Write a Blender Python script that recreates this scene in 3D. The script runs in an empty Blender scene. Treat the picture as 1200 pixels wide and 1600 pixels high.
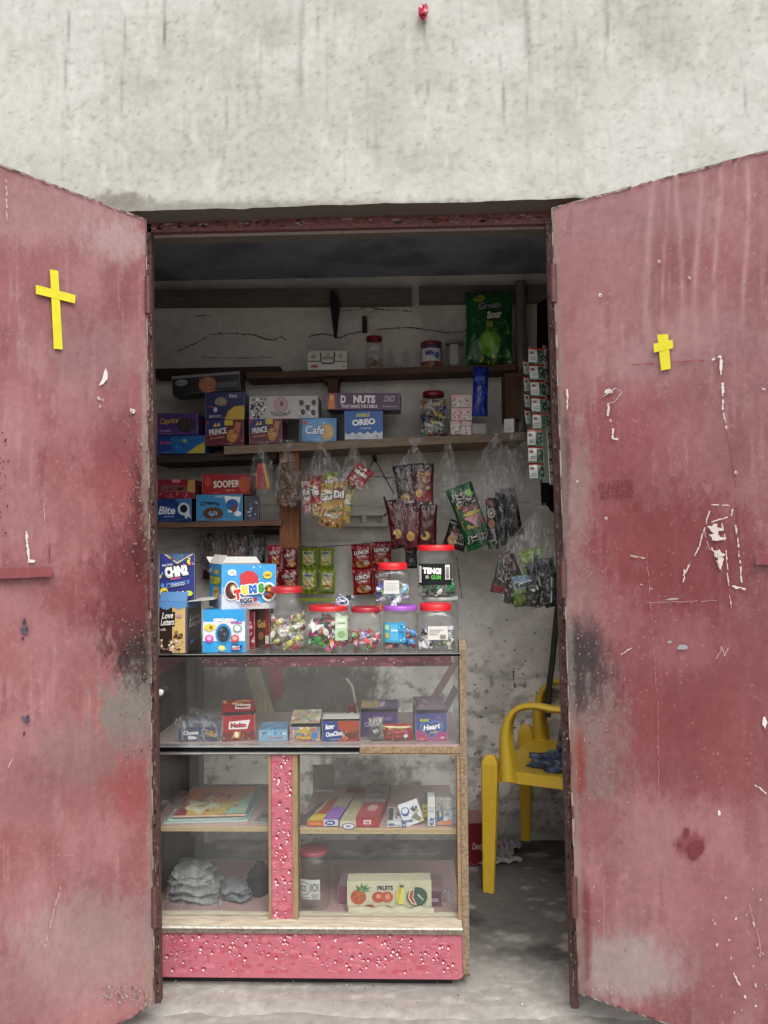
import bpy, math, random
import numpy as np
from mathutils import Vector, Matrix
R = math.radians
scn = bpy.context.scene
COL = scn.collection

# ------------------------------------------------------------------ camera
CAM = Vector((0.0, 0.0, 1.24)); FPX = 1200.0
PITCH, YAW, ROLL = 2.0, 1.75, -0.5
MC = (Matrix.Rotation(R(YAW), 4, 'Z') @ Matrix.Rotation(R(90 + PITCH), 4, 'X') @ Matrix.Rotation(R(ROLL), 4, 'Z'))
cd = bpy.data.cameras.new("camera"); cam = bpy.data.objects.new("camera", cd); COL.objects.link(cam)
cam.matrix_world = Matrix.Translation(CAM) @ MC
cd.sensor_fit = 'VERTICAL'; cd.sensor_height = 36.0; cd.lens = FPX / 1600 * 36
cd.clip_start = 0.05; cd.clip_end = 500
scn.camera = cam
# ------------------------------------------------------------------ sky, sun, exposure
SUN_EL, SUN_AZ = 52, 163      # azimuth measured from +Y clockwise: behind the photographer
w = bpy.data.worlds.new("World"); scn.world = w; w.use_nodes = True
nt = w.node_tree; bg = nt.nodes["Background"]
sky = nt.nodes.new("ShaderNodeTexSky"); sky.sky_type = 'NISHITA'; sky.sun_disc = False
sky.sun_elevation = R(SUN_EL); sky.sun_rotation = R(SUN_AZ); sky.dust_density = 4.0; sky.air_density = 1.2
hs = nt.nodes.new("ShaderNodeHueSaturation"); hs.inputs["Saturation"].default_value = 0.28
nt.links.new(sky.outputs[0], hs.inputs["Color"]); nt.links.new(hs.outputs[0], bg.inputs[0])
bg.inputs[1].default_value = 0.15
sl = bpy.data.lights.new("sun", 'SUN'); sl.energy = 0.9; sl.angle = R(35); sl.color = (1, .96, .9)
so = bpy.data.objects.new("sun", sl); COL.objects.link(so)
sd = Vector((math.sin(R(SUN_AZ)) * math.cos(R(SUN_EL)), math.cos(R(SUN_AZ)) * math.cos(R(SUN_EL)), math.sin(R(SUN_EL))))
so.rotation_euler = sd.to_track_quat('Z', 'Y').to_euler(); so.location = sd * 10
scn.view_settings.view_transform = 'Standard'; scn.view_settings.look = 'None'
scn.view_settings.gamma = 1.0; scn.view_settings.exposure = 0.70
scn.cycles.use_denoising = True
try: scn.cycles.denoiser = 'OPENIMAGEDENOISE'
except Exception: pass
scn.cycles.max_bounces = 10; scn.cycles.diffuse_bounces = 5; scn.cycles.glossy_bounces = 3
scn.cycles.transparent_max_bounces = 24; scn.cycles.transmission_bounces = 4
scn.cycles.caustics_reflective = False; scn.cycles.caustics_refractive = False
scn.cycles.sample_clamp_indirect = 4

# ------------------------------------------------------------------ placing helpers
def ray(px, py):
    return MC.to_3x3() @ Vector(((px - 600) / FPX, (800 - py) / FPX, -1))
def at(px, py, Y):                      # point of the photo at depth Y
    d = ray(px, py); return CAM + d * (Y / d.y)
def at_z(px, py, z):
    d = ray(px, py); return CAM + d * ((z - CAM.z) / d.z)
MI = np.array(MC.to_3x3().transposed())
def pix(P):                             # array of world points -> photo coordinates
    q = (np.asarray(P) - np.array(CAM)) @ MI.T
    return 600 - FPX * q[..., 0] / q[..., 2], 800 + FPX * q[..., 1] / q[..., 2]
class Plane:
    def __init__(s, p, n): s.p = Vector(p); s.n = Vector(n).normalized()
    def at(s, px, py, off=0.0):
        d = ray(px, py); t = (s.p + s.n * off - CAM).dot(s.n) / d.dot(s.n)
        return CAM + d * t
def H(h):
    h = h.lstrip('#'); o = []
    for i in (0, 2, 4):
        c = int(h[i:i + 2], 16) / 255
        o.append(c / 12.92 if c <= .04045 else ((c + .055) / 1.055) ** 2.4)
    return tuple(o)
def cc(c): return H(c) if isinstance(c, str) else tuple(c[:3])
def lerp(a, b, t): return a + (b - a) * t
# value noise
def vnoise(x, y, seed):
    xi = np.floor(x).astype(np.int64); yi = np.floor(y).astype(np.int64); fx = x - xi; fy = y - yi
    fx = fx * fx * (3 - 2 * fx); fy = fy * fy * (3 - 2 * fy)
    def h(i, j):
        n = (i * 374761393 + j * 668265263 + seed * 2147483647 + 1442695) & 0xffffffff
        n = ((n ^ (n >> 13)) * 1274126177) & 0xffffffff
        n = ((n ^ (n >> 16)) * 2246822519) & 0xffffffff
        return ((n ^ (n >> 15)) & 0xffff) / 65535.0
    return lerp(lerp(h(xi, yi), h(xi + 1, yi), fx), lerp(h(xi, yi + 1), h(xi + 1, yi + 1), fx), fy)
def fbm(x, y, seed=0, o=4):
    s = 0; a = .5; t = 0
    for k in range(o):
        s = s + a * vnoise(x, y, seed + k * 17); t += a; a *= .55; x = x * 2.03 + 11.3; y = y * 2.03 + 5.7
    return s / t
def sm(x, a, b):
    t = np.clip((x - a) / (b - a), 0, 1); return t * t * (3 - 2 * t)

# ------------------------------------------------------------------ materials
MATS = {}
def mat(name, rough=.5, spec=.4, bump=0, bscale=80, var=.1, vscale=30, metal=0, stretch=(1, 1, 1), coat=0, detail=4, rvar=0, color=None):
    if name in MATS: return MATS[name]
    m = bpy.data.materials.new(name); m.use_nodes = True; t = m.node_tree; b = t.nodes["Principled BSDF"]
    at_ = t.nodes.new("ShaderNodeAttribute"); at_.attribute_name = "Col"
    tc = t.nodes.new("ShaderNodeTexCoord"); mp = t.nodes.new("ShaderNodeMapping"); mp.inputs["Scale"].default_value = stretch
    t.links.new(tc.outputs["Object"], mp.inputs[0])
    n = t.nodes.new("ShaderNodeTexNoise"); n.inputs["Scale"].default_value = vscale; n.inputs["Detail"].default_value = detail
    t.links.new(mp.outputs[0], n.inputs["Vector"])
    mr = t.nodes.new("ShaderNodeMapRange"); mr.inputs["From Min"].default_value = .25; mr.inputs["From Max"].default_value = .75
    mr.inputs["To Min"].default_value = 1 - var; mr.inputs["To Max"].default_value = 1 + var
    t.links.new(n.outputs["Fac"], mr.inputs["Value"])
    mx = t.nodes.new("ShaderNodeMix"); mx.data_type = 'RGBA'; mx.blend_type = 'MULTIPLY'; mx.inputs[0].default_value = 1
    t.links.new(at_.outputs["Color"], mx.inputs[6]); t.links.new(mr.outputs[0], mx.inputs[7])
    t.links.new(mx.outputs[2], b.inputs["Base Color"])
    b.inputs["Roughness"].default_value = rough; b.inputs["Specular IOR Level"].default_value = spec
    b.inputs["Metallic"].default_value = metal; b.inputs["Coat Weight"].default_value = coat
    if rvar:
        m2 = t.nodes.new("ShaderNodeMapRange"); m2.inputs["To Min"].default_value = rough - rvar; m2.inputs["To Max"].default_value = rough + rvar
        t.links.new(n.outputs["Fac"], m2.inputs["Value"]); t.links.new(m2.outputs[0], b.inputs["Roughness"])
    if bump:
        n2 = t.nodes.new("ShaderNodeTexNoise"); n2.inputs["Scale"].default_value = bscale; n2.inputs["Detail"].default_value = 5
        t.links.new(mp.outputs[0], n2.inputs["Vector"])
        bp = t.nodes.new("ShaderNodeBump"); bp.inputs["Strength"].default_value = 1; bp.inputs["Distance"].default_value = bump
        t.links.new(n2.outputs["Fac"], bp.inputs["Height"]); t.links.new(bp.outputs[0], b.inputs["Normal"])
    MATS[name] = m; return m
CARD = mat("printed_card", .36, .5, bump=.0022, bscale=11, var=.09, vscale=60, detail=8)
FILM = mat("printed_film", .26, .6, bump=.0018, bscale=60, var=.08, vscale=50)
PLAST = mat("moulded_plastic", .35, .5, var=.07, vscale=40)
PAPER = mat("paper", .8, .2, var=.08, bump=.0005, bscale=60)
CLOTH = mat("cloth", .9, .1, var=.2, bump=.002, bscale=50)
WALL = mat("plaster", .9, .15, bump=.0018, bscale=38, var=.09, vscale=45, detail=8)
IWALL = mat("inner_plaster", .85, .2, bump=.003, bscale=25, var=.08, vscale=30, detail=8)
STEEL = mat("painted_steel", .48, .35, bump=.0005, bscale=45, var=.1, vscale=55, detail=8, rvar=.14)
RUST = mat("worn_steel", .6, .4, bump=.001, bscale=150, var=.45, vscale=120, detail=8)
WOOD = mat("wood", .7, .25, bump=.0008, bscale=40, var=.35, vscale=16, stretch=(1, 14, 14), detail=8)
WOODV = mat("wood_upright", .7, .25, bump=.0008, bscale=40, var=.35, vscale=16, stretch=(14, 14, 1), detail=8)
CHIP = mat("chipboard", .8, .2, bump=.001, bscale=200, var=.5, vscale=170, detail=6)
CONC = mat("concrete", .88, .2, bump=.003, bscale=30, var=.16, vscale=35, detail=9)
CHROME = mat("aluminium", .3, .6, metal=.9, var=.15, vscale=60)
VINYL = mat("vinyl_sheet", .4, .45, var=.1, vscale=90)
def clear(name, tint, refl, dust, rough=.05, dustc=(.6, .6, .58), bump=0, bscale=30, fold=0):
    m = bpy.data.materials.new(name); m.use_nodes = True; t = m.node_tree
    for n in list(t.nodes): t.nodes.remove(n)
    out = t.nodes.new("ShaderNodeOutputMaterial"); tr = t.nodes.new("ShaderNodeBsdfTransparent"); tr.inputs[0].default_value = (*tint, 1)
    gl = t.nodes.new("ShaderNodeBsdfGlossy"); gl.inputs["Roughness"].default_value = rough
    df = t.nodes.new("ShaderNodeBsdfDiffuse"); df.inputs[0].default_value = (*dustc, 1)
    fr = t.nodes.new("ShaderNodeLayerWeight"); fr.inputs[0].default_value = .25
    ml = t.nodes.new("ShaderNodeMath"); ml.operation = 'MULTIPLY_ADD'; ml.inputs[1].default_value = .75; ml.inputs[2].default_value = refl
    ml.use_clamp = True
    t.links.new(fr.outputs["Facing"], ml.inputs[0])
    pw = t.nodes.new("ShaderNodeMath"); pw.operation = 'POWER'; pw.inputs[1].default_value = 2.8
    t.links.new(fr.outputs["Facing"], pw.inputs[0]); t.links.new(pw.outputs[0], ml.inputs[0])
    m1 = t.nodes.new("ShaderNodeMixShader"); t.links.new(ml.outputs[0], m1.inputs[0]); t.links.new(tr.outputs[0], m1.inputs[1]); t.links.new(gl.outputs[0], m1.inputs[2])
    tc = t.nodes.new("ShaderNodeTexCoord"); n = t.nodes.new("ShaderNodeTexNoise"); n.inputs["Scale"].default_value = bscale; n.inputs["Detail"].default_value = 6
    t.links.new(tc.outputs["Object"], n.inputs["Vector"])
    mr = t.nodes.new("ShaderNodeMapRange"); mr.inputs["From Min"].default_value = .35; mr.inputs["From Max"].default_value = .75
    mr.inputs["To Min"].default_value = dust * .3; mr.inputs["To Max"].default_value = dust * 2
    t.links.new(n.outputs["Fac"], mr.inputs["Value"])
    m2 = t.nodes.new("ShaderNodeMixShader"); t.links.new(mr.outputs[0], m2.inputs[0]); t.links.new(m1.outputs[0], m2.inputs[1]); t.links.new(df.outputs[0], m2.inputs[2])
    if fold:      # crisp whitish streaks, painted highlights on the creases of crumpled film
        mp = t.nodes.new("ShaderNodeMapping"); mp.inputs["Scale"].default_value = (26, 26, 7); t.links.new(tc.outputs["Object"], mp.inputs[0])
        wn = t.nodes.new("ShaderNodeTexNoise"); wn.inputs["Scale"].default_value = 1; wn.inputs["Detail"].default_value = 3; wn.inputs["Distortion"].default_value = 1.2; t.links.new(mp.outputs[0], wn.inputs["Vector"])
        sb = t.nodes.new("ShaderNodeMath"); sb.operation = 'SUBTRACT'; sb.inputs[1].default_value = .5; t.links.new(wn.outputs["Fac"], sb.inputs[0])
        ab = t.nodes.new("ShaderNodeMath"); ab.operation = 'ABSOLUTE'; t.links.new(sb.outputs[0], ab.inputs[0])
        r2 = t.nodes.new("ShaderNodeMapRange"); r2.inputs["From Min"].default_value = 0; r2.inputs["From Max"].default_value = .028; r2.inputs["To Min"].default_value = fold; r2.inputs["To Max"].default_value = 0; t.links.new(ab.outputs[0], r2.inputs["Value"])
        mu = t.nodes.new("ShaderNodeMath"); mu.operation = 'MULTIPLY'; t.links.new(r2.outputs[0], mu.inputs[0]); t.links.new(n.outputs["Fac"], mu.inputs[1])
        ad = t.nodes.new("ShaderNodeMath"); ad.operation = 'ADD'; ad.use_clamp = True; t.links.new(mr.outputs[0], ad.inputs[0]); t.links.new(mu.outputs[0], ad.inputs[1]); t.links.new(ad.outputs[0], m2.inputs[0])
    if bump:
        bp = t.nodes.new("ShaderNodeBump"); bp.inputs["Distance"].default_value = bump; bp.inputs["Strength"].default_value = 1
        t.links.new(n.outputs["Fac"], bp.inputs["Height"])
        t.links.new(bp.outputs[0], gl.inputs["Normal"]); t.links.new(bp.outputs[0], fr.inputs["Normal"])
    t.links.new(m2.outputs[0], out.inputs[0]); return m
GLASS = clear("dusty_pane_glass", (.95, .965, .96), .035, .032, .02, bscale=4)
JARP = clear("clear_jar_plastic", (.95, .96, .96), .045, .012, .06, bscale=25, bump=.004)
BAGP = clear("thin_bag_plastic", (.97, .97, .97), .035, .016, .08, dustc=(.8, .8, .8), bscale=22, bump=.05, fold=.48)  # fold sets how strong the painted highlight streaks are

# ------------------------------------------------------------------ mesh builder and tagging
W = {}
class MB:
    def __init__(s): s.V = []; s.F = []; s.C = []; s.S = []
    def face(s, pts, c, smooth=False):
        n = len(s.V); s.V += [tuple(p) for p in pts]; s.F.append(tuple(range(n, n + len(pts)))); s.C.append(cc(c)); s.S.append(smooth)
    def mesh(s, V, F, c, smooth=False):
        n = len(s.V); s.V += [tuple(v) for v in V]; c = cc(c)
        for f in F: s.F.append(tuple(i + n for i in f)); s.C.append(c); s.S.append(smooth)
    def box(s, a, b, c, M=None):
        x0, y0, z0 = a; x1, y1, z1 = b
        V = [(x0, y0, z0), (x1, y0, z0), (x1, y1, z0), (x0, y1, z0), (x0, y0, z1), (x1, y0, z1), (x1, y1, z1), (x0, y1, z1)]
        if M is not None: V = [M @ Vector(v) for v in V]
        s.mesh(V, [(0, 1, 5, 4), (1, 2, 6, 5), (2, 3, 7, 6), (3, 0, 4, 7), (4, 5, 6, 7), (3, 2, 1, 0)], c)
    def hexa(s, V, c): s.mesh(V, [(0, 1, 5, 4), (1, 2, 6, 5), (2, 3, 7, 6), (3, 0, 4, 7), (4, 5, 6, 7), (3, 2, 1, 0)], c)
    def grid(s, P, C, smooth=True, wrap=False):      # P (n,m,3); C (n,m,3) array or one colour
        P = np.asarray(P, float); nn, mm = P.shape[:2]; n = len(s.V)
        s.V += [tuple(p) for p in P.reshape(-1, 3).tolist()]
        if isinstance(C, np.ndarray): cl = C.reshape(-1, 3).tolist(); one = None
        else: one = cc(C)
        for i in range(nn - 1):
            for j in range(mm if wrap else mm - 1):
                k = (j + 1) % mm
                f = (i * mm + j, i * mm + k, (i + 1) * mm + k, (i + 1) * mm + j)
                s.F.append(tuple(q + n for q in f)); s.S.append(smooth)
                s.C.append(one if one else [cl[q] for q in f])
    def tube(s, pts, r, c, seg=8, cap=True):
        pts = [Vector(p) for p in pts]; rings = []
        for i, p in enumerate(pts):
            d = (pts[min(i + 1, len(pts) - 1)] - pts[max(i - 1, 0)]).normalized()
            a = d.cross(Vector((0, 0, 1)) if abs(d.z) < .9 else Vector((1, 0, 0))).normalized(); b = d.cross(a)
            rr = r[i] if isinstance(r, (list, tuple)) else r
            rings.append([p + (a * math.cos(2 * math.pi * k / seg) + b * math.sin(2 * math.pi * k / seg)) * rr for k in range(seg)])
        s.grid(np.array([[tuple(v) for v in g] for g in rings]), c, True, True)
        if cap: s.face(rings[0], c); s.face(rings[-1][::-1], c)
    def build(s, name, m, parent=None, pivot=None, M=None):
        V = np.array(s.V, float)
        if M is not None:
            A = np.array(M); V = V @ A[:3, :3].T + A[:3, 3]
        if pivot is None: pivot = ((V[:, 0].min() + V[:, 0].max()) / 2, (V[:, 1].min() + V[:, 1].max()) / 2, V[:, 2].min())
        V = V - np.array(pivot)
        me = bpy.data.meshes.new(name); me.from_pydata(V.tolist(), [], s.F)
        ca = me.color_attributes.new("Col", 'FLOAT_COLOR', 'CORNER'); buf = []
        for f, c in zip(s.F, s.C):
            if isinstance(c, list):
                for q in c: buf += [q[0], q[1], q[2], 1.0]
            else: buf += [c[0], c[1], c[2], 1.0] * len(f)
        ca.data.foreach_set("color", buf); me.polygons.foreach_set("use_smooth", s.S)
        me.materials.append(m); me.update()
        o = bpy.data.objects.new(name, me); COL.objects.link(o); o.location = pivot
        W[o.name] = Matrix.Translation(pivot)
        if parent is not None:
            o.parent = parent; o.matrix_parent_inverse = W[parent.name].inverted()
        return o
def tag(o, label, cat, group=None, kind=None):
    o["label"] = label
    if cat: o["category"] = cat
    if group: o["group"] = group
    if kind: o["kind"] = kind
    return o
def structure(o): o["kind"] = "structure"; return o
def empty(name, loc, label, cat, group=None):
    o = bpy.data.objects.new(name, None); o.empty_display_size = .05; COL.objects.link(o); o.location = loc
    W[o.name] = Matrix.Translation(loc); return tag(o, label, cat, group)

# ------------------------------------------------------------------ lettering and print
TC = {}
def textmesh(s, bold=0.0, shear=0.0):
    k = (s, bold, shear)
    if k in TC: return TC[k]
    cu = bpy.data.curves.new("t", 'FONT'); cu.body = s; cu.offset = bold; cu.shear = shear; cu.resolution_u = 3; cu.fill_mode = 'FRONT'
    ob = bpy.data.objects.new("t", cu); COL.objects.link(ob)
    dg = bpy.context.evaluated_depsgraph_get(); me = ob.evaluated_get(dg).to_mesh()
    V = [(v.co.x, v.co.y) for v in me.vertices]; F = [tuple(p.vertices) for p in me.polygons]
    ob.evaluated_get(dg).to_mesh_clear(); bpy.data.objects.remove(ob); bpy.data.curves.remove(cu)
    TC[k] = (V, F); return TC[k]
def prt(mb, ops, mapf, Wd, Ht, curved=False, off=.0004, k0=0):
    """print a design on a face: mapf(u,v,offset)->point; Wd,Ht its size in metres"""
    k = k0
    for op in ops:
        k += 1; o = off * k; t = op[0]
        if t == 'r':
            _, x0, y0, x1, y1, c = op; n = 6 if curved else 1
            for i in range(n):
                for j in range(n):
                    a, b, e, f = lerp(x0, x1, i / n), lerp(x0, x1, (i + 1) / n), lerp(y0, y1, j / n), lerp(y0, y1, (j + 1) / n)
                    mb.face([mapf(a, e, o), mapf(b, e, o), mapf(b, f, o), mapf(a, f, o)], c)
        elif t == 'e':
            _, cx, cy, rx, ry, c = op; N = 18
            if curved:
                for q in range(3):
                    for i in range(N):
                        a0, a1 = 2 * math.pi * i / N, 2 * math.pi * (i + 1) / N; r0, r1 = q / 3, (q + 1) / 3
                        P = [mapf(cx + math.cos(a) * rx * r, cy + math.sin(a) * ry * r, o) for a, r in ((a0, r0), (a0, r1), (a1, r1), (a1, r0))]
                        mb.face(P[1:] + P[:1] if q else P[1:], c)
            else: mb.face([mapf(cx + math.cos(2 * math.pi * i / N) * rx, cy + math.sin(2 * math.pi * i / N) * ry, o) for i in range(N)], c)
        elif t == 'p':
            _, pts, c = op
            mb.face([mapf(x, y, o) for x, y in pts], c)
        elif t == 's':     # burst star
            _, cx, cy, rx, ry, n, c = op; P = []
            for i in range(2 * n):
                a = math.pi * i / n; f = 1 if i % 2 == 0 else .78
                P.append(mapf(cx + math.cos(a) * rx * f, cy + math.sin(a) * ry * f, o))
            mb.face(P, c)
        elif t == 'k':     # scatter of small printed shapes
            _, x0, y0, x1, y1, n, size, cols, seed = op; rn = random.Random(seed)
            for i in range(n):
                x, y = rn.uniform(x0, x1), rn.uniform(y0, y1); a = rn.uniform(0, 6.3); sz = size * rn.uniform(.5, 1.3); e = rn.uniform(.45, 1)
                P = []
                for q in range(8):
                    b = 2 * math.pi * q / 8; u, v = math.cos(b) * sz, math.sin(b) * sz * e
                    px_, py_ = x + (u * math.cos(a) - v * math.sin(a)) / Wd, y + (u * math.sin(a) + v * math.cos(a)) / Ht
                    P.append(mapf(min(max(px_, .01), .99), min(max(py_, .01), .99), o + i * off * .02))
                mb.face(P, rn.choice(cols))
        elif t == 't':
            _, s, cx, cy, tw, th, c = op[:7]; d = op[7] if len(op) > 7 else {}
            V0, _f = textmesh(s, d.get('b', .015), d.get('sh', 0))
            if not V0: continue
            xs = [v[0] for v in V0]; ys = [v[1] for v in V0]; mx, my = (min(xs) + max(xs)) / 2, (min(ys) + max(ys)) / 2
            sx, sy = tw * Wd / (max(xs) - min(xs)), th * Ht / (max(ys) - min(ys)); a = R(d.get('rot', 0)); arc = d.get('arc', 0)
            def em(bold, col, oo):
                V, F = textmesh(s, bold, d.get('sh', 0)); Q = []
                for x, y in V:
                    X, Y_ = (x - mx) * sx, (y - my) * sy
                    if arc: Y_ += -arc * (X / (tw * Wd / 2)) ** 2 * th * Ht
                    Q.append(mapf(cx + (X * math.cos(a) - Y_ * math.sin(a)) / Wd, cy + (X * math.sin(a) + Y_ * math.cos(a)) / Ht, oo))
                mb.mesh(Q, F, col)
            if 'oc' in d: em(d.get('b', .015) + d.get('ow', .07), d['oc'], o); o += off; k += 1
            em(d.get('b', .015), c, o)
    return k

# ------------------------------------------------------------------ cartons
def frame_for(x0, y0, x1, y1, Y, yaw=0.0, tilt=0.0):
    A = at(x0, y1, Y); u = Vector((math.cos(R(yaw)), math.sin(R(yaw)), 0)); d = ray(x1, y1)
    # A + u*w on the vertical plane through the camera and the ray x1
    nrm = Vector((d.x, d.y, 0)).cross(Vector((0, 0, 1))); wd = -(A - CAM).dot(nrm) / u.dot(nrm)
    ht = at(x0, y0, Y).z - A.z
    M = Matrix.Translation(A) @ Matrix.Rotation(R(yaw), 4, 'Z') @ Matrix.Rotation(R(-tilt), 4, 'Y')
    return M, wd, ht
def carton(name, label, cat, rect, Y, depth, col, front=(), side=(), top=(), sidecol=None, topcol=None, yaw=0, tilt=0, lean=0,
           open_=False, flaps=(), group=None, mtl=None, inner='#8d8a84', left=False, bulge=0):
    """a printed carton; rect = its front face in the photo; flaps = (edge, length, angle, colour, ops)"""
    x0, y0, x1, y1 = rect; M, wd, ht = frame_for(x0, y0, x1, y1, Y, yaw, tilt)
    if lean: M = M @ Matrix.Rotation(R(lean), 4, 'X')
    mb = MB(); b = .0012; sc_, tc_ = sidecol or col, topcol or col
    V = [(0, 0, 0), (wd, 0, 0), (wd, depth, 0), (0, depth, 0), (0, 0, ht), (wd, 0, ht), (wd, depth, ht), (0, depth, ht)]
    for f, c in (((0, 1, 5, 4), col), ((1, 2, 6, 5), sc_), ((3, 0, 4, 7), sc_), ((2, 3, 7, 6), sc_), ((3, 2, 1, 0), sc_)):
        mb.face([V[i] for i in f], c)
    if not open_: mb.face([V[i] for i in (4, 5, 6, 7)], tc_)
    else:
        e = .001; mb.face([(e, e, ht), (e, depth - e, ht), (e, depth - e, .002), (e, e, .002)], inner); mb.face([(wd - e, e, ht), (wd - e, e, .002), (wd - e, depth - e, .002), (wd - e, depth - e, ht)], inner)
        mb.face([(e, depth - e, ht), (wd - e, depth - e, ht), (wd - e, depth - e, .002), (e, depth - e, .002)], inner)
        mb.face([(e, e, ht), (wd - e, e, ht), (wd - e, e, .002), (e, e, .002)], inner); mb.face([(e, e, ht * .5), (wd - e, e, ht * .5), (wd - e, depth - e, ht * .5), (e, depth - e, ht * .5)], '#55504a')
    prt(mb, front, lambda u, v, o: (u * wd, -o, v * ht), wd, ht)
    if left: prt(mb, side, lambda u, v, o: (-o, (1 - u) * depth, v * ht), depth, ht)
    else: prt(mb, side, lambda u, v, o: (wd + o, u * depth, v * ht), depth, ht)
    if not open_: prt(mb, top, lambda u, v, o: (u * wd, v * depth, ht + o), wd, depth)
    # rows of fine print low on the front
    rp = random.Random(int(x0 * 7 + y0)); lc = lerp3(col, '#e8e4dc', .45)
    for q in range(4 if wd > .07 else 2):
        xx = rp.uniform(.05, .6); prt(mb, [('r', xx + i * .018, .035 + q * .018, xx + i * .018 + .013, .045 + q * .018, lc) for i in range(rp.randint(5, 12))], lambda u, v, o: (min(u, .98) * wd, -.0004 * (len(front) + 2), v * ht), wd, ht)
    # worn light edges of the card
    for x in (0, wd): mb.box((x - .0006, -.0005, 0), (x + .0006, .0007, ht), lerp3(col, '#d8d0c8', .35))
    o = mb.build(name, mtl or CARD, None, pivot=M @ Vector((wd / 2, depth / 2, 0)), M=M); tag(o, label, cat, group)
    for fl in flaps:
        edge, ln, ang, c = fl[:4]; ops = fl[4] if len(fl) > 4 else ()
        fm = MB(); L = wd if edge in 'fFb' else depth
        cs = lerp3(c, '#cfc8bf', .6)
        fm.mesh([(0, 0, 0), (L, 0, 0), (L, ln, 0), (0, ln, 0), (0, 0, .0008), (L, 0, .0008), (L, ln, .0008), (0, ln, .0008)],
                [(0, 1, 5, 4), (1, 2, 6, 5), (2, 3, 7, 6), (3, 0, 4, 7), (4, 5, 6, 7)], c); fm.mesh([(0, 0, 0), (L, 0, 0), (L, ln, 0), (0, ln, 0)], [(3, 2, 1, 0)], cs if len(fl) < 6 else fl[5])
        prt(fm, ops, lambda u, v, o_: (u * L, v * ln, .0008 + o_), L, ln)
        # hinge frames: x along the edge, y pointing into the opening, angle lifts the flap
        if edge == 'F': F = Matrix.Translation((0, 0, ht + .010))
        elif edge == 'f': F = Matrix.Translation((0, 0, ht))
        elif edge == 'b': F = Matrix.Translation((wd, depth, ht)) @ Matrix.Rotation(math.pi, 4, 'Z')
        elif edge == 'l': F = Matrix.Translation((0, depth, ht)) @ Matrix.Rotation(-math.pi / 2, 4, 'Z')
        else: F = Matrix.Translation((wd, 0, ht)) @ Matrix.Rotation(math.pi / 2, 4, 'Z')
        fm.build('lid' if ln > .05 else 'flap', mtl or CARD, o, M=M @ F @ Matrix.Rotation(R(ang), 4, 'X'))
    return o
def lerp3(a, b, t):
    a, b = cc(a), cc(b); return tuple(lerp(a[i], b[i], t) for i in range(3))

# ------------------------------------------------------------------ pillow packets
def packet(name, label, cat, rect, Y, col, ops=(), thick=.02, rot=0, yaw=0, lean=0, group=None, back=None, seed=1, crimp='tb', m=None, ends=None):
    x0, y0, x1, y1 = rect; cx, cy = (x0 + x1) / 2, (y0 + y1) / 2; C = at(cx, cy, Y); s = Y / FPX
    wd, ht = (x1 - x0) * s, (y1 - y0) * s
    rn = random.Random(seed); ph = rn.uniform(0, 9)
    def base(u, v):
        a = max(0, 1 - abs(2 * u - 1) ** 2.6); b = max(0, 1 - abs(2 * v - 1) ** (3.2 if crimp == 'tb' else 2.4))
        h = (a ** .6) * (b ** .7) * thick / 2
        e = abs(2 * v - 1)
        x = (u - .5) * wd * (1 - .07 * (1 - e ** 2)); z = (v - .5) * ht
        wv = .0035 * math.sin(u * 19 + ph) * e ** 2 * (wd / .08) + .002 * math.sin(v * 23 + u * 9 + ph) * math.sin(u * 11 + ph * 2)
        return x, z, h, wv
    def mp(u, v, o):
        x, z, h, wv = base(u, v); return (x, -(h + wv + o), z)
    mb = MB(); n, k = 16, 20
    us = np.linspace(0, 1, n); vs = np.linspace(0, 1, k)
    F = np.array([[mp(u, v, 0) for u in us] for v in vs])
    Bk = np.array([[(lambda q: (q[0], q[2] - q[3], q[1]))(base(u, v)) for u in us[::-1]] for v in vs])
    mb.grid(F, col); mb.grid(Bk, back or col)
    if ends:
        for v0, v1 in ((0, .07), (.93, 1)): prt(mb, [('r', 0.0, v0, 1.0, v1, ends)], mp, wd, ht, True, .0007)
    prt(mb, ops, mp, wd, ht, True, .0008, 1)
    M = Matrix.Translation(C) @ Matrix.Rotation(R(yaw), 4, 'Z') @ Matrix.Rotation(R(lean), 4, 'X') @ Matrix.Rotation(R(-rot), 4, 'Y')
    return tag(mb.build(name, m or FILM, None, M=M), label, cat, group)

# ------------------------------------------------------------------ jars
def sup(a, r, p=2.0, q=1.0):
    c, s_ = math.cos(a), math.sin(a); return (math.copysign(abs(c) ** (2 / p), c) * r, math.copysign(abs(s_) ** (2 / p), s_) * r * q)
CANDY_N = [0]
def candy(mb, P, size, c, rn, c2=None):
    M = Matrix.Translation(P) @ Matrix.Rotation(rn.uniform(0, 6.3), 4, 'Z') @ Matrix.Rotation(rn.uniform(-1, 1), 4, 'Y') @ Matrix.Rotation(rn.uniform(0, 6.3), 4, 'X')
    L, r = size, size * .5; c2 = c2 or c; ring = []
    for i, (x, q) in enumerate(((-L, .85), (-L * .55, .25), (-L * .45, .75), (0, 1), (L * .45, .75), (L * .55, .25), (L, .85))):
        ring.append([tuple(M @ Vector((x, math.cos(2 * math.pi * k / 7) * r * q * rn.uniform(.85, 1.1), math.sin(2 * math.pi * k / 7) * r * q * (.25 if i in (0, 6) else .75)))) for k in range(7)])
    A = np.array(ring)
    mb.grid(A[:3], c2, False, True); mb.grid(A[2:5], c, False, True); mb.grid(A[4:], c2, False, True)
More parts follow.
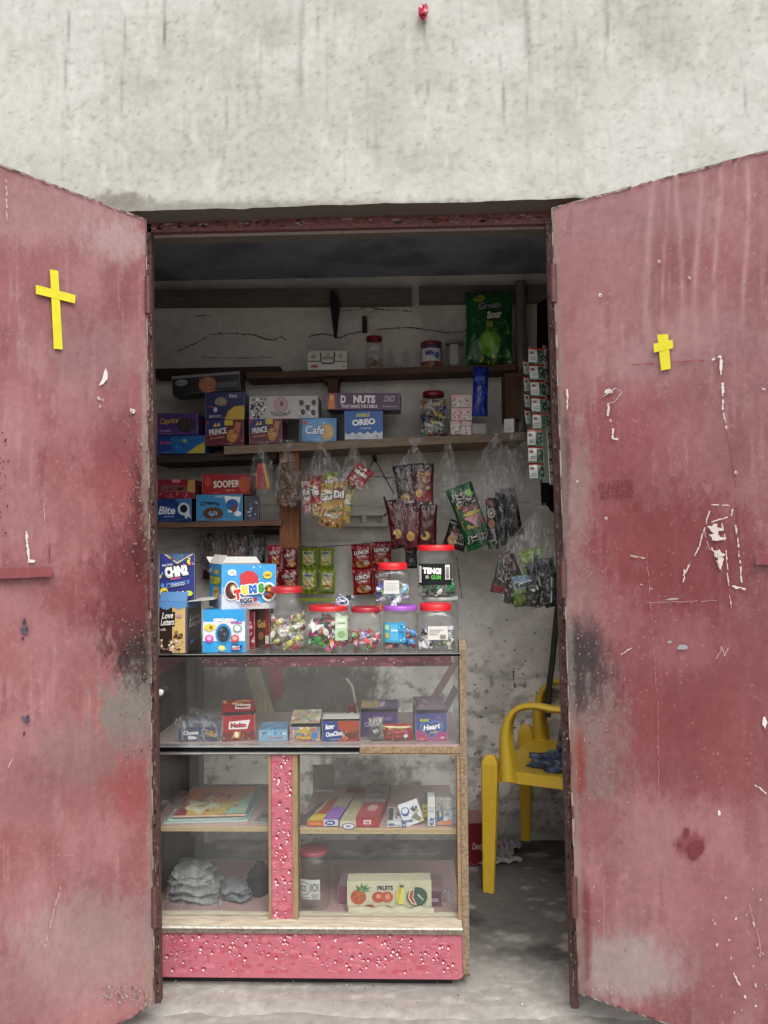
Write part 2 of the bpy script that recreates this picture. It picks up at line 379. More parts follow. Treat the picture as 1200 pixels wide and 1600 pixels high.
def jar(label, rect, Y, lidrect_w, lid_h, lidcol, round_p=3.6, q=.85, ribs=2, lidname='lid', fill=None, lab=None, group=None, shoulder=.14, kind_=None, tapered=0, name='candy_jar', fill_label=None, size=.011, noneck=False):
    """rect: whole jar with lid; fill=(level 0..1, colours, n)"""
    x0, y0, x1, y1 = rect; B = at((x0 + x1) / 2, y1, Y); s = Y / FPX; R_ = (x1 - x0) * s / 2; Ht = (y1 - y0) * s; lh = lid_h * s; lr = lidrect_w * s / 2
    Cx, Cy, Cz = B.x, Y + R_ * q, B.z
    root = empty(name, (Cx, Cy, Cz), label, 'jar', group)
    bh = Ht - lh * .75; N = 40; mb = MB()
    prof = [(.0, .002), (.75, .0), (.93, .012), (1, .05), (1, .10)]
    for i in range(ribs):
        z = lerp(.28, .86 - shoulder * 1.2, (i + .5) / ribs) if ribs else 0
        prof += [(1, z - .035), (.955, z - .012), (.955, z + .012), (1, z + .035)]
    prof += [(1, .93 - shoulder * 1.3), (.985, .93 - shoulder), (.93, .93 - shoulder * .45), (lr / R_ * .93, .935), (lr / R_ * .9, 1.0)]
    P = []
    for rf, z in prof:
        r = R_ * rf * (1 - tapered * (1 - z)); pp = lerp(round_p, 2.2, max(0, (z - .85) / .15)) if not noneck else round_p
        qq = lerp(q, 1 if not noneck else q, max(0, (z - .88) / .12))
        P.append([(sup(2 * math.pi * k / N, r, pp, qq)[0], sup(2 * math.pi * k / N, r, pp, qq)[1], z * bh) for k in range(N)])
    mb.grid(np.array(P), '#ffffff', True, True)
    T = Matrix.Translation((Cx, Cy, Cz)); mb.build('glass_body', JARP, root, M=T)
    if lidcol:
        ml = MB(); z0 = Ht - lh; rr = [(.0, 1.0), (.86, 1.0), (.96, .96), (1, .88), (1, .12), (.985, .0)]; P = []
        for a, z in rr:
            P.append([(math.cos(2 * math.pi * k / 60) * lr * a * (1 + (.012 if k % 2 and .05 < z < .9 else 0)), math.sin(2 * math.pi * k / 60) * lr * a * (1 + (.012 if k % 2 and .05 < z < .9 else 0)) * (1 if not noneck else q), z0 + z * lh) for k in range(60)])
        P2 = P; ml.grid(np.array(P2), lidcol, True, True)
        # raised rim line
        P = [[(math.cos(2 * math.pi * k / 40) * lr * a, math.sin(2 * math.pi * k / 40) * lr * a * (1 if not noneck else q), z0 + z * lh) for k in range(40)] for a, z in ((1.0, .2), (1.03, .14), (1.03, .02), (.98, -.02))]
        ml.grid(np.array(P), lidcol, True, True); ml.build('lid', PLAST, root, M=T)
    if lab:
        lx0, ly0, lx1, ly1, lc, ops = lab
        u0, u1 = (lx0 - x0) / (x1 - x0) * 2 - 1, (lx1 - x0) / (x1 - x0) * 2 - 1; z1, z0 = (y1 - ly0) * s, (y1 - ly1) * s
        def mpf(u, v, o):
            X = lerp(u0, u1, u); X = max(-.995, min(.995, X)); yy = q * R_ * (1 - abs(X) ** round_p) ** (1 / round_p)
            return (X * R_, -(yy + .0012 + o), lerp(z0, z1, v))
        m3 = MB(); m3.grid(np.array([[mpf(u, v, 0) for u in np.linspace(0, 1, 16)] for v in (0, .5, 1)]), lc)
        prt(m3, ops, mpf, (lx1 - lx0) * s, (ly1 - ly0) * s, True, .0005); m3.build('label_sticker', PAPER, root, M=T)
    if fill:
        lvl, cols, n = fill; rn = random.Random(len(label) * 7 + n); m4 = MB()
        for i in range(n):
            z = (rn.random() ** .9) * lvl * bh * .95 + size * .6; mxr = R_ * .97 - size * .3
            while True:
                X, Yy = rn.uniform(-mxr, mxr), rn.uniform(-mxr * q, mxr * q)
                if abs(X / mxr) ** 3 + abs(Yy / (mxr * q)) ** 3 < 1: break
            z *= .8 + .3 * vnoise(np.array(X * 30 + 7), np.array(Yy * 30.), n); c = rn.choice(cols)
            candy(m4, Vector((X, Yy, z)), size * rn.uniform(.8, 1.15), c, rn, lerp3(c, '#ffffff', .35) if rn.random() < .5 else c)
        Rm = R_ * .95
        for i, (x, y, z) in enumerate(m4.V):
            d = (abs(x / Rm) ** round_p + abs(y / (Rm * q)) ** round_p) ** (1 / round_p)
            if d > 1: x, y = x / d, y / d
            m4.V[i] = (x, y, min(max(z, .004), bh * .88))
        o = m4.build('wrapped_candies', FILM, None, M=T); tag(o, fill_label or 'wrapped candies', 'candies', None, 'stuff')
    return root

# ------------------------------------------------------------------ hanging clear bags
def bag(label, top, box_, Y, seed=1, q=.45, fullness=.9, group='clear plastic bags hanging under the middle shelf', m=None, tail=True, name='plastic_bag', col='#ffffff'):
    """top=(px,py) knot; box_=(x0,y0,x1,y1) the filled part"""
    K = at(top[0], top[1], Y); x0, y0, x1, y1 = box_; s = Y / FPX; r = (x1 - x0) * s / 2
    C0, C1 = at((x0 + x1) / 2, y0, Y), at((x0 + x1) / 2, y1, Y); N = 72; P = []; rn = random.Random(seed); ph = [rn.uniform(0, 6.3) for _ in range(8)]
    n1, n2 = 14, 20
    for i in range(n1 + n2 + 1):
        if i <= n1: t = i / n1; c = K.lerp(C0, t); rad = lerp(.004, r * fullness, t ** .8)
        else:
            t = (i - n1) / n2; c = C0.lerp(C1, t); rad = r * (fullness + (1 - fullness) * math.sin(t * math.pi * .5)) * (1 - t ** 7) ** .5
            if i == n1 + n2: rad = r * .25
        ring = []
        for k in range(N):
            a = 2 * math.pi * k / N; t_ = i / (n1 + n2)
            f = 1 + (.10 * math.sin(a * 5 + ph[0] + t_ * 3) + .07 * math.sin(a * 11 + ph[1] - t_ * 5) + .05 * math.sin(a * 17 + ph[2] + t_ * 9)) * (1.2 - .9 * t_)
            f += .04 * math.sin(t_ * 31 + a * 2 + ph[3])
            rr = rad * f; ring.append((c.x + math.cos(a) * rr, c.y + math.sin(a) * rr * q, c.z + .008 * math.sin(a * 3 + ph[4]) * t_))
        P.append(ring)
    mb = MB(); mb.grid(np.array(P), col, True, True)
    if tail:   # twisted neck and loose ears above the knot
        for sgn in (-1, 1):
            g = []
            for i in range(6):
                t = i / 5; wdt = .004 + .018 * t
                g.append([(K.x + sgn * .012 * t * 1.5 + (j / 4 - .5) * wdt * 2, K.y - .004 + .004 * math.sin(j * 2 + t * 5), K.z + t * .03) for j in range(5)])
            mb.grid(np.array(g), col)
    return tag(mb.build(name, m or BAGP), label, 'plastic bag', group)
def ribbon(mb, pts, w, c, nrm=Vector((0, -1, 0))):
    L = []
    for i, p in enumerate(pts):
        d = (Vector(pts[min(i + 1, len(pts) - 1)]) - Vector(pts[max(i - 1, 0)])).normalized(); sd_ = d.cross(nrm).normalized() * w / 2
        L.append([tuple(Vector(p) - sd_), tuple(Vector(p) + sd_)])
    mb.grid(np.array(L), c)
# ================================================================== GROUND AND FLOOR
def pgrid(mapf, nu, nv, colf, mb, inv=False):
    u, v = np.meshgrid(np.linspace(0, 1, nu), np.linspace(0, 1, nv)); P = mapf(u, v); px, py = pix(P)
    C = np.clip(colf(px, py, P), 0.003, .95); mb.grid(P if not inv else P[:, ::-1], C if not inv else C[:, ::-1])
def mixc(C, c, m): return C + (np.array(cc(c)) - C) * np.clip(m, 0, 1)[..., None]
def base3(c, shape): return np.ones(shape + (3,)) * np.array(cc(c))
def blob(px, py, cx, cy, rx, ry, seed=0, rag=.9):
    d = np.sqrt(((px - cx) / rx) ** 2 + ((py - cy) / ry) ** 2)
    n = fbm(px / 9, py / 22, seed + 3, 4) - .5 + .6 * (fbm(px / 2.2, py / 5.0, seed + 9, 2) - .5)
    return 1 - sm(d + rag * n, .45, 1.25)

mb = MB()
def gcol(px, py, P):
    n = fbm(P[..., 0] * 6, P[..., 1] * 6, 5, 5); C = base3('#918e87', n.shape)
    C = mixc(C, '#8f8b84', sm(n, .5, .75) * .7); C = mixc(C, '#aba8a1', sm(fbm(P[..., 0] * 14, P[..., 1] * 30, 8, 4), .5, .7) * .6)
    return C
def gm(u, v):
    return np.stack([-2.5 + 5 * u, .3 + 1.80 * v, -.013 + .006 * fbm(u * 60, v * 22, 3, 4)], -1)
pgrid(gm, 240, 100, gcol, mb); o = structure(mb.build("ground", CONC))
mb = MB(); mb.box((-60, -60, -.30), (60, 60, -.05), '#8d8983'); structure(mb.build("yard", CONC))
# inner floor: a raised slab whose broken front edge is the threshold
mb = MB()
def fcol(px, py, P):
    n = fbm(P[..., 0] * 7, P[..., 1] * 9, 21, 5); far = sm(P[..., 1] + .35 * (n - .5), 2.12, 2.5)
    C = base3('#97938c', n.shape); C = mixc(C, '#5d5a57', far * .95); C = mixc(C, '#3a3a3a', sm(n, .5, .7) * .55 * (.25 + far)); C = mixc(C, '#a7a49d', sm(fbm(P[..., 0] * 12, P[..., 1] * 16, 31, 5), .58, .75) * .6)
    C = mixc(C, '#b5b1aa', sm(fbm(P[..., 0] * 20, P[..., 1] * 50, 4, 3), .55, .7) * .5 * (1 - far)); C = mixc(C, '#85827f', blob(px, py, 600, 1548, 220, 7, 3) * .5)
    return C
def fm_(u, v):
    X = -1.25 + 2.5 * u; e = 2.055 + .03 * (fbm(X * 7, X * 0, 7, 5) - .5) * 2; Y = e + (3.22 - e) * v
    return np.stack([X, Y, .004 * fbm(X * 9, Y * 9, 2, 4) - .014 * np.exp(-((Y - e) / .02))], -1)
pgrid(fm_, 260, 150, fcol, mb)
u = np.linspace(0, 1, 260); a = fm_(u, u * 0); b = a.copy(); b[:, 2] = -.06; b[:, 1] -= .006 + .008 * fbm(u * 40, u * 0, 5, 3)
n = fbm(u * 80, u * 0, 3, 3); cA = base3('#a29e96', u.shape); cA = mixc(cA, '#8d8a84', sm(n, .45, .6))
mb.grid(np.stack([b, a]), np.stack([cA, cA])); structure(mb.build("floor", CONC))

# ================================================================== THE SHOP BUILDING
HL, HR = at(228, 343, 2.002), at(862, 325, 2.002)          # door hinge tops
HLb, HRb = at(241, 1566, 2.002), at(904, 1552, 2.002)
ZB = -.025
shop = empty("shop_building", (0, 2.1, 0), "pale grey plastered shop front with an open doorway and two red steel doors", "building")
ZS = at(548, 320, 2.01).z                                 # underside of the lintel
mb = MB()
streaks = [(105, 20, 190, 2.2, .5), (259, -30, 88, 2.0, .75), (470, -40, 150, 5, .35), (495, -40, 90, 2, .3), (667, 28, 84, 2.2, .85), (668, 84, 165, 1.5, .45), (785, 85, 205, 2, .5), (825, -30, 95, 6, .4), (826, 95, 180, 2, .3),
           (947, -30, 105, 2.2, .5), (1162, 90, 185, 2, .4), (192, 30, 190, 1.8, .35), (352, 150, 260, 1.6, .3), (575, 120, 220, 1.5, .25), (708, 60, 190, 1.6, .3), (900, 40, 200, 2.2, .25), (64, 110, 200, 1.4, .3), (1010, 20, 120, 3, .2), (42, 20, 80, 2, .3), (1090, 130, 230, 1.5, .2), (405, 60, 210, 2, .2)]
def wcol(px, py, P):
    n1 = fbm(px / 110, py / 80, 40, 5); n2 = fbm(px / 7, py / 120, 60, 4); n3 = fbm(px / 7, py / 7, 50, 5)
    C = base3('#bdbdb6', n1.shape); C = mixc(C, '#b2b0a6', sm(n1, .42, .7) * .4); C = mixc(C, '#a39f94', sm(n1 + .7 * (n3 - .5), .56, .72) * .28)
    C = mixc(C, '#c8c8c2', sm(n1, .5, .3) * .6); C = mixc(C, '#9a9891', sm(n2, .62, .78) * .28); C = mixc(C, '#cfcfc9', sm(fbm(px / 20, py / 70, 77, 4), .6, .75) * .45)
    C = mixc(C, '#8f8a7e', sm(n3, .64, .78) * .35)
    for x, a, b, w_, s_ in streaks:
        xx = px - x + 3 * np.sin(py / 37 + x) + (py - a) * .012 * math.sin(x); m = np.exp(-(xx / (w_ * .8)) ** 2) * sm(py, a - 8, a + 6) * (1 - sm(py, b - 25, b + 5)) * (.6 + .6 * n3)
        C = mixc(C, '#4d4942', m * s_)
    for cx, cy, rx, ry, s_ in ((435, 52, 45, 30, .45), (1030, 50, 60, 60, .3), (215, 140, 40, 30, .35), (390, 30, 60, 40, .25), (860, 200, 70, 60, .25), (600, 200, 40, 120, .2)):
        C = mixc(C, '#908b7d', blob(px, py, cx, cy, rx, ry, int(cx)) * s_ * .8)
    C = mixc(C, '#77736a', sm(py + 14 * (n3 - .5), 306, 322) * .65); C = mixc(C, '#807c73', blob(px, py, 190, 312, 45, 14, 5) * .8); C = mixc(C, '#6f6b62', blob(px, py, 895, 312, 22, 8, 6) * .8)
    C = mixc(C, '#c9c7bf', blob(px, py, 30, 180, 80, 90, 9) * .6)
    C = mixc(C, '#8c877c', sm(vnoise(px / 1.7, py / 1.7, 88) * .5 + n3 * .6, .72, .9) * .35)
    return C * .84
ZT = 4.3
def wm(u, v):
    X = -2.0 + 4.0 * u; zb = ZS + .004 * (fbm(X * 14, X * 0, 6, 4) - .5) * 2 + .0075 * X; Z = zb + (ZT - zb) * v ** 1.4
    return np.stack([X, 2.01 + .005 * fbm(X * 3, Z * 3, 4, 3) - .0035, Z], -1)
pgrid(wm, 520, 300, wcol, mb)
e = wm(np.linspace(0, 1, 300), np.zeros(300)); e2 = e.copy(); e2[:, 1] = 2.24; ec = base3('#6f6a62', (300,)); mb.grid(np.stack([e2, e]), np.stack([ec, ec]))
XL, XR = -.93, .86
mb.box((-2.0, 2.012, -.05), (XL, 2.24, ZS - .006), '#b6b3aa'); mb.box((XR, 2.012, -.05), (2.0, 2.24, ZS - .012), '#b6b3aa')
mb.box((-2.0, 2.016, ZS + .02), (2.0, 2.24, ZT), '#b6b3aa')
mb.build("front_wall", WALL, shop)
# dust-dark bits of broken mortar along the soffit
# room shell
ZC = 2.345
mb = MB(); YB = 3.2
CR = '#26231f'
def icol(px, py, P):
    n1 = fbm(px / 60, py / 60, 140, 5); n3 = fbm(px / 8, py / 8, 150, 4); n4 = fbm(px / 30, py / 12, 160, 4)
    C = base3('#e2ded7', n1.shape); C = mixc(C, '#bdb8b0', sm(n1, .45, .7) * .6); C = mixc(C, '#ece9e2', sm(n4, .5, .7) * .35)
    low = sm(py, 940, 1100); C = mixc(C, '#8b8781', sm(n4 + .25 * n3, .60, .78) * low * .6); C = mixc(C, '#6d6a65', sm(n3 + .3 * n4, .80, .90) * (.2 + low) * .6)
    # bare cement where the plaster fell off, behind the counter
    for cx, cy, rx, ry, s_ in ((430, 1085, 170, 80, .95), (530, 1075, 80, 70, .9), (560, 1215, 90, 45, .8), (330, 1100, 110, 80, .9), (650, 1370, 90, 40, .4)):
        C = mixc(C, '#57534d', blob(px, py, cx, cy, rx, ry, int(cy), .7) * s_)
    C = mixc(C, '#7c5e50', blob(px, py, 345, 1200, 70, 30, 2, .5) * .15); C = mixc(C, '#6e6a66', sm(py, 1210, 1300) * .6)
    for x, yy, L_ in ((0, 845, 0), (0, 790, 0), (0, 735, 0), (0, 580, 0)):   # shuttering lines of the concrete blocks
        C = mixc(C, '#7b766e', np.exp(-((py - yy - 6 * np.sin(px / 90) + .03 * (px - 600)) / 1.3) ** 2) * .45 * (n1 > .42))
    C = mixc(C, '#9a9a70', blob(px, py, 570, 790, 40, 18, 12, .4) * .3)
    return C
def im(u, v):
    X = -1.25 + 2.55 * u; Z = -.02 + (ZC + .04) * v; return np.stack([X, YB + .006 * fbm(X * 4, Z * 4, 41, 4), Z], -1)
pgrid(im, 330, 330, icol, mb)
rn = random.Random(5); BP = Plane((0, YB - .0015, 0), (0, -1, 0))
def crack(pts, w_, c='#48433d', k=6):
    for i in range(len(pts) - 1):
        (xa, ya), (xb, yb) = pts[i], pts[i + 1]
        for j in range(k):
            t0, t1 = j / k, (j + 1) / k; y0_, y1_ = ya + (yb - ya) * t0 + rn.uniform(-1, 1) * (j > 0), ya + (yb - ya) * t1 + rn.uniform(-1, 1) * (j < k - 1)
            x0_, x1_ = xa + (xb - xa) * t0, xa + (xb - xa) * t1; ww = w_ * rn.uniform(.15, 1.1); v2 = w_ * rn.uniform(.15, 1.1)
            dx, dy = x1_ - x0_, y1_ - y0_; L_ = math.hypot(dx, dy) + 1e-6; nx, ny = -dy / L_, dx / L_
            mb.face([BP.at(x0_ + nx * ww, y0_ + ny * ww), BP.at(x1_ + nx * v2, y1_ + ny * v2), BP.at(x1_ - nx * v2, y1_ - ny * v2), BP.at(x0_ - nx * ww, y0_ - ny * ww)], c)
crack([(278, 548), (296, 541), (312, 533), (330, 522), (352, 521), (376, 521), (400, 524), (414, 530), (430, 531), (440, 526), (448, 532)], 1.0)
crack([(482, 526), (500, 522), (515, 523), (530, 528), (545, 522), (566, 518)], 1.0); crack([(588, 516), (610, 513), (640, 512), (700, 520), (722, 518), (740, 512)], .9)
crack([(304, 494), (330, 493)], .8); crack([(520, 488), (560, 484), (575, 480), (600, 484), (645, 487)], .8); crack([(575, 478), (590, 484), (575, 490)], .6)
crack([(305, 558), (370, 559), (425, 558)], .6); crack([(597, 745), (620, 747)], .6); crack([(803, 1044), (802, 1060), (805, 1075)], 1.2); crack([(580, 745), (596, 744), (606, 748)], .6)
crack([(713, 870), (717, 900), (722, 935)], .9); crack([(420, 1186), (450, 1186)], 1.6)
for i in range(90):
    x, y = rn.uniform(730, 880), rn.uniform(960, 1290); r1 = rn.uniform(.6, 2.6); a = rn.uniform(0, 3)
    mb.face([BP.at(x + math.cos(a + k) * r1 * rn.uniform(.5, 1.6), y + math.sin(a + k) * r1 * rn.uniform(.4, 1)) for k in (0, 1.2, 2.3, 3.6, 5)], rn.choice(['#8b877f', '#77736c', '#68645d']))
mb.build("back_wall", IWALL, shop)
mb = MB()
def side(X, sgn):
    def m_(u, v): return np.stack([X + 0 * u, 2.24 + (YB - 2.24) * u, -.02 + (ZC + .04) * v], -1)
    return m_
def scol(px, py, P):
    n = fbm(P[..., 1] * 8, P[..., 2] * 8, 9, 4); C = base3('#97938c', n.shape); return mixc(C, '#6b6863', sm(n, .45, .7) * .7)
m1_ = MB(); pgrid(side(-1.24, 1), 40, 60, scol, m1_); m1_.build("side_wall", IWALL, shop)
m1_ = MB(); pgrid(side(1.24, 1), 40, 60, scol, m1_, True); m1_.build("side_wall", IWALL, shop)
def ccol(px, py, P):
    n = fbm(P[..., 0] * 5, P[..., 1] * 5, 19, 5); C = base3('#959ca8', n.shape); C = mixc(C, '#5a5f69', sm(n, .42, .72) * .6); return mixc(C, '#7c7f85', sm(fbm(P[..., 0] * 9, P[..., 1] * 20, 29, 4), .6, .7) * .4)
m1_ = MB(); pgrid(lambda u, v: np.stack([-1.26 + 2.52 * u, 2.2 + 1.04 * v, ZC + 0 * u], -1), 160, 90, ccol, m1_, True); m1_.box((-1.3, 2.2, ZC + .01), (1.3, 3.3, ZC + .12), '#777777'); m1_.build("ceiling", IWALL, shop)
m1_ = MB(); m1_.box((-1.3, 2.241, ZS + .03), (1.3, 2.26, ZC + .02), '#6a6863'); m1_.build("lintel_back", IWALL, shop)
m1_ = MB(); m1_.box((-1.3, YB + .02, -.05), (1.3, YB + .14, 2.45), '#888888'); m1_.box((-1.4, 2.02, -.05), (-1.26, 3.34, 2.45), '#888888'); m1_.box((1.26, 2.02, -.05), (1.4, 3.34, 2.45), '#888888'); m1_.build("outer_shell", IWALL, shop)
# weathered boards bedded at the top of the back wall
def beam(p0, p1, Y, th, d, c, name="roof_board", m=None):
    a, b = at(p0[0], p0[1], Y), at(p1[0], p1[1], Y); h = Vector((0, 0, th * Y / FPX)); D = Vector((0, d, 0)); q = MB()
    q.hexa([a - h, b - h, b - h + D, a - h + D, a, b, b + D, a + D], c); return q
beam((225, 452), (643, 449), 3.15, 25, .06, '#6c665d').build("roof_board", WOOD, shop)
beam((655, 447), (870, 444), 3.15, 25, .06, '#6c665d').build("roof_board", WOOD, shop)
# steel door frame
mb = MB(); F0, F1 = 2.085, 2.105
a, b = at(228, 345, F0), at(862, 330, F0); a2, b2 = at(228, 363, F0), at(862, 349, F0)
D = Vector((0, F1 - F0, 0)); mb.hexa([a2, b2, b2 + D, a2 + D, a, b, b + D, a + D], '#6a4444')
rn = random.Random(8)
FP = Plane((0, F0 - .001, 0), (0, -1, 0))
for i in range(150):
    x = rn.uniform(232, 858); y = lerp(352, 338, (x - 232) / 626) + rn.uniform(-4, 6); r1 = rn.uniform(.8, 3.5); c = rn.choice(['#4a2a2c', '#8c8078', '#2f2624', '#7a4a4c', '#93584f'])
    mb.face([FP.at(x + math.cos(k) * r1 * rn.uniform(1, 2.6), y + math.sin(k) * r1 * rn.uniform(.3, .9)) for k in (0, 1, 2.2, 3.3, 4.4, 5.4)], c)
def jamb(xt, xb, wt, wb):
    tl, tr, bl, br = at(xt, 350, F0), at(xt + wt, 350, F0), at(xb, 1562, F0), at(xb + wb, 1562, F0)
    for p in (bl, br): p.z = -.01
    mb.hexa([bl, br, br + D, bl + D, tl, tr, tr + D, tl + D], '#5c423e')
    for i in range(420):
        t = rn.random(); x = lerp(xt, xb, t) + rn.random() * lerp(wt, wb, t); y = lerp(352, 1555, t); r1 = rn.uniform(.5, 2)
        w0 = lerp(xt, xb, t) + r1 + .3; w1 = lerp(xt + wt, xb + wb, t) - r1 - .3; x = min(max(x, w0), w1)
        c = rn.choice(['#85766e', '#4a2c2c', '#35302c', '#7a544f', '#6d4a46', '#968a82'])
        mb.face([FP.at(x + math.cos(k) * r1 * rn.uniform(.4, 1), y + math.sin(k) * r1 * rn.uniform(1, 3.4)) for k in (0, 1.2, 2.4, 3.6, 4.8)], c)
jamb(229, 242, 7, 9); jamb(853, 893, 9, 11)
a, b = at(229, 368, F1 + .004), at(860, 353, F1 + .004); a2 = at(229, 361, F1 + .004); b2 = at(860, 347, F1 + .004); D2 = Vector((0, .02, 0)); mb.hexa([a, b, b + D2, a + D2, a2, b2, b2 + D2, a2 + D2], '#a8a29a'); mb.build("door_frame", RUST, shop)

# ------------------------------------------------------------------ doors
RED, PNK, PAL = '#94494f', '#a56a70', '#b38589'
def doorcol(side_):
    def f(px, py, P):
        n1 = fbm(px / 70, py / 110, 200 + side_, 5); n2 = fbm(px / 7, py / 90, 220 + side_, 4); n3 = fbm(px / 5, py / 6, 240 + side_, 4); n4 = fbm(px / 28, py / 60, 260 + side_, 5)
        C = base3('#95555a', n1.shape); C = mixc(C, PNK, sm(n1, .3, .7) * .85); C = mixc(C, '#88424a', sm(n4, .5, .7) * .4); C = mixc(C, PAL, sm(n2, .58, .74) * .3 * sm(n4, .35, .6)); C = mixc(C, '#bf9a9a', sm(n3 + .3 * n2, .80, .98) * .2)
        B = lambda cx, cy, rx, ry, c, s_, rag=.9: mixc(C, c, blob(px, py, cx, cy, rx, ry, int(cx + cy) % 97, rag) * s_)
        if side_ == 0:
            C = C * 1.12; C = B(60, 330, 170, 60, '#ae8085', .6); C = B(185, 375, 60, 40, '#b79396', .75); C = B(140, 560, 90, 60, '#ad8086', .45); C = B(190, 740, 60, 70, '#8a363e', .6); C = B(185, 690, 45, 55, '#86404a', .6)
            C = B(60, 800, 70, 50, '#a56d73', .5); C = B(222, 820, 20, 120, '#35201f', .95, .8); C = B(228, 720, 8, 200, '#a3938c', .55, 1.4); C = B(205, 930, 65, 130, '#541c22', .85); C = B(150, 790, 90, 120, '#8a3a40', .45); C = B(160, 930, 100, 60, '#84323a', .5)
            C = B(222, 1035, 40, 60, '#332a2b', .9, 1.1); C = B(205, 1110, 60, 60, '#7f7572', .9, 1.1); C = B(130, 1180, 90, 60, '#8c6a6b', .6, 1.2); C = B(205, 1235, 40, 50, '#9c4044', .7); C = B(40, 1240, 70, 60, '#8f5459', .5)
            C = B(150, 1470, 160, 90, '#a88688', .7); C = B(60, 1540, 120, 60, '#a87a7e', .5); C = B(235, 870, 8, 120, '#5a3034', .6)
            C = mixc(C, '#8f8078', sm(px + 10 * (n3 - .5), 226, 238) * .6 * (py > 500))
        else:
            C = B(1000, 330, 150, 50, '#ad7d82', .4); C = B(1100, 520, 90, 50, '#ac7c81', .4); C = B(1000, 560, 70, 40, '#aa7a7f', .5); C = B(985, 690, 80, 80, '#953d46', .55); C = B(1060, 860, 140, 110, '#82282f', .75); C = B(950, 840, 60, 110, '#8a323a', .5)
            C = B(905, 760, 26, 120, '#9a7f7c', .55, 1.3); C = B(882, 760, 10, 130, '#4a2427', .75); C = B(900, 930, 50, 50, '#8f6a69', .6, 1.3); C = B(1080, 1060, 190, 200, '#84363c', .6, .5); C = B(1040, 1080, 130, 120, '#7c3036', .35, .6); C = B(905, 1040, 46, 82, '#303236', .97, .4); C = B(925, 1060, 50, 90, '#4a3336', .55, .8); C = B(945, 1170, 55, 110, '#8a7674', .65, 1.3)
            C = B(900, 1200, 17, 62, '#98372f', .9, .5); C = B(1060, 1170, 130, 90, '#86383f', .6); C = B(1180, 1200, 90, 60, '#8b4046', .5); C = B(1080, 1010, 80, 50, '#a8626a', .4)
            C = B(990, 1300, 110, 60, '#a87075', .5); C = B(930, 1290, 50, 50, '#8f4a50', .6, 1.2); C = B(985, 1510, 110, 60, '#a79294', .8, .6); C = B(1130, 1450, 120, 110, '#a4636b', .45); C = B(913, 1470, 13, 110, '#74272f', .8, .5); C = B(1080, 1320, 26, 24, '#87363d', .85, .7)
            for x in (1040, 1122, 1165, 1062, 1015, 1090): C = mixc(C, '#bf9496', np.exp(-((px - x - 5 * np.sin(py / 60 + x)) / (2.5 + x % 4)) ** 2) * fbm(px / 5, py / 30, x, 3) * 1.5 * sm(py, 230, 270) * (1 - sm(py, 420 + (x * 7) % 90, 560)) * .5)
            C = mixc(C, '#8d8078', (1 - sm(px + 8 * (n3 - .5) - (py - 340) * .037, 866, 876)) * .5)
        spk = sm(fbm(px / 1.6, py / 2.4, 300, 2), .80, .88) * sm(n4, .45, .6); C = mixc(C, '#cdb0ac', spk * .35); C = mixc(C, '#5c2b30', sm(fbm(px / 2.2, py / 3, 310, 2), .84, .9) * .35)
        C = C * (1 + .22 * (fbm(px / 160, py / 200, 400 + side_, 3) - .5)[..., None] * 2)
        lum = C @ np.array([.3, .6, .1]); C = C * .84 + lum[..., None] * .16; return C * np.array([.88, .94, .88])
    return f
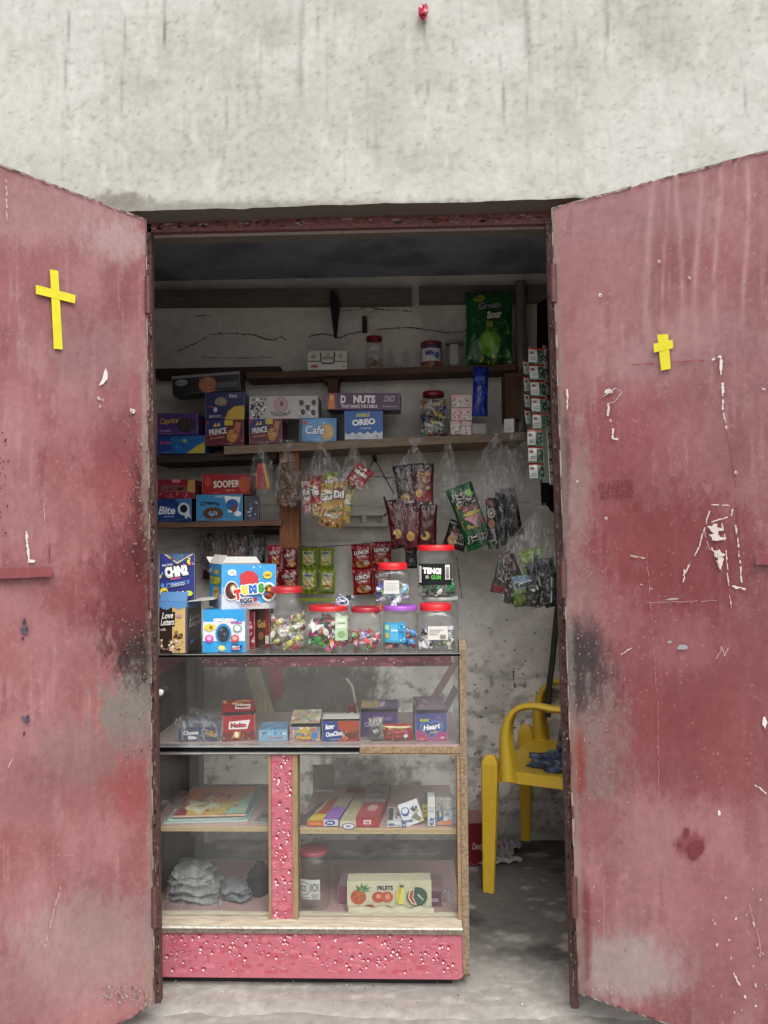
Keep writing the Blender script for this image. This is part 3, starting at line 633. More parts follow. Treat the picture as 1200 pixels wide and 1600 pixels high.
class Door:
    def __init__(s, side_):
        s.side = side_
        if side_ == 0: top, bot, q1, q2 = HL.copy(), HLb.copy(), (0, 254), (178, 1600)
        else: top, bot, q1, q2 = HR.copy(), HRb.copy(), (1200, 232), (1060, 1600)
        bot.z = at(241, 1568, 2.002).z if side_ == 0 else at(904, 1552, 2.002).z
        d1 = at_z(*q1, top.z) - top; d1.z = 0; d1.normalize(); d2 = at_z(*q2, bot.z) - bot; d2.z = 0; d2.normalize()
        s.d = (d1 * .75 + d2 * .25).normalized(); s.top, s.bot = top, bot; s.L = .6
        s.root_n = None; nrm = s.d.cross(Vector((0, 0, 1)));
        if nrm.dot(CAM - top) < 0: nrm = -nrm
        s.n = nrm.normalized(); s.pl = Plane((top + bot) / 2, (s.d.cross(top - bot)).normalized() * (1 if s.d.cross(top - bot).dot(nrm) > 0 else -1)); s.n = s.pl.n
        print("door dir", side_, s.d, s.n)
    def surf(s, px, py, off=0): return s.pl.at(px, py, off + .0025)
    def build(s):
        top, bot, d, L, n = s.top, s.bot, s.d, s.L, s.n; T, B, Dv, Nn = (np.array(v) for v in (top, bot, d, n))
        jag = lambda u: .006 * (fbm(u * 20, u * 0, 70 + s.side, 4) - .5) * 2
        def mp(u, v):
            p = B + (T - B) * v[..., None] + Dv * L * u[..., None]
            p[..., 2] += jag(u) * (v > .999) + jag(u + 5) * (v < .001) + .0
            w_ = .005 * (fbm(u * 2.5, v * 7, 90 + s.side, 3) - .5) * 2 * np.minimum(1, np.minimum(u, 1 - u) * 12) * np.minimum(1, np.minimum(v, 1 - v) * 30); return p + Nn * w_[..., None]
        mb = MB(); inv = s.side == 1
        pgrid(mp, 190, 620, doorcol(s.side), mb, inv=not inv)
        t = n * -.03; a, b, c, e = bot, bot + d * L, top + d * L, top
        mb.hexa([a + t - n * .001, b + t, b - n * .007, a - n * .007, e + t - n * .001, c + t, c - n * .007, e - n * .007], '#7a4a4c')
        rn = random.Random(50 + s.side)
        # worn steel lip round the sheet
        for (p, q) in ((a, e), (e, c), (a, b)):
            w_ = Vector(q - p).normalized(); inw = (n.cross(w_)).normalized() * .006
            if inw.dot(((a + c) / 2) - p) < 0: inw = -inw
            N_ = 60
            for i in range(N_):
                p0, p1 = p.lerp(q, i / N_), p.lerp(q, (i + 1) / N_); k0, k1 = rn.uniform(.3, 1), rn.uniform(.3, 1)
                if rn.random() < .8: mb.face([p0 + n * .0035, p1 + n * .0035, p1 + n * .0035 + inw * k1, p0 + n * .0035 + inw * k0], rn.choice(['#8b7d75', '#6f5a55', '#57403e', '#9d8c82']))
        s.mb = mb; s.rn = rn; return mb
    def flake(s, cx, cy, rx, ry, c='#d9d2cc', rot=0, nseg=9, jag=.55, off=.003):
        rn = s.rn; P = []
        for k in range(nseg):
            a = 2 * math.pi * k / nseg; f = rn.uniform(1 - jag, 1.1); x, y = math.cos(a) * rx * f, math.sin(a) * ry * f
            P.append(s.surf(cx + x * math.cos(rot) - y * math.sin(rot), cy + x * math.sin(rot) + y * math.cos(rot), off))
        s.mb.face(P, c)
    def line(s, pts, w_, c='#d2c5c0', gap=.25, off=.003, jit=.8):
        rn = s.rn
        for (xa, ya), (xb, yb) in zip(pts[:-1], pts[1:]):
            L_ = math.hypot(xb - xa, yb - ya); k = max(1, int(L_ / 5)); nx, ny = -(yb - ya) / L_, (xb - xa) / L_
            for j in range(k):
                if rn.random() < gap: continue
                t0, t1 = j / k, (j + 1) / k; o = rn.uniform(-jit, jit); w0, w1 = w_ * rn.uniform(.08, .5), w_ * rn.uniform(.08, .5)
                x0_, y0_, x1_, y1_ = xa + (xb - xa) * t0 + nx * o, ya + (yb - ya) * t0 + ny * o, xa + (xb - xa) * t1 + nx * o, ya + (yb - ya) * t1 + ny * o
                s.mb.face([s.surf(x0_ - nx * w0, y0_ - ny * w0, off), s.surf(x1_ - nx * w1, y1_ - ny * w1, off), s.surf(x1_ + nx * w1, y1_ + ny * w1, off), s.surf(x0_ + nx * w0, y0_ + ny * w0, off)], c)
    def specks(s, x0, y0, x1, y1, n, r, cols, tall=1.5):
        for i in range(n): s.flake(s.rn.uniform(x0, x1), s.rn.uniform(y0, y1), r * s.rn.uniform(.3, 1), r * s.rn.uniform(.3, 1) * tall, s.rn.choice(cols), s.rn.uniform(-.5, .5), 6)
    def text(s, t, cx, cy, w_, h, c, rot=0, bold=0, shear=.2):
        V, F = textmesh(t, bold, shear); xs = [v[0] for v in V]; ys = [v[1] for v in V]; a = R(rot); Q = []
        for x, y in V:
            X = (x - (min(xs) + max(xs)) / 2) * w_ / (max(xs) - min(xs)); Y = -(y - (min(ys) + max(ys)) / 2) * h / (max(ys) - min(ys)); Q.append(s.surf(cx + X * math.cos(a) - Y * math.sin(a), cy + X * math.sin(a) + Y * math.cos(a), .0032))
        s.mb.mesh(Q, F, c)
WHT = ['#bfb0ac', '#b8a3a0', '#cfc5c0', '#ad9390']
DL = Door(0); DL.build()
DL.mb.face([DL.surf(*p, .003) for p in ((165, 575), (168, 582), (168, 592), (161, 600), (154, 603), (160, 592), (162, 583))], '#e0d8d2')
DL.specks(150, 620, 162, 636, 6, 2.5, WHT); DL.flake(207, 642, 5, 5, '#cbbfba'); DL.flake(206, 643, 2, 2, '#4c3a3a')
DL.line([(41, 830), (44, 860), (46, 878)], 5, '#dcd4ce', .1); DL.flake(49, 877, 7, 5, '#dcd4ce'); DL.line([(69, 780), (70, 815)], 1.5, '#c9a5a5'); DL.line([(78, 845), (77, 880)], 2, '#7c3238', .1)
for x, y, rr in ((38, 980, 6), (40, 1128, 6)):
    for k in range(6): DL.flake(x + DL.rn.uniform(-4, 4), y + DL.rn.uniform(-11, 11), rr * .7, rr, ['#50505c', '#5c5866', '#463c44'][k % 3], DL.rn.uniform(-.6, .6), 9, .7, .003 + k * .0001)
    DL.flake(x - 2, y + 18, 3, 4, '#54343c')
DL.specks(190, 640, 236, 900, 90, 1.7, ['#a0908a', '#8d7c77', '#4a3030'], 2); DL.specks(190, 960, 238, 1180, 200, 1.2, ['#9a8c86', '#857772', '#4a3836'], 2.2); DL.specks(10, 270, 230, 1560, 50, .9, ['#b99594', '#642f35', '#7a4045'])
DL.specks(0, 660, 14, 880, 26, 1.7, ['#4c2a2e'], 2.4); DL.line([(75, 680), (68, 720), (66, 760)], 1.2, '#7e373f', .15)
DL.line([(95, 1385), (70, 1480)], 1.4, '#cbb4b4', .3); DL.line([(12, 1200), (20, 1185)], 1.6, '#d0c4c0', .1); DL.line([(85, 1337), (115, 1336)], 1.2, '#c4a6a5'); DL.line([(190, 1100), (205, 1250)], 1.2, '#9d8b88', .5); DL.line([(10, 280), (11, 350)], 3, '#caa0a4', .2)
DL.specks(160, 1540, 236, 1572, 90, 2.2, ['#9a8d84', '#6f625c', '#b7aaa0'])
for cx, cy in ((118, 725), (180, 715)):     # scuffed handprints
    DL.line([(cx - 18, cy + 22), (cx - 10, cy), (cx, cy - 14), (cx + 10, cy - 2), (cx + 16, cy + 20)], 1.6, '#8b4048', .3)
DR = Door(1); DR.build()
DR.flake(950, 612, 12, 6, '#c9c6c8', -.2); DR.line([(942, 620), (962, 606), (972, 612), (960, 628), (948, 630)], 1.6, '#cdb9b9', .1); DR.line([(951, 630), (950, 650), (957, 664)], 4, '#d0c2c0', .15); DR.line([(957, 664), (958, 686), (966, 687)], 5, '#cfc6c4', .2)
DR.line([(1112, 562), (1126, 556), (1127, 585)], 5, '#ddd6d0', .1); DR.line([(1129, 598), (1130, 640)], 6, '#d6ccc8', .15); DR.line([(1131, 640), (1135, 670)], 3, '#cdbdba', .2); DR.line([(1135, 670), (1150, 760)], 2, '#7d3a42', .1)
DR.line([(886, 608), (887, 640)], 3, '#d9cfc9', .05)
DR.line([(1112, 788), (1092, 855), (1068, 900)], 3.2, '#c9bab6', .2); DR.line([(1100, 830), (1110, 860)], 2, '#c9aaa8', .1); DR.line([(1108, 845), (1130, 900)], 2.5, '#d2bfbb', .2); DR.line([(1112, 788), (1146, 790), (1142, 806), (1106, 818)], 3, '#cdb9b6', .35)
for (x, y), (a, b) in (((1118, 826), (14, 9)), ((1122, 840), (16, 8)), ((1122, 866), (17, 9)), ((1126, 880), (8, 12))): DR.flake(x, y, a, b, '#cfc4be', .3, 12, .7)
DR.line([(1128, 812), (1132, 840), (1138, 905), (1142, 950)], 3, '#c6b8b4', .3); DR.line([(1150, 820), (1160, 915)], 3.5, '#c6b8b4', .15); DR.line([(1138, 915), (1165, 920)], 5, '#dcd4ce', .2); DR.line([(1150, 790), (1152, 820)], 1.5, '#6d3a3f', .2)
DR.line([(985, 868), (1008, 872)], 3.5, '#a8a08e', .1); DR.line([(1000, 912), (1025, 922)], 1.8, '#c4b4ae', .2); DR.line([(1010, 942), (1125, 938)], 1.2, '#b08a8a', .15); DR.flake(1052, 936, 14, 2.5, '#a39c8c'); DR.line([(1070, 890), (1068, 915)], 3, '#d5c9c4', .3); DR.flake(1066, 1011, 11, 5, '#9a9ea2'); DR.flake(1046, 1003, 4, 3, '#98a0a0')
DR.text('N 62262B', 962, 757, 54, 13, '#6e2c36', -4); DR.text('0515012', 964, 772, 52, 12, '#6a2833', -3); DR.line([(945, 742), (965, 735), (975, 742), (990, 738)], 1.4, '#742f39', .1)
DR.line([(970, 1022), (992, 1010)], 2.4, '#cfc0bb', .1); DR.line([(1120, 1030), (1128, 1010), (1132, 1025), (1138, 1012)], 1.5, '#c3abaa', .1); DR.flake(1195, 1129, 4, 11, '#e6e0da'); DR.line([(1180, 1226), (1198, 1240)], 2.5, '#d9cfca', .1); DR.flake(1124, 1270, 2.5, 6, '#ddd5cf')
DR.line([(1010, 860), (1028, 1100), (1030, 1252)], 1.1, '#ad7a7d', .2); DR.line([(1122, 860), (1120, 1050)], 1.3, '#7c3239', .4); DR.line([(1170, 1410), (1185, 1460), (1190, 1500)], 3, '#b08086', .1); DR.line([(1146, 1520), (1165, 1560)], 4, '#d8c8c4', .3)
DR.specks(1110, 1380, 1200, 1590, 26, 2.2, WHT, 2); DR.specks(880, 860, 960, 1250, 230, 1.2, ['#a08c88', '#8c7d78', '#b3a29d', '#6a4346'], 2); DR.specks(880, 280, 1195, 1570, 80, 1.0, ['#b99594', '#b08a8a', '#6f343a']); DR.specks(905, 1330, 1100, 1500, 22, 1.3, WHT); DR.specks(912, 1540, 990, 1560, 30, 1.8, ['#9a8d84', '#8a7c76', '#b7aaa0'])
DR.flake(1072, 1300, 7, 9, '#74363a'); DR.flake(1086, 1328, 12, 16, '#74363a', .4, 10, .3); DR.flake(1062, 1320, 4, 4, '#74363a'); DR.line([(985, 570), (1120, 562)], 3, '#8b4148', .2)
for x, y in ((938, 461), (1030, 408), (1078, 435), (1193, 608), (903, 753), (947, 810), (1150, 738)): DR.flake(x, y, 3, 3, '#d3c8c2'); DR.flake(x + .5, y + .5, 1.4, 1.4, '#3a2a28', off=.0034)
def solid_on(door, name, polys, c, th, parent, m, off=.002):
    q = MB()
    for k, pts in enumerate(polys):
        o = off + k * .0006; f = [door.surf(x, y, o + th) for x, y in pts]; b = [door.surf(x, y, o) for x, y in pts]
        q.face(f, c); q.face(b[::-1], c)
        for i in range(len(pts)): j = (i + 1) % len(pts); q.face([f[i], b[i], b[j], f[j]], c)
    return q.build(name, m, parent)
YEL = '#d9cf3a'
for D_, crosses in ((DL, [[(78, 421), (91, 423), (98, 546), (84, 545)], [(56, 445), (118, 461), (117, 474), (56, 459)]]),
                    (DR, [[(1027, 523), (1044, 522), (1048, 576), (1033, 579)], [(1021, 537), (1051, 531), (1052, 544), (1022, 551)]])):
    o = D_.mb.build("door", STEEL, shop)
    o["label"] = "worn red steel door opened outwards on the left of the doorway" if D_ is DL else "worn red steel door opened outwards on the right of the doorway"
    solid_on(D_, "tape_cross", crosses, YEL, .0004, o, PAPER, .004)
    if D_ is DL:
        q = solid_on(D_, "bolt", [[(-40, 889), (80, 886), (84, 892), (80, 901), (-40, 905)], [(-40, 893), (48, 892), (48, 903), (-40, 905)]], '#874a4e', .010, o, STEEL, .003)
    else:
        solid_on(D_, "bolt", [[(1181, 867), (1240, 864), (1240, 884), (1181, 882)], [(1186, 870), (1240, 868), (1240, 880), (1186, 879)]], '#874a4e', .010, o, STEEL, .003)
    # barrel hinges on the frame side
    for t in (.12, .52, .9):
        h = D_.bot.lerp(D_.top, t); q = MB(); q.tube([h + D_.n * .006 - Vector((0, 0, .05)), h + D_.n * .006 + Vector((0, 0, .05))], .008, '#5b3b3a', 10); q.build("hinge", RUST, o)
# pink scrap hanging from a nail on the wall
c = at(661, 21, 2.0); q = MB(); rn = random.Random(3)
for k in range(5):
    P = []
    for i in range(9):
        for_ = []
        a = 2 * math.pi * i / 8
        for j in range(5):
            r_ = .017 * (j / 4); for_.append((c.x + math.cos(a + k) * r_ * .8, c.y - .004 - .004 * k + .005 * math.sin(a * 3 + k * 2) * j / 4, c.z + math.sin(a + k) * r_ * (1.15 - .1 * k)))
        P.append(for_)
    q.grid(np.array(P), ['#c8324f', '#e05f78', '#b02440', '#e88a9c', '#c43a56'][k])
q.tube([c + Vector((0, .015, 0)), c + Vector((0, -.03, .002))], .002, '#4a4644', 6)
tag(q.build("plastic_flower", FILM), "small crumpled pink scrap nailed to the plaster high above the doorway", "decoration")
# ================================================================== WALL SHELVES
def plank(name, label, p0, p1, th, Yf, Yb, c, sag=0, m=WOOD, group='rough wooden shelves on the back wall', build=True):
    a, b = at(p0[0], p0[1], Yf), at(p1[0], p1[1], Yf); h = Vector((0, 0, -th * Yf / FPX)); mb = MB(); rn = random.Random(int(p0[0] + p1[0])); N_ = 14; T = []; 
    for i in range(N_ + 1):
        p = a.lerp(b, i / N_); j = rn.uniform(-.0012, .0012); T.append([tuple(p + h + Vector((0, 0, rn.uniform(-.0015, .0015)))), tuple(p + Vector((0, j * 2, -.0006))), tuple(p + Vector((0, .002, 0))), (p.x, Yb, p.z), tuple(Vector((p.x, Yb, p.z)) + h)])
    T = np.array(T); mb.grid(T[:, [0, 1, 2, 3, 4, 0]], c, False); mb.face([T[0][k] for k in range(5)], c); mb.face([T[-1][k] for k in (4, 3, 2, 1, 0)], c)
    o = mb.build(name, m); return tag(o, label, 'shelf', group) if label else o
YS = 2.93; YA = 3.06
LA = ((385, 582), (806, 568)); LB = ((350, 697), (820, 675)); LB2 = ((236, 712), (432, 704)); LC = ((236, 816), (440, 812)); LA2 = ((236, 576), (437, 572))
def ly(L, x): return L[0][1] + (L[1][1] - L[0][1]) * (x - L[0][0]) / (L[1][0] - L[0][0])
SA = plank('wall_shelf', 'thin red-brown plank along the upper back wall carrying clear jars and a green bag', LA[0], LA[1], 10, YA, 3.19, '#5c4338')
SB = plank('wall_shelf', 'long pale-edged plank across the middle of the back wall with plastic bags hanging below', LB[0], LB[1], 13, YS, 3.19, '#857362')
plank('wall_shelf', 'dark plank at the left end of the middle shelf under purple and blue cartons', LB2[0], LB2[1], 12, YS + .03, 3.19, '#3b302a')
SC = plank('wall_shelf', 'short low plank at the left of the back wall under blue and red cartons', LC[0], LC[1], 9, YS, 3.19, '#6a5040')
plank('wall_shelf', 'dark empty plank high at the left under the roof boards', LA2[0], LA2[1], 11, YS + .15, 3.19, '#3a302b')
# brackets and post
def block(rects, Y, d, c, parent=None, name='bracket', m=WOODV):
    mb = MB()
    for x0, y0, x1, y1 in rects:
        p, q = at(x0, y1, Y), at(x1, y0, Y); mb.hexa([p, (q.x, Y, p.z), (q.x, Y + d, p.z), (p.x, Y + d, p.z), (p.x, Y, q.z), q, (q.x, Y + d, q.z), (p.x, Y + d, q.z)], c)
    return mb.build(name, m, parent)
block([(505, 589, 529, 596), (512, 596, 528, 640)], 3.10, .1, '#5a3a2e', SA)
block([(790, 582, 812, 655)], 3.06, .12, '#5d4334', SA); 
mb = MB(); a, b = at(812, 588, 3.0), at(832, 560, 2.86); mb.hexa([at(806, 600, 3.0), at(815, 600, 3.0), at(838, 566, 2.8), at(829, 566, 2.8), at(806, 588, 3.0), at(815, 588, 3.0), at(838, 554, 2.8), at(829, 554, 2.8)], '#6f4c38'); mb.build('arm', WOOD, SA)
tag(block([(437, 700, 467, 856)], 2.955, .05, '#7c5236', name='wooden_post'), 'brown upright wooden post below the middle shelf', 'post')
block([(395, 827, 437, 836)], 3.05, .13, '#2c2622', SC)
# pipe and dark hanging cloths in the top right corner
mb = MB(); mb.tube([at(813, 440, 3.12), at(814, 600, 3.12), at(814, 676, 3.12)], .022, '#6a675f', 14); tag(mb.build('wall_pipe', PLAST), 'grey vertical pipe in the top right corner of the room', 'pipe')
def cloth(label, x0, y0, x1, y1, Y, c, seed, name='hanging_cloth', cat='cloth', amp=.02, m=CLOTH):
    a, b = at(x0, y0, Y), at(x1, y1, Y); P = []
    for j in range(40):
        v = j / 39; P.append([(lerp(a.x, b.x, u + .015 * math.sin(v * 7 + seed)), Y + amp * math.sin(u * 17 + seed + v * 2) + amp * .5 * math.sin(u * 31 + v * 5), lerp(a.z, b.z, v) + .015 * math.sin(u * 9 + seed) * v) for u in np.linspace(0, 1, 40)])
    mb = MB(); A = np.array(P); mb.grid(A, c); B = A.copy(); B[..., 1] += .012; mb.grid(B[:, ::-1], c); return tag(mb.build(name, m), label, cat)
cloth('black cloth hanging behind the sachet strips at the right edge', 840, 470, 905, 795, 2.98, '#17181c', 1)
# black blade-shaped strap and brown scrap on the wall
mb = MB(); P = [(521, 453), (530, 466), (531, 478), (526, 527), (522, 527), (516, 480), (516, 456)]; f = [at(x, y, 3.12) for x, y in P]; g = [p + Vector((0, .02, 0)) for p in f]; mb.face(f, '#15161f'); mb.face(g[::-1], '#15161f')
for i in range(7): j = (i + 1) % 7; mb.face([f[i], g[i], g[j], f[j]], '#20222c')
tag(mb.build('hanging_strap', PLAST), 'narrow black tapering strap hanging from the roof board above the white carton', 'strap')
block([(566, 494, 573, 519)], 3.185, .015, '#3c322a', name='wood_scrap'); tag(bpy.data.objects['wood_scrap'], 'small brown strip fixed to the wall above the tall small jar', 'wood strip')
# cream moulded rack strip and wire hanger
mb = MB()
for r_ in ((536, 798, 606, 806), (536, 818, 606, 823), (536, 806, 540, 818), (566, 806, 573, 818), (598, 806, 606, 818)):
    p, q = at(r_[0], r_[3], 3.17), at(r_[2], r_[1], 3.17); mb.box((p.x, 3.155, p.z), (q.x, 3.19, q.z), '#b9b6a6' if r_[1] > 800 else '#c6c4b6')
tag(mb.build('socket_panel', PLAST), 'cream moulded panel with square openings on the back wall behind the bags', 'panel')
mb = MB(); n0 = at(585, 716, 3.12)
mb.tube([at(557, 768, 3.14), at(572, 742, 3.12), n0], .0022, '#2c2722', 6); mb.tube([n0, at(597, 738, 3.12), at(616, 772, 3.14)], .0022, '#2c2722', 6); mb.tube([n0 + Vector((0, .07, 0)), n0 + Vector((0, -.015, .004))], .009, '#2a2624', 8); mb.tube([at(600, 776, 3.14), at(606, 800, 3.14), at(600, 806, 3.14)], .005, '#55513c', 6)
tag(mb.build('wire_hanger', RUST), 'thin dark wire bent over a nail between two hanging bags', 'wire')

# ================================================================== DISPLAY COUNTER
YF, YK = 2.155, 2.56
def cx(px, py=1200, Y=YF): return at(px, py, Y).x
def cz(py, px=480, Y=YF): return at(px, py, Y).z
counter = empty('display_counter', (cx(480), 2.36, 0), 'glass-fronted shop counter trimmed in pink droplet vinyl', 'counter')
ZTOP = cz(1021); XL0, XR0 = cx(226), cx(719.5); XR1 = cx(730)
PINK = '#ad626e'
def droplets(mb, x0, x1, z0, z1, Y, n, seed, back=False):
    rn = random.Random(seed)
    def el(x, z, rx, rz, o, c, K=10):
        mb.face([(min(max(x + math.cos(2 * math.pi * i / K) * rx, x0), x1), Y - o, min(max(z + math.sin(2 * math.pi * i / K) * rz, z0), z1)) for i in range(K)], c)
    for i in range(int(n * 1.2)):
        x, z = rn.uniform(x0 + .002, x1 - .002), rn.uniform(z0 + .002, z1 - .002); r = rn.uniform(.001, .008); el(x, z, r * rn.uniform(.8, 3), r * rn.uniform(.5, 1.2), .0002 + i * 1e-7, rn.choice(['#b8626f', '#aa5462', '#bd6c78', '#a8505e']))
    for i in range(n):
        x, z = rn.uniform(x0 + .004, x1 - .004), rn.uniform(z0 + .004, z1 - .004); r = rn.choice([.001, .0014, .0018, .0024, .0032, .0042]) * rn.uniform(.8, 1.1); o = .0004 + i * 2e-6
        el(x + r * .25, z + r * .7, r * 1.15, r * 1.5, o, '#782032'); el(x, z, r, r, o + .0002, '#b86c7a'); el(x - r * .1, z - r * .1, r * .68, r * .68, o + .0004, '#ddc9cb', 8)
        if r > .003: el(x + r * .35, z - r * .35, r * .22, r * .22, o + .0006, '#ffffff', 6)
# base panel
zb0, zb1 = .03, cz(1458); mb = MB(); r = .022
pts = [(XL0, zb0)] + [(XR0 + .004 - r + r * math.sin(a), zb0 + r - r * math.cos(a)) for a in np.linspace(0, math.pi / 2, 7)] + [(XR0 + .004, zb1), (XL0, zb1)]
mb.face([(x, YF, z) for x, z in pts], PINK)
for (xa, za), (xb, zb_) in zip(pts, pts[1:] + pts[:1]): mb.face([(xa, YF, za), (xa, YF + .016, za), (xb, YF + .016, zb_), (xb, YF, zb_)], '#8c5a50')
droplets(mb, XL0 + .005, XR0 - .012, zb0 + .012, zb1, YF, 330, 3); mb.build('base_panel', VINYL, counter)
# kick frame under the counter, dark
mb = MB(); mb.box((XL0, YF + .03, 0), (XR0 - .03, YF + .06, zb0 + .02), '#2a2524'); mb.box((XL0, YK - .04, 0), (XR0, YK, zb0 + .02), '#2a2524'); mb.build('plinth', WOOD, counter)
# bottom deck, its moulding and the metal strip
zd = cz(1437); mb = MB(); mb.box((XL0, YF + .004, zd - .02), (XR0, YK, zd - .003), '#a98886'); mb.build('bottom_deck', VINYL, counter)
mb = MB(); mb.box((XL0, YF - .006, cz(1446.5)), (XR0 - .002, YF + .02, cz(1436)), '#b5a996'); mb.box((XL0, YF + .021, cz(1440)), (XR0 - .002, YF + .03, cz(1432)), '#bdb29f'); mb.build('moulding', WOOD, counter)
mb = MB(); mb.box((XL0, YF - .010, cz(1449)), (XR0, YF + .002, cz(1447)), '#d8d4ca'); mb.box((XL0, YF - .008, cz(1457)), (XR0, YF + .002, cz(1449.2)), '#6f6557'); mb.build('trim_strip', RUST, counter)
# pillar with droplets and pine lippings
z0, z1 = cz(1446), cz(1177.5); mb = MB(); xa, xb = cx(424), cx(456.5); mb.box((xa, YF + .001, z0), (xb, YF + .02, z1), PINK); droplets(mb, xa, xb, z0, z1, YF + .001, 150, 9); pil = mb.build('pillar', VINYL, counter)
for a_, b_ in ((419.5, 423.8), (456.8, 465)):
    mb = MB(); mb.box((cx(a_), YF - .003, z0 + .002), (cx(b_), YF + .05, z1), '#8f785e'); mb.build('lipping', WOODV, counter)
# floor of the glass case (divider) and its front edge: aluminium on the left, raw board on the right
zt, zt2 = cz(1163.5), cz(1176.5)
mb = MB(); mb.box((XL0, YF + .002, zt2 + .003), (XR0, YK, zt - .001), '#a08c88'); mb.build('case_floor', VINYL, counter)
mb = MB(); xm = cx(562); mb.box((XL0, YF - .012, cz(1166)), (xm, YF + .004, cz(1163)), '#cfd0d0'); mb.box((XL0, YF - .012, cz(1176.5)), (xm, YF + .004, cz(1174)), '#cfd0d0'); mb.box((XL0, YF - .004, cz(1174)), (xm, YF + .003, cz(1166)), '#1d1e1f'); mb.build('sliding_rail', CHROME, counter)
mb = MB(); mb.box((xm + .001, YF - .004, cz(1176)), (XR0, YF + .0015, cz(1167)), '#8a765c'); mb.build('raw_edge', CHIP, counter)
mb = MB(); mb.box((XL0, YF - .002, cz(1179.5)), (XR0, YF + .02, cz(1177)), '#85705a'); mb.box((cx(713.5), YF + .0, cz(1436)), (XR0, YF + .035, cz(1180)), '#8f755a'); mb.build('pine_bead', WOOD, counter)
# middle shelves with carved edge tape
def shelf(xa, xb, ya, yb):
    mb = MB(); za, zb_ = cz(ya), cz(yb); mb.box((cx(xa), YF + .03, zb_), (cx(xb), YK, za), '#b99a96'); mb.box((cx(xa), YF + .026, zb_), (cx(xb), YF + .0296, za - .0005), '#bfa77c')
    rn = random.Random(int(xa)); n = int((xb - xa) / 5)
    for i in range(n):
        x = lerp(cx(xa), cx(xb), (i + .5) / n); z = (za + zb_) / 2; rr = (za - zb_) * .3
        for k in range(7):
            a0, a1 = k * .8 + i, k * .8 + .6 + i; mb.face([(x + math.cos(a0) * rr, YF + .0255, z + math.sin(a0) * rr), (x + math.cos(a1) * rr, YF + .0255, z + math.sin(a1) * rr), (x + math.cos(a1) * rr * .6, YF + .0255, z + math.sin(a1) * rr * .6), (x + math.cos(a0) * rr * .6, YF + .0255, z + math.sin(a0) * rr * .6)], '#7c6543')
    return mb.build('middle_shelf', VINYL, counter)
shelf(226, 419, 1298, 1305); shelf(465.5, 713, 1299.5, 1308)
# side board (left, dark inside), right post with rounded ends, rear rails
mb = MB(); mb.box((XL0 - .016, YF, .03), (XL0 - .001, YK, ZTOP - .002), '#4b3a3a'); mb.box((XL0, YF + .34, .06), (XL0 + .06, YK - .002, ZTOP - .03), '#2f2626'); mb.build('side_panel', VINYL, counter)
mb = MB(); zc0, zc1 = .028, cz(1001, 725); pts = []; xw = XR1 - XR0; PR = .03
prof = [(YF - .004 + PR * (1 - math.sin(a)), zc0 + PR * (1 - math.cos(a))) for a in np.linspace(0, math.pi / 2, 6)][::1]
prof = [(YF + .05, zc0)] + [(YF - .004 + PR - PR * math.sin(a), zc0 + PR - PR * math.cos(a)) for a in np.linspace(0, math.pi / 2, 6)] + [(YF - .004 + PR - PR * math.cos(a), zc1 - PR + PR * math.sin(a)) for a in np.linspace(0, math.pi / 2, 6)] + [(YF + .05, zc1)]
# a board standing edge-on, slightly splayed so that only its raw edge faces the front
L_ = [(XR0, y, z) for y, z in prof]; R2 = [(XR1, y, z) for y, z in prof]; mb.face(L_[::-1], '#77685a'); mb.face(R2, '#77685a')
for i in range(len(prof)): j = (i + 1) % len(prof); mb.face([L_[i], R2[i], R2[j], L_[j]], '#81705c')
mb.build('post', CHIP, counter)
mb = MB(); za, zb_ = cz(1026, Y=YK - .01), cz(1041, Y=YK - .01); mb.box((XL0, YK - .02, zb_), (XR0, YK, za), '#7c3744'); droplets(mb, XL0 + .01, XR0 - .01, zb_, za, YK - .02, 40, 5); mb.box((XL0, YF + .03, za + .002), (XL0 + .025, YK - .02, ZTOP - .009), '#7c3744'); mb.build('top_rail', VINYL, counter)
# top pane with aluminium edge, front panes, side pane
mb = MB(); mb.box((XL0 - .01, YF - .01, ZTOP - .006), (XR0 - .001, YK, ZTOP), '#ffffff'); mb.build('top_glass', GLASS, counter)
mb = MB(); mb.box((XL0 - .01, YF - .0135, ZTOP - .007), (XR0 + .002, YF - .0105, ZTOP + .0005), '#101314'); mb.box((XL0 - .01, YF - .0150, ZTOP - .0006), (XR0 + .001, YF - .0137, ZTOP + .0010), '#c9cdcd'); mb.build('edge_strip', CHROME, counter)
for nm, xa, xb, ya, yb, yy in (('front_glass', 226, 719, 1024, 1163, YF + .006), ('front_glass', 226, 419, 1180, 1436, YF + .014), ('front_glass', 466, 712, 1180, 1436, YF + .014)):
    mb = MB(); mb.box((cx(xa), yy, cz(yb)), (cx(xb), yy + .004, cz(ya)), '#ffffff'); mb.build(nm, GLASS, counter)
mb = MB(); mb.box((XR0 + .003, YF + .05, .05), (XR0 + .007, YK, ZTOP - .01), '#ffffff'); mb.build('side_glass', GLASS, counter)
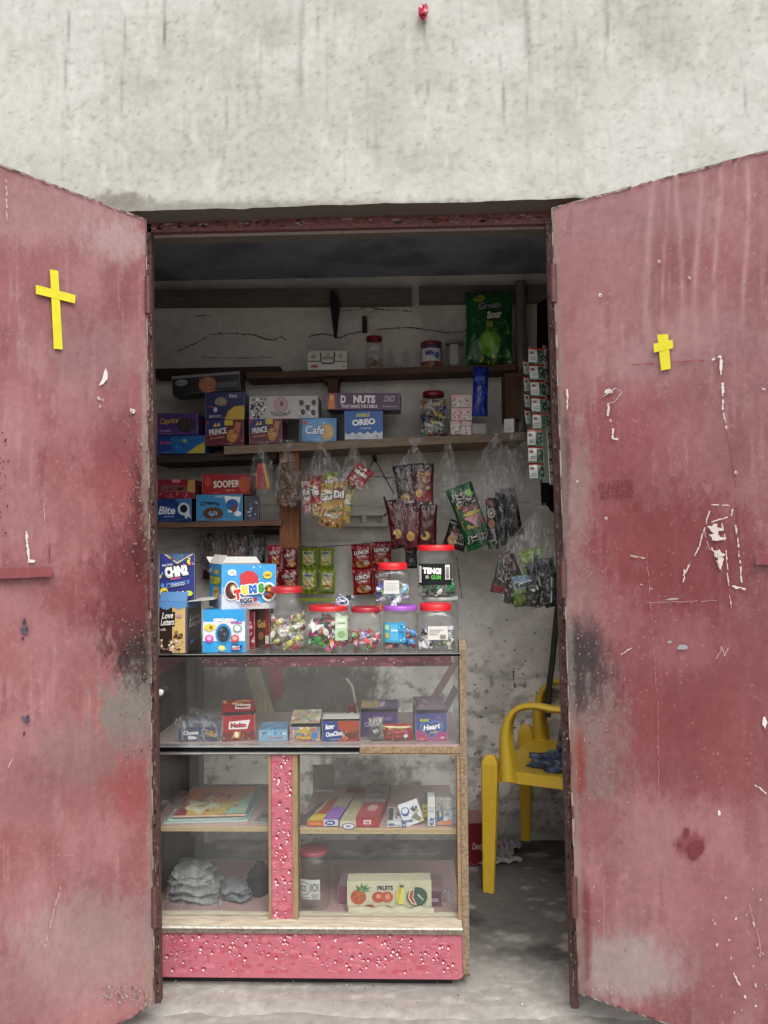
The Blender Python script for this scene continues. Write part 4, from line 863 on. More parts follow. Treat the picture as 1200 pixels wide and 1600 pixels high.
# prop batten at the right and thin stay in the middle
mb = MB(); a, b = at(712, 1036, 2.52), at(677, 1094, 2.50); b2 = a + (b - a) * 1.9; dv = Vector((.012, 0, 0)); e_ = Vector((0, .014, 0)); mb.hexa([b2 - dv, b2 + dv, b2 + dv + e_, b2 - dv + e_, a - dv, a + dv, a + dv + e_, a - dv + e_], '#7c5f5a'); mb.build('brace', WOODV, counter)
mb = MB(); mb.tube([at(541, 1060, 2.5), at(550, 1072, 2.5), at(560, 1118, 2.48), at(562, 1150, 2.46)], .0045, '#aaa59c', 8); mb.build('stay', PLAST, counter)
mb = MB(); p = at(252, 1081, YF - .004); mb.tube([p + Vector((0, .006, 0)), p, p + Vector((0, -.012, 0)), p + Vector((0, -.016, 0))], [.006, .007, .010, .005], '#dcdad4', 12); mb.build('knob', PLAST, counter)
# leaning planks and card seen through the top case
for pts, Y, c, m, lab, nm in (([(383, 1036), (402, 1036), (432, 1125), (432, 1162), (412, 1162)], 2.62, '#9c9078', WOODV, 'pale board leaning behind the counter', 'loose_board'),
                              ([(416, 1040), (440, 1040), (446, 1078), (440, 1090), (424, 1100)], 2.66, '#7b3a42', CARD, 'dull red scrap of vinyl behind the counter', 'vinyl_scrap')):
    mb = MB(); f = [at(x, y, Y) for x, y in pts]; g = [q + Vector((0, .012, 0)) for q in f]; mb.face(f, c); mb.face(g[::-1], c)
    for i in range(len(f)): j = (i + 1) % len(f); mb.face([f[i], g[i], g[j], f[j]], c)
    tag(mb.build(nm, m), lab, 'board')

# ================================================================== YELLOW CHAIR
CY = '#dcb63a'
fdir = Vector((-.92, .39, 0)).normalized(); sdir = Vector((.39, .92, 0)).normalized()
near = at_z(771, 1393, 0); cO = near + sdir * .24 - fdir * .23
def cp(f, s_, z): return cO + fdir * f + sdir * s_ + Vector((0, 0, z))
chair = empty('plastic_chair', cO, 'yellow plastic armchair behind the counter, half hidden by the right door', 'chair')
SW, SDp = .24, .23
mb = MB(); P = []
for i in range(15):
    u = i / 14; row = []
    for j in range(15):
        v = j / 14; f = SDp - u * SDp * 2; s_ = (v - .5) * 2 * SW; ed = max(abs(v - .5) * 2, abs(u - .5) * 2); z = .425 - .018 * (1 - ed ** 4) - (.02 if u == 0 else 0); row.append(tuple(cp(f, s_, z)))
    P.append(row)
A = np.array(P); mb.grid(A, CY); B = A.copy(); B[..., 2] -= .006; mb.grid(B[:, ::-1], CY)
for edge in (A[0], A[-1], A[:, 0], A[:, -1]):
    lo = edge.copy(); lo[:, 2] -= .04; out = edge.copy(); mb.grid(np.stack([edge, lo]), CY, False)
mb.build('seat', PLAST, chair)
def tleg(f, s_, ztop, w0, w1, splay_f, splay_s, name='leg', crown=False):
    mb = MB(); Pn = []
    zs = [0, .1, .2, .3, .4] + ([ztop - .03, ztop - .012, ztop] if ztop > .42 else [ztop])
    for z in zs:
        t = z / ztop; w_ = lerp(w1, w0, t); 
        if crown and z > ztop - .02: w_ *= .75 if z < ztop else .45
        cf, cs = f + splay_f * (1 - t), s_ + splay_s * (1 - t); d_ = w_ * .55
        Pn.append([tuple(cp(cf + a_ * w_ / 2, cs + b_ * d_ / 2, z)) for a_, b_ in ((1, -.6), (.8, -1), (-.8, -1), (-1, -.6), (-1, 1), (-.6, 1), (-.6, -.1), (.6, -.1), (.6, 1), (1, 1))])
    mb.grid(np.array(Pn), CY, False, True); mb.face(Pn[-1][:], CY); mb.build(name, PLAST, chair)
tleg(SDp + .005, -SW + .0, .475, .062, .038, .01, -.01, crown=True); tleg(SDp + .0, SW - .0, .475, .062, .038, .01, .01, crown=True)
tleg(-SDp, -SW, .42, .055, .036, -.05, -.01); tleg(-SDp, SW, .42, .055, .036, -.05, .01)
def strap(path, wfun, tk, name='armrest'):
    mb = MB(); P = []
    for i, p in enumerate(path):
        d = (path[min(i + 1, len(path) - 1)] - path[max(i - 1, 0)]).normalized(); n_ = d.cross(sdir).normalized(); w_ = wfun(i / (len(path) - 1)); 
        tt = i / (len(path) - 1); tk = .020 + .045 * max(0, 1 - tt / .42) ** 1.2
        P.append([tuple(p + sdir * a_ * w_ / 2 + n_ * b_ * tk / 2) for a_, b_ in ((-1, -1), (-1, .4), (-.7, 1), (.7, 1), (1, .4), (1, -1), (.8, -.2), (-.8, -.2))])
    mb.grid(np.array(P), CY, True, True); mb.face(P[0], CY); mb.face(P[-1][::-1], CY); return mb.build(name, PLAST, chair)
def bez(pts, n=26):
    out = []
    for i in range(n):
        t = i / (n - 1); q = [Vector(p) for p in pts]
        while len(q) > 1: q = [q[k].lerp(q[k + 1], t) for k in range(len(q) - 1)]
        out.append(q[0])
    return out
for sg in (-1, 1):
    s_ = sg * (SW + .005); path = bez([cp(.165, s_, .395), cp(.175, s_, .53), cp(.205, s_, .66), cp(.11, s_, .672), cp(.02, s_, .655)], 24) + bez([cp(.02, s_, .655), cp(-.08, s_, .65), cp(-.18, s_ * .97, .67), cp(-.26, s_ * .92, .70)], 12)[1:]
    strap(path, lambda t: .042, .022)
mb = MB()
def bk(u, z): return cp(-.235 - (z - .42) * .22 - .05 * (1 - (2 * u - 1) ** 2), (u - .5) * 2 * (SW - .01 - .04 * max(0, (z - .7) / .15)), z)
def slat(u0, u1, z0, z1):
    A = np.array([[tuple(bk(u, z)) for u in np.linspace(u0, u1, 6)] for z in np.linspace(z0, z1, 8)]); mb.grid(A, CY); B = A - np.array(fdir) * .012; mb.grid(B[:, ::-1], CY)
    mb.grid(np.stack([A[:, 0], B[:, 0]]), CY, False); mb.grid(np.stack([A[:, -1], B[:, -1]]), CY, False); mb.grid(np.stack([A[0], B[0]]), CY, False); mb.grid(np.stack([A[-1], B[-1]]), CY, False)
slat(0, 1, .77, .84); slat(0, .13, .42, .772); slat(.87, 1, .42, .772); slat(.13, .87, .42, .48)
for k in range(4): slat(.2 + k * .17, .28 + k * .17, .478, .772)
mb.build('backrest', PLAST, chair)
# ================================================================== GOODS ON THE WALL SHELVES
G1 = 'cartons on the wall shelves'; YI = YS + .006; YT = YA + .006
def sc(name, label, x0, y0, x1, L, depth, col, front=(), dy=0, Y=YI, **k):
    yb = ly(L, (x0 + x1) / 2) + dy if L else dy; return carton(name, label, k.pop('cat', 'carton'), (x0, y0, x1, yb), Y, depth, col, front, group=k.pop('group', G1), **k)
NV, WH = '#1b2450', '#e4e2dc'
carton('biscuit_box', 'long black biscuit carton tilted on top of the navy carton at the left', 'carton', (270, 588, 376, 618), YI + .0, .10, '#1c1e24', [('r', .0, .86, 1, 1, '#77797d'), ('e', .52, .42, .13, .42, '#a06b45'), ('k', .41, .1, .64, .8, 22, .003, ['#5a3822', '#c08a5c', '#6e4730'], 2), ('e', .14, .62, .09, .16, '#8e9298'), ('t', 'Bisca', .14, .62, .13, .14, '#30343c'), ('r', .66, .2, .97, .5, '#4a4d52')], tilt=3.5, topcol='#77797d', group=G1)
carton('biscuit_box', 'navy biscuit carton with a yellow corner standing on the first red carton', 'carton', (321, 613, 382, 656), YI + .004, .13, '#202458', [('p', [(.5, 0), (1, 0), (1, .5), (.75, .48), (.58, .3)], '#c9a53e'), ('e', .40, .66, .16, .16, '#8e8674'), ('k', .26, .54, .55, .76, 16, .004, ['#d8c9a0', '#6a5a40', '#b09a70'], 4), ('t', 'BISCUITS', .25, .12, .30, .09, '#c9c9d8'), ('e', .26, .36, .05, .09, '#c9c9d8'), ('t', 'creamy', .13, .45, .18, .07, '#b34a58'), ('r', .52, .74, .95, .97, '#3a3560'), ('t', 'Rich', .72, .85, .2, .12, '#d5d5e0')], group=G1)
sc('biscuit_box', 'purple biscuit carton with yellow script at the left end of the middle shelf', 246, 646, 309, None, .15, '#4f3070', [('t', 'Caprice', .29, .62, .46, .34, '#c9a93c', {'sh': .3, 'rot': 4, 'oc': '#2c1a48', 'ow': .05}), ('e', .72, .45, .22, .34, '#2e2630'), ('k', .58, .2, .88, .7, 22, .004, ['#463a3a', '#1f1a20', '#5c4c44'], 5), ('t', 'chocolate', .2, .2, .28, .09, '#b8a8cf')], dy=680)
sc('biscuit_box', 'blue biscuit carton with a yellow corner lying under the purple carton', 246, 681, 320, LB2, .16, '#1f5c9e', [('r', 0, 0, .3, 1, '#1d3f80'), ('p', [(.62, 0), (1, 0), (1, .62), (.85, .45)], '#b5a548'), ('t', 'Butter', .18, .62, .24, .2, '#b05868'), ('k', .3, .2, .6, .95, 14, .006, ['#2a70b8', '#1b4c8c', '#3a86c4'], 6), ('e', .58, .7, .05, .1, '#8ab04a')], dy=-1, Y=YI + .01)
def prince(lbl, x0, y0, x1, tl, dy=0):
    sc('biscuit_box', lbl, x0, y0, x1, LB, .15, '#5c2028', [('p', [(0, .45), (0, 1), (.55, 1), (.55, .62), (.3, .5)], '#202c72'), ('r', .5, .78, .72, .98, '#c9b030'), ('t', 'PRINCE', .32, .55, .46, .24, '#e6e4e4', {'rot': 6, 'b': .03, 'oc': '#1c2050', 'ow': .06}), ('t', 'chocolate', .3, .32, .4, .10, '#d08a6a', {'rot': 5}), ('e', .7, .36, .14, .26, '#b98646'), ('k', .58, .15, .82, .55, 16, .003, ['#8a5c2c', '#d8ab62'], 8), ('p', [(.74, .5), (.8, .92), (.94, .85), (.9, .5)], '#b56a4a'), ('k', .78, .1, .98, .6, 14, .005, ['#7c2c38', '#3a1418', '#a04a4a'], 9), ('r', .03, .82, .1, .97, '#a02838'), ('p', [(.2, .74), (.26, .9), (.3, .76), (.36, .92), (.4, .76)], '#d8b84a')], tilt=tl, dy=dy)
prince('maroon and blue biscuit carton under the navy carton with a yellow corner', 322, 657, 381, 1, 0); prince('maroon and blue biscuit carton below the patterned grey carton', 390, 655, 441, 1)
sc('doughnut_box', 'grey patterned doughnut carton lying on the second maroon carton', 390, 620, 497, None, .12, '#b5b2b2', [('k', .0, .05, .3, .95, 60, .006, ['#3c3c40', '#e6e6e6', '#6e6e72', '#222226'], 11), ('k', .72, .05, 1, .95, 14, .006, ['#e0e0e0', '#8a8a90'], 12)] + [('e', x, y, .034, .13, '#302c30') for x, y in ((.76, .7), (.85, .5), (.94, .7), (.78, .28), (.93, .25))] + [('p', [(.24, .0), (.24, 1), (.72, 1), (.72, 0)], '#bdb4b6'), ('e', .46, .62, .105, .36, '#a8848a'), ('e', .46, .62, .09, .3, '#b8949a'), ('e', .47, .66, .03, .1, '#6c5558'), ('t', 'COCONUT', .46, .18, .3, .16, '#1f1f22', {'b': .03, 'arc': -.6})], dy=655, topcol='#77747a')
sc('biscuit_box', 'light blue biscuit carton with white script below the long purple carton', 468, 653, 525, LB, .15, '#4b86bd', [('r', 0, 0, .06, 1, '#2c2a30'), ('e', .5, .5, .43, .47, '#5f9bd0'), ('e', .76, .42, .19, .36, '#c09858'), ('e', .76, .42, .15, .29, '#cfaa6c'), ('t', 'Cafe', .42, .5, .52, .36, '#eceff4', {'sh': .15, 'b': .02, 'oc': '#2c5a94', 'ow': .05}), ('t', '/', .66, .78, .05, .12, '#eceff4'), ('e', .14, .8, .07, .07, '#b84450')], tilt=-1)
carton('doughnut_box', 'long purple doughnut carton lying on the blue mini cookie carton', 'carton', (510, 614, 624, 640), YI, .11, '#4f2850', [('p', [(0, 0), (.14, 0), (.14, 1), (0, 1)], '#7c2b4a'), ('p', [(.02, .05), (.12, .05), (.10, .92), (.04, .92)], '#c87838'), ('r', .045, .55, .095, .85, '#d8b040'), ('t', 'D', .23, .62, .07, .48, '#ece6ea', {'b': .05}), ('e', .32, .66, .04, .26, '#4f2850'), ('t', 'NUTS', .52, .62, .30, .48, '#ece6ea', {'b': .05}), ('t', 'THAT MAKE YOU SMILE', .45, .2, .5, .2, '#e0d6de', {'b': .04}), ('t', 'OXO', .86, .66, .14, .36, '#cdb8cc', {'sh': .3}), ('t', 'chocolate coated', .87, .2, .2, .1, '#c9b8c9')], tilt=-1.5, yaw=-3, group=G1, left=True, sidecol='#3a1c3c')
sc('cookie_box', 'bright blue mini cookie carton with white lettering under the long purple carton', 539, 642, 598, LB, .13, '#1458a8', [('p', [(0, 0), (1, 0), (1, .28), (.9, .2), (.8, .3), (.7, .18), (.6, .27), (.5, .17), (.4, .27), (.3, .18), (.2, .25), (.1, .16), (0, .24)], '#c9cfd8'), ('k', .02, .02, .98, .16, 20, .004, ['#8e98a8', '#b8c0cc'], 14), ('t', 'mini', .48, .86, .36, .16, '#c8d048', {'b': .03, 'sh': .2}), ('t', 'OREO', .5, .60, .62, .22, '#eef2f8', {'b': .06, 'rot': 4, 'oc': '#0c3474', 'ow': .06}), ('t', 'original', .55, .38, .3, .09, '#c9d4e6', {'sh': .3})])
sc('tea_box', 'white carton with a black crest and red mark on the top shelf', 481, 548, 542, LA, .10, '#cfccc6', Y=YT, front=[('r', 0, .42, 1, .47, '#26262a'), ('p', [(.3, .9), (.33, .36), (.38, .3), (.64, .3), (.68, .36), (.7, .9), (.66, .9), (.645, .38), (.36, .38), (.335, .9)], '#26262a'), ('p', [(.335, .9), (.36, .38), (.645, .38), (.66, .9)], '#d6d3cc'), ('t', 'CAFE', .5, .8, .14, .1, '#333333'), ('t', 'KHANAM', .5, .64, .25, .13, '#4a5040', {'b': .05}), ('r', .36, .5, .64, .53, '#777a70'), ('e', .14, .68, .07, .08, '#8b8b8b'), ('e', .85, .7, .05, .18, '#a8a6a0'), ('r', .08, .1, .26, .24, '#b84a50'), ('e', .92, .18, .04, .07, '#9a9a98')], tilt=-1)
sc('biscuit_box', 'red carton with cream lettering lying on the light blue carton of the low shelf', 316, 741, 389, None, .14, '#961d28', [('t', 'SOOPER', .52, .52, .56, .36, '#e8dcc8', {'b': .03, 'rot': 3, 'oc': '#5c0c14', 'ow': .05}), ('e', .90, .5, .13, .42, '#b5502c'), ('e', .12, .62, .07, .26, '#b04434'), ('t', 'egg & milk', .6, .2, .2, .08, '#e0c0a8')], dy=772, topcol='#a9a39c', tilt=-1)
sc('biscuit_box', 'red carton with chocolate biscuits printed, at the left end above the white lettered blue carton', 246, 749, 304, None, .15, '#7c1c2c', [('t', 'COCOMO', .45, .52, .7, .3, '#2c1210', {'b': .05, 'oc': '#c08880', 'ow': .06}), ('p', [(.8, .4), (1, .3), (1, .98), (.82, .98)], '#b08a4a'), ('e', .5, .92, .12, .1, '#c07880'), ('k', .04, .04, .9, .26, 14, .007, ['#b05060', '#a03848', '#5c1420'], 15)], dy=779, topcol='#a39e98', tilt=-1)
sc('biscuit_box', 'dark blue carton with a milk splash at the left end of the low shelf', 246, 780, 299, LC, .15, '#1c3a78', [('p', [(.5, 1), (1, 1), (1, .1), (.85, .5)], '#3c6ca8'), ('t', 'Bite', .28, .5, .5, .36, '#dfe3ea', {'b': .03, 'sh': .2}), ('e', .78, .55, .18, .28, '#c9d2de'), ('e', .78, .56, .11, .18, '#1d2430'), ('p', [(.7, .35), (.95, .4), (1, .1), (.92, .22), (.85, .1), (.8, .25)], '#cdd6e0'), ('r', .2, .2, .5, .24, '#98a8c8')], sidecol='#14161c', yaw=-6)
sc('cookie_box', 'light blue carton with a cookie picture below the red carton of the low shelf', 307, 773, 379, LC, .14, '#3c88b8', [('e', .36, .28, .22, .24, '#5c3a28'), ('e', .36, .28, .1, .1, '#7fa8c8'), ('k', .16, .08, .56, .5, 20, .004, ['#7a5238', '#3a241a'], 16), ('p', [(.6, .95), (.96, .9), (.9, .35), (.7, .3)], '#dfe6ec'), ('e', .78, .6, .14, .22, '#2c5a9c'), ('e', .82, .45, .07, .14, '#6a4a3a'), ('t', 'Creamy', .3, .68, .44, .2, '#26385c', {'b': .03, 'arc': .4}), ('e', .9, .26, .08, .1, '#dfe6ec'), ('r', .4, .88, .6, .96, '#90b8d0')], sidecol='#182436')
sc('biscuit_box', 'dark navy carton wedged behind the light blue carton near the wooden post', 383, 775, 404, LC, .1, '#161c34', [('k', .1, .1, .9, .9, 14, .006, ['#2c3c6a', '#0e1020', '#8c92a0'], 18)], yaw=8)
# small packs, paper and little box at the right of the middle shelf
G2 = 'small pink and white packs stacked on the middle shelf'; rn = random.Random(2)
for r_ in range(3):
    for c_ in range(2):
        yb = [679, 657, 636][r_]; yt = [658, 637, 617][r_]; x0 = 705 + c_ * 16 + [0, 1, 1][r_]
        pos = ['bottom', 'middle', 'top'][r_] + (' left' if c_ == 0 else ' right')
        carton('small_pack', 'small pink and white pack, %s of the stack beside the jar of mixed sweets' % pos, 'pack', (x0, yt, x0 + 15, yb), YI, .05, '#cfc3bd', [('r', 0, .78, 1, 1, '#d6a8ac'), ('k', .05, .1, .95, .7, 16, .004, ['#c06a78', '#6f9a72', '#e0dcd8', '#a83c50'], r_ * 2 + c_)], group=G2, tilt=rn.uniform(-2, 2), yaw=rn.uniform(-5, 5))
sc('paper_card', 'small grey-white card propped below the blue bag', 738, 662, 760, LB, .012, '#8f8f8b', [('r', .1, .1, .9, .9, '#a2a29e')], cat='card', yaw=3, group=None)
sc('small_box', 'small white box alone near the right end of the middle shelf', 788, 655, 803, LB, .03, '#cfccc4', [('r', .15, .2, .85, .3, '#b5b0a5')], cat='box', yaw=-20, group=None)
# jars and cans
SW1 = ['#c9c4bc', '#a85a50', '#6a3c34', '#d8cfc4', '#8a8a90', '#b08a6a']
jar('tall clear jar with a red lid half full of sweets on the top shelf', (570, 522, 599, 577), YT, 26, 6, '#8f1c24', 2.4, 1, 2, fill=(.42, SW1, 60), size=.009, lab=(572, 545, 592, 548, '#b8b5ae', []), fill_label='mixed sweets in the tall red-lidded jar of the top shelf')
jar('short open clear jar next to the tall red-lidded jar on the top shelf', (607, 539, 638, 575), YT, 31, 3, None, 2.2, 1, 0, shoulder=.25, fill=(.18, ['#cfccc6', '#a8a49c'], 8), size=.01, fill_label='a few pale sweets at the bottom of the short open jar')
# printed tin
def tin(label, rect, Y, col, ops, lidc):
    x0, y0, x1, y1 = rect; s = Y / FPX; B = at((x0 + x1) / 2, y1, Y); r = (x1 - x0) * s / 2; h = (y1 - y0) * s; c = (B.x, Y + r, B.z); T = Matrix.Translation(c)
    root = empty('tin', c, label, 'tin'); mb = MB(); N = 40
    mb.grid(np.array([[(math.cos(2 * math.pi * k / N) * r * a, math.sin(2 * math.pi * k / N) * r * a, z * h) for k in range(N)] for a, z in ((0, 0), (.97, 0), (1, .03), (1, .9))]), col, True, True)
    def mp(u, v, o): a = lerp(-1.45, 1.45, u); return (math.sin(a) * (r + o + .0006), -math.cos(a) * (r + o + .0006), v * h * .9)
    prt(mb, ops, mp, r * 2.9, h * .9, True); mb.build('body', CARD, root, M=T)
    mb = MB(); mb.grid(np.array([[(math.cos(2 * math.pi * k / N) * r * a, math.sin(2 * math.pi * k / N) * r * a, z * h) for k in range(N)] for a, z in ((.98, .89), (1.03, .9), (1.03, .99), (.98, 1), (0, .99))]), lidc, True, True); mb.build('lid', PLAST, root, M=T)
tin('white and red printed tin with a dark red lid on the top shelf', (658, 531, 691, 573), YT, '#7c2430', [('r', .1, .25, .85, .8, '#c9cad0'), ('t', 'Milk', .45, .6, .3, .22, '#2c3c7c', {'b': .04}), ('k', .1, .02, .9, .28, 20, .006, ['#c07a30', '#3c7c4a', '#a8303c', '#d8b050'], 20), ('e', .68, .5, .1, .14, '#5078b8'), ('r', .12, .84, .84, .92, '#38406c')], '#701c26')
jar('empty clear jar with a metal lid beside the printed tin', (697, 530, 727, 572), YT, 30, 4, '#8d8d8a', 2.1, 1, 0, lab=(703, 537, 716, 569, '#a9a7a2', []), shoulder=.08)
MIXS = ['#2c3c7a', '#c9c4bc', '#b8a030', '#8a2430', '#3a7c4c', '#d8d4cc', '#40404a', '#c07030', '#6a8cc0']
jar('big jar with a dark red lid packed with mixed sweets on the middle shelf', (656, 608, 701, 681), YI, 34, 8, '#7f1420', 3.2, .9, 1, fill=(.92, MIXS, 150), size=.016, fill_label='mixed sweets filling the big dark-lidded jar of the middle shelf')
# green stand-up pouch with plain apple
pk = packet('sweets_pouch', 'large green sweets pouch with a printed apple standing on the top shelf', 'pouch', (726, 456, 802, 572), YT + .03, '#16582a',
    [('p', [(.02, .9), (.98, .94), (.98, .98), (.02, .98)], '#12481f'), ('e', .28, .9, .12, .05, '#9aa024'), ('t', 'Rs.5', .28, .9, .12, .04, '#3a2c10'), ('t', 'Green', .5, .80, .5, .10, '#7c828a', {'sh': .2, 'b': .06, 'rot': 6, 'oc': '#101418', 'ow': .08}), ('t', 'Sour', .6, .67, .34, .11, '#c9d0c4', {'sh': .2, 'b': .06, 'rot': 6, 'oc': '#101418', 'ow': .09}),
     ('k', .12, .5, .9, .6, 14, .007, ['#2c7c34', '#4a9c3a', '#0e3c1c'], 21), ('r', .42, .44, .56, .58, '#6a8c24'), ('e', .5, .28, .24, .18, '#5c9c28'), ('e', .46, .32, .13, .11, '#78b43a'), ('p', [(.5, .45), (.62, .5), (.7, .46), (.6, .43)], '#3c7c24'), ('r', .49, .43, .515, .50, '#4a3418'), ('k', .08, .02, .95, .11, 26, .007, ['#a8b43c', '#6c8c28', '#c9c44a', '#2c5c20'], 22), ('e', .85, .14, .09, .06, '#3c7c34'), ('p', [(.08, .3), (.16, .42), (.2, .36)], '#5a9c4a'), ('p', [(.82, .4), (.92, .5), (.94, .4)], '#5a9c4a')], thick=.05, crimp='tb', rot=-1, ends='#14501f')
b_ = packet('blue_bag', 'crumpled royal blue bag hanging below the green pouch', 'bag', (738, 573, 763, 651), YI - .01, '#0f2c8c', [('k', .1, .1, .9, .9, 26, .009, ['#1a3cb0', '#0a1e66', '#2448c4'], 23)], thick=.04, seed=5, rot=-2, group=None)

# ================================================================== SACHET STRIPS AT THE RIGHT
def sachets(label, xs, ys, dx, w_, h, Y, yaw, seed):
    rn = random.Random(seed); root = empty('sachet_strip', at(xs, ys, Y), label, 'sachet strip', 'hanging strips of small sachets'); 
    for i, y in enumerate(range(int(h[0]))):
        px_, py_ = xs + dx * i, ys + h[1] * i
        C = at(px_, py_, Y); s = Y / FPX; wd, ht = w_ * s / math.cos(R(yaw)), h[1] * s * 1.02; mb = MB(); tl = rn.uniform(4, 14)
        def mp(u, v, o): return ((u - .5) * wd, -(.004 * math.sin(math.pi * u) ** .6 * math.sin(math.pi * v) ** .6 + o), (v - .5) * ht)
        A = np.array([[mp(u, v, 0) for u in np.linspace(0, 1, 8)] for v in np.linspace(0, 1, 8)]); mb.grid(A, '#c9cdc4'); B = A.copy(); B[..., 1] = .0005; mb.grid(B[:, ::-1], '#7c8c84')
        prt(mb, [('r', 0, .86, 1, 1, '#a83820'), ('r', .52, .08, .98, .84, '#2c4438'), ('k', .55, .1, .95, .8, 14, .003, ['#6c8c78', '#101c16', '#a8b8a8'], i), ('r', .06, .56, .3, .72, '#8c4438'), ('r', .08, .2, .44, .24, '#8b9088'), ('r', .08, .32, .44, .36, '#8b9088'), ('r', 0, 0, 1, .05, '#3f6a48')], mp, wd, ht, True, .0004)
        M = Matrix.Translation(C) @ Matrix.Rotation(R(yaw), 4, 'Z') @ Matrix.Rotation(R(rn.uniform(-3, 3) + 2), 4, 'Y') @ Matrix.Rotation(R(-tl), 4, 'X'); mb.build('sachet', FILM, root, M=M)
sachets('white and green sachet strip hanging nearest the black cloth, top right', 838, 556, 1.6, 25, (5, 25.5), 2.62, 12, 1)
sachets('narrow white sachet strip hanging at the far left of the sachets', 825, 575, 1.0, 16, (4, 25.5), 2.66, 30, 2)
sachets('lowest white and green sachet strip ending above the black packs', 836, 684, 1.5, 24, (3, 26), 2.60, 8, 3)
mb = MB(); ribbon(mb, [at(846, 640, 2.7), at(850, 690, 2.69), at(853, 754, 2.68)], .028, '#6c7c72'); ribbon(mb, [at(851, 640, 2.7) + Vector((0, -.003, 0)), at(856, 700, 2.69) + Vector((0, -.003, 0)), at(859, 757, 2.68) + Vector((0, -.003, 0))], .003, '#cfd4cc'); tag(mb.build('sachet_backing', FILM), 'empty silver-green backing strip hanging behind the sachets', 'strip')
sachets('dark sachet strip seen edge-on against the red door frame', 852, 548, 1.0, 9, (11, 20), 2.75, 50, 4)

# ================================================================== BAGS AND PACKS UNDER THE MIDDLE SHELF
YB1 = 2.86
GB = 'clear plastic bags hanging under the middle shelf'
# 1 candy sticks
for i, c in enumerate(['#b03a28', '#c8503a', '#a82430', '#d87840', '#c03048', '#b8302c', '#c9a838', '#b08a2c']):
    mb = MB(); x = 398 + i * 3.2; mb.tube([at(404 + i * 1.2, 724, YB1 + .01 * (i % 2)), at(x + 1.5, 764, YB1 + .01 * (i % 2))], .0042, c, 8)
    q = ['leftmost dull red', 'orange-red', 'second dark red', 'orange', 'crimson', 'bright red', 'yellow', 'rightmost mustard'][i]
    tag(mb.build('candy_stick', FILM), '%s candy stick in the small bag beside the post' % q, 'candy stick', 'candy sticks in the small bag')
bag('small clear bag of red and yellow candy sticks hanging left of the post', (407, 702), (391, 722, 426, 769), YB1, 1)
# 2 nuts bag
mb = MB(); rn = random.Random(4); A, Bq = at(449, 720, YB1), at(449, 790, YB1)
for i in range(260):
    t = rn.random(); w_ = lerp(.018, .045, t); P = A.lerp(Bq, t) + Vector((rn.uniform(-1, 1) * w_, rn.uniform(-.02, .02), 0)); candy(mb, P, .007, rn.choice(['#8a6a48', '#6a4c34', '#a08460', '#5a4434']), rn)
tag(mb.build('peanuts', PAPER), 'brown nuts heaped in the bag in front of the post', 'nuts', None, 'stuff')
bag('clear bag of brown nuts hanging in front of the wooden post', (449, 700), (430, 735, 470, 790), YB1 - .01, 2)
# 3 noodle packs bag
def snack(label, rect, Y, cols, word, rot=0, seed=1, thick=.02, yaw=0, group='snack packs in the hanging bags', wc='#e8e4dc', lean=0, name='snack_pack'):
    a, b, c, d = cols
    return packet(name, label, 'snack pack', rect, Y, a, [('p', [(.04, .1), (.5, .22), (.96, .1), (.96, .02), (.04, .02)], b), ('k', .08, .08, .92, .4, 22, .006, [b, c, d, '#d8b070', '#5c2418'], seed), ('e', .5, .68, .36, .17, c), ('t', word, .5, .66, .74, .2, wc, {'b': .06, 'oc': '#1c1416', 'ow': .1, 'rot': 5}), ('k', .1, .82, .9, .93, 6, .005, [d, b], seed + 3)], thick=thick, rot=rot, yaw=yaw, seed=seed, group=group, lean=lean)
N1 = ('#a8202c', '#c9a83a', '#d8d4cc', '#3c6c30')
snack('red and white snack pack at the left of the wide bag', (472, 752, 487, 802), YB1 + .005, ('#b8b0a8', '#a82430', '#8c1c28', '#d8d4cc'), 'Kol', 4, 31)
snack('red snack pack with white edge, second in the wide bag', (486, 750, 502, 806), YB1 - .005, N1, 'Yum', 5, 32)
snack('yellow and red noodle pack in the middle of the wide bag', (497, 756, 524, 816), YB1 + .006, ('#b89a30', '#a82c28', '#d8d0b8', '#3c7c38'), 'Chow', -3, 33, thick=.03)
snack('yellow and green noodle pack right of the middle of the wide bag', (517, 752, 540, 812), YB1 - .004, ('#b08c38', '#c9c0a0', '#7c2c24', '#2f6c38'), 'Dil', -9, 34)
snack('yellow-green noodle pack at the right edge of the wide bag', (534, 765, 550, 818), YB1 + .008, ('#a8a43c', '#c9b040', '#d8d4a8', '#a03028'), 'Mix', -9, 35)
snack('dark red noodle pack behind the yellow ones in the wide bag', (480, 742, 506, 790), YB1 + .03, ('#8c1c24', '#b89a50', '#d8d0c0', '#5c1418'), 'Ram', -4, 38)
snack('green topped noodle pack at the upper middle of the wide bag', (505, 738, 534, 778), YB1 + .028, ('#7c8c34', '#a8302c', '#d8c890', '#3c6c34'), 'Nood', 6, 39)
snack('orange noodle pack along the bottom of the wide bag', (500, 796, 536, 824), YB1 - .008, ('#b8803c', '#8c2c24', '#d8c070', '#3c4c2c'), 'Spicy', -12, 40)
bag('wide clear bag full of red and yellow noodle packs', (500, 697), (469, 752, 552, 822), YB1, 3, q=.4, fullness=.8)
# 4 red pack
snack('red snack pack in the small bag right of the noodle bag', (545, 727, 577, 763), YB1, ('#a01c28', '#cfc8c0', '#7c1420', '#d8a0a0'), 'Nimko', -35, 36, thick=.03)
snack('pale crumpled pack beside the red pack in the small bag', (530, 738, 552, 768), YB1 + .02, ('#a8a098', '#7c4c44', '#c8c0b8', '#5c3c38'), 'Go', 25, 37)
bag('small clear bag with a red snack pack hanging near the wire', (553, 698), (528, 738, 580, 769), YB1, 4, fullness=.85)
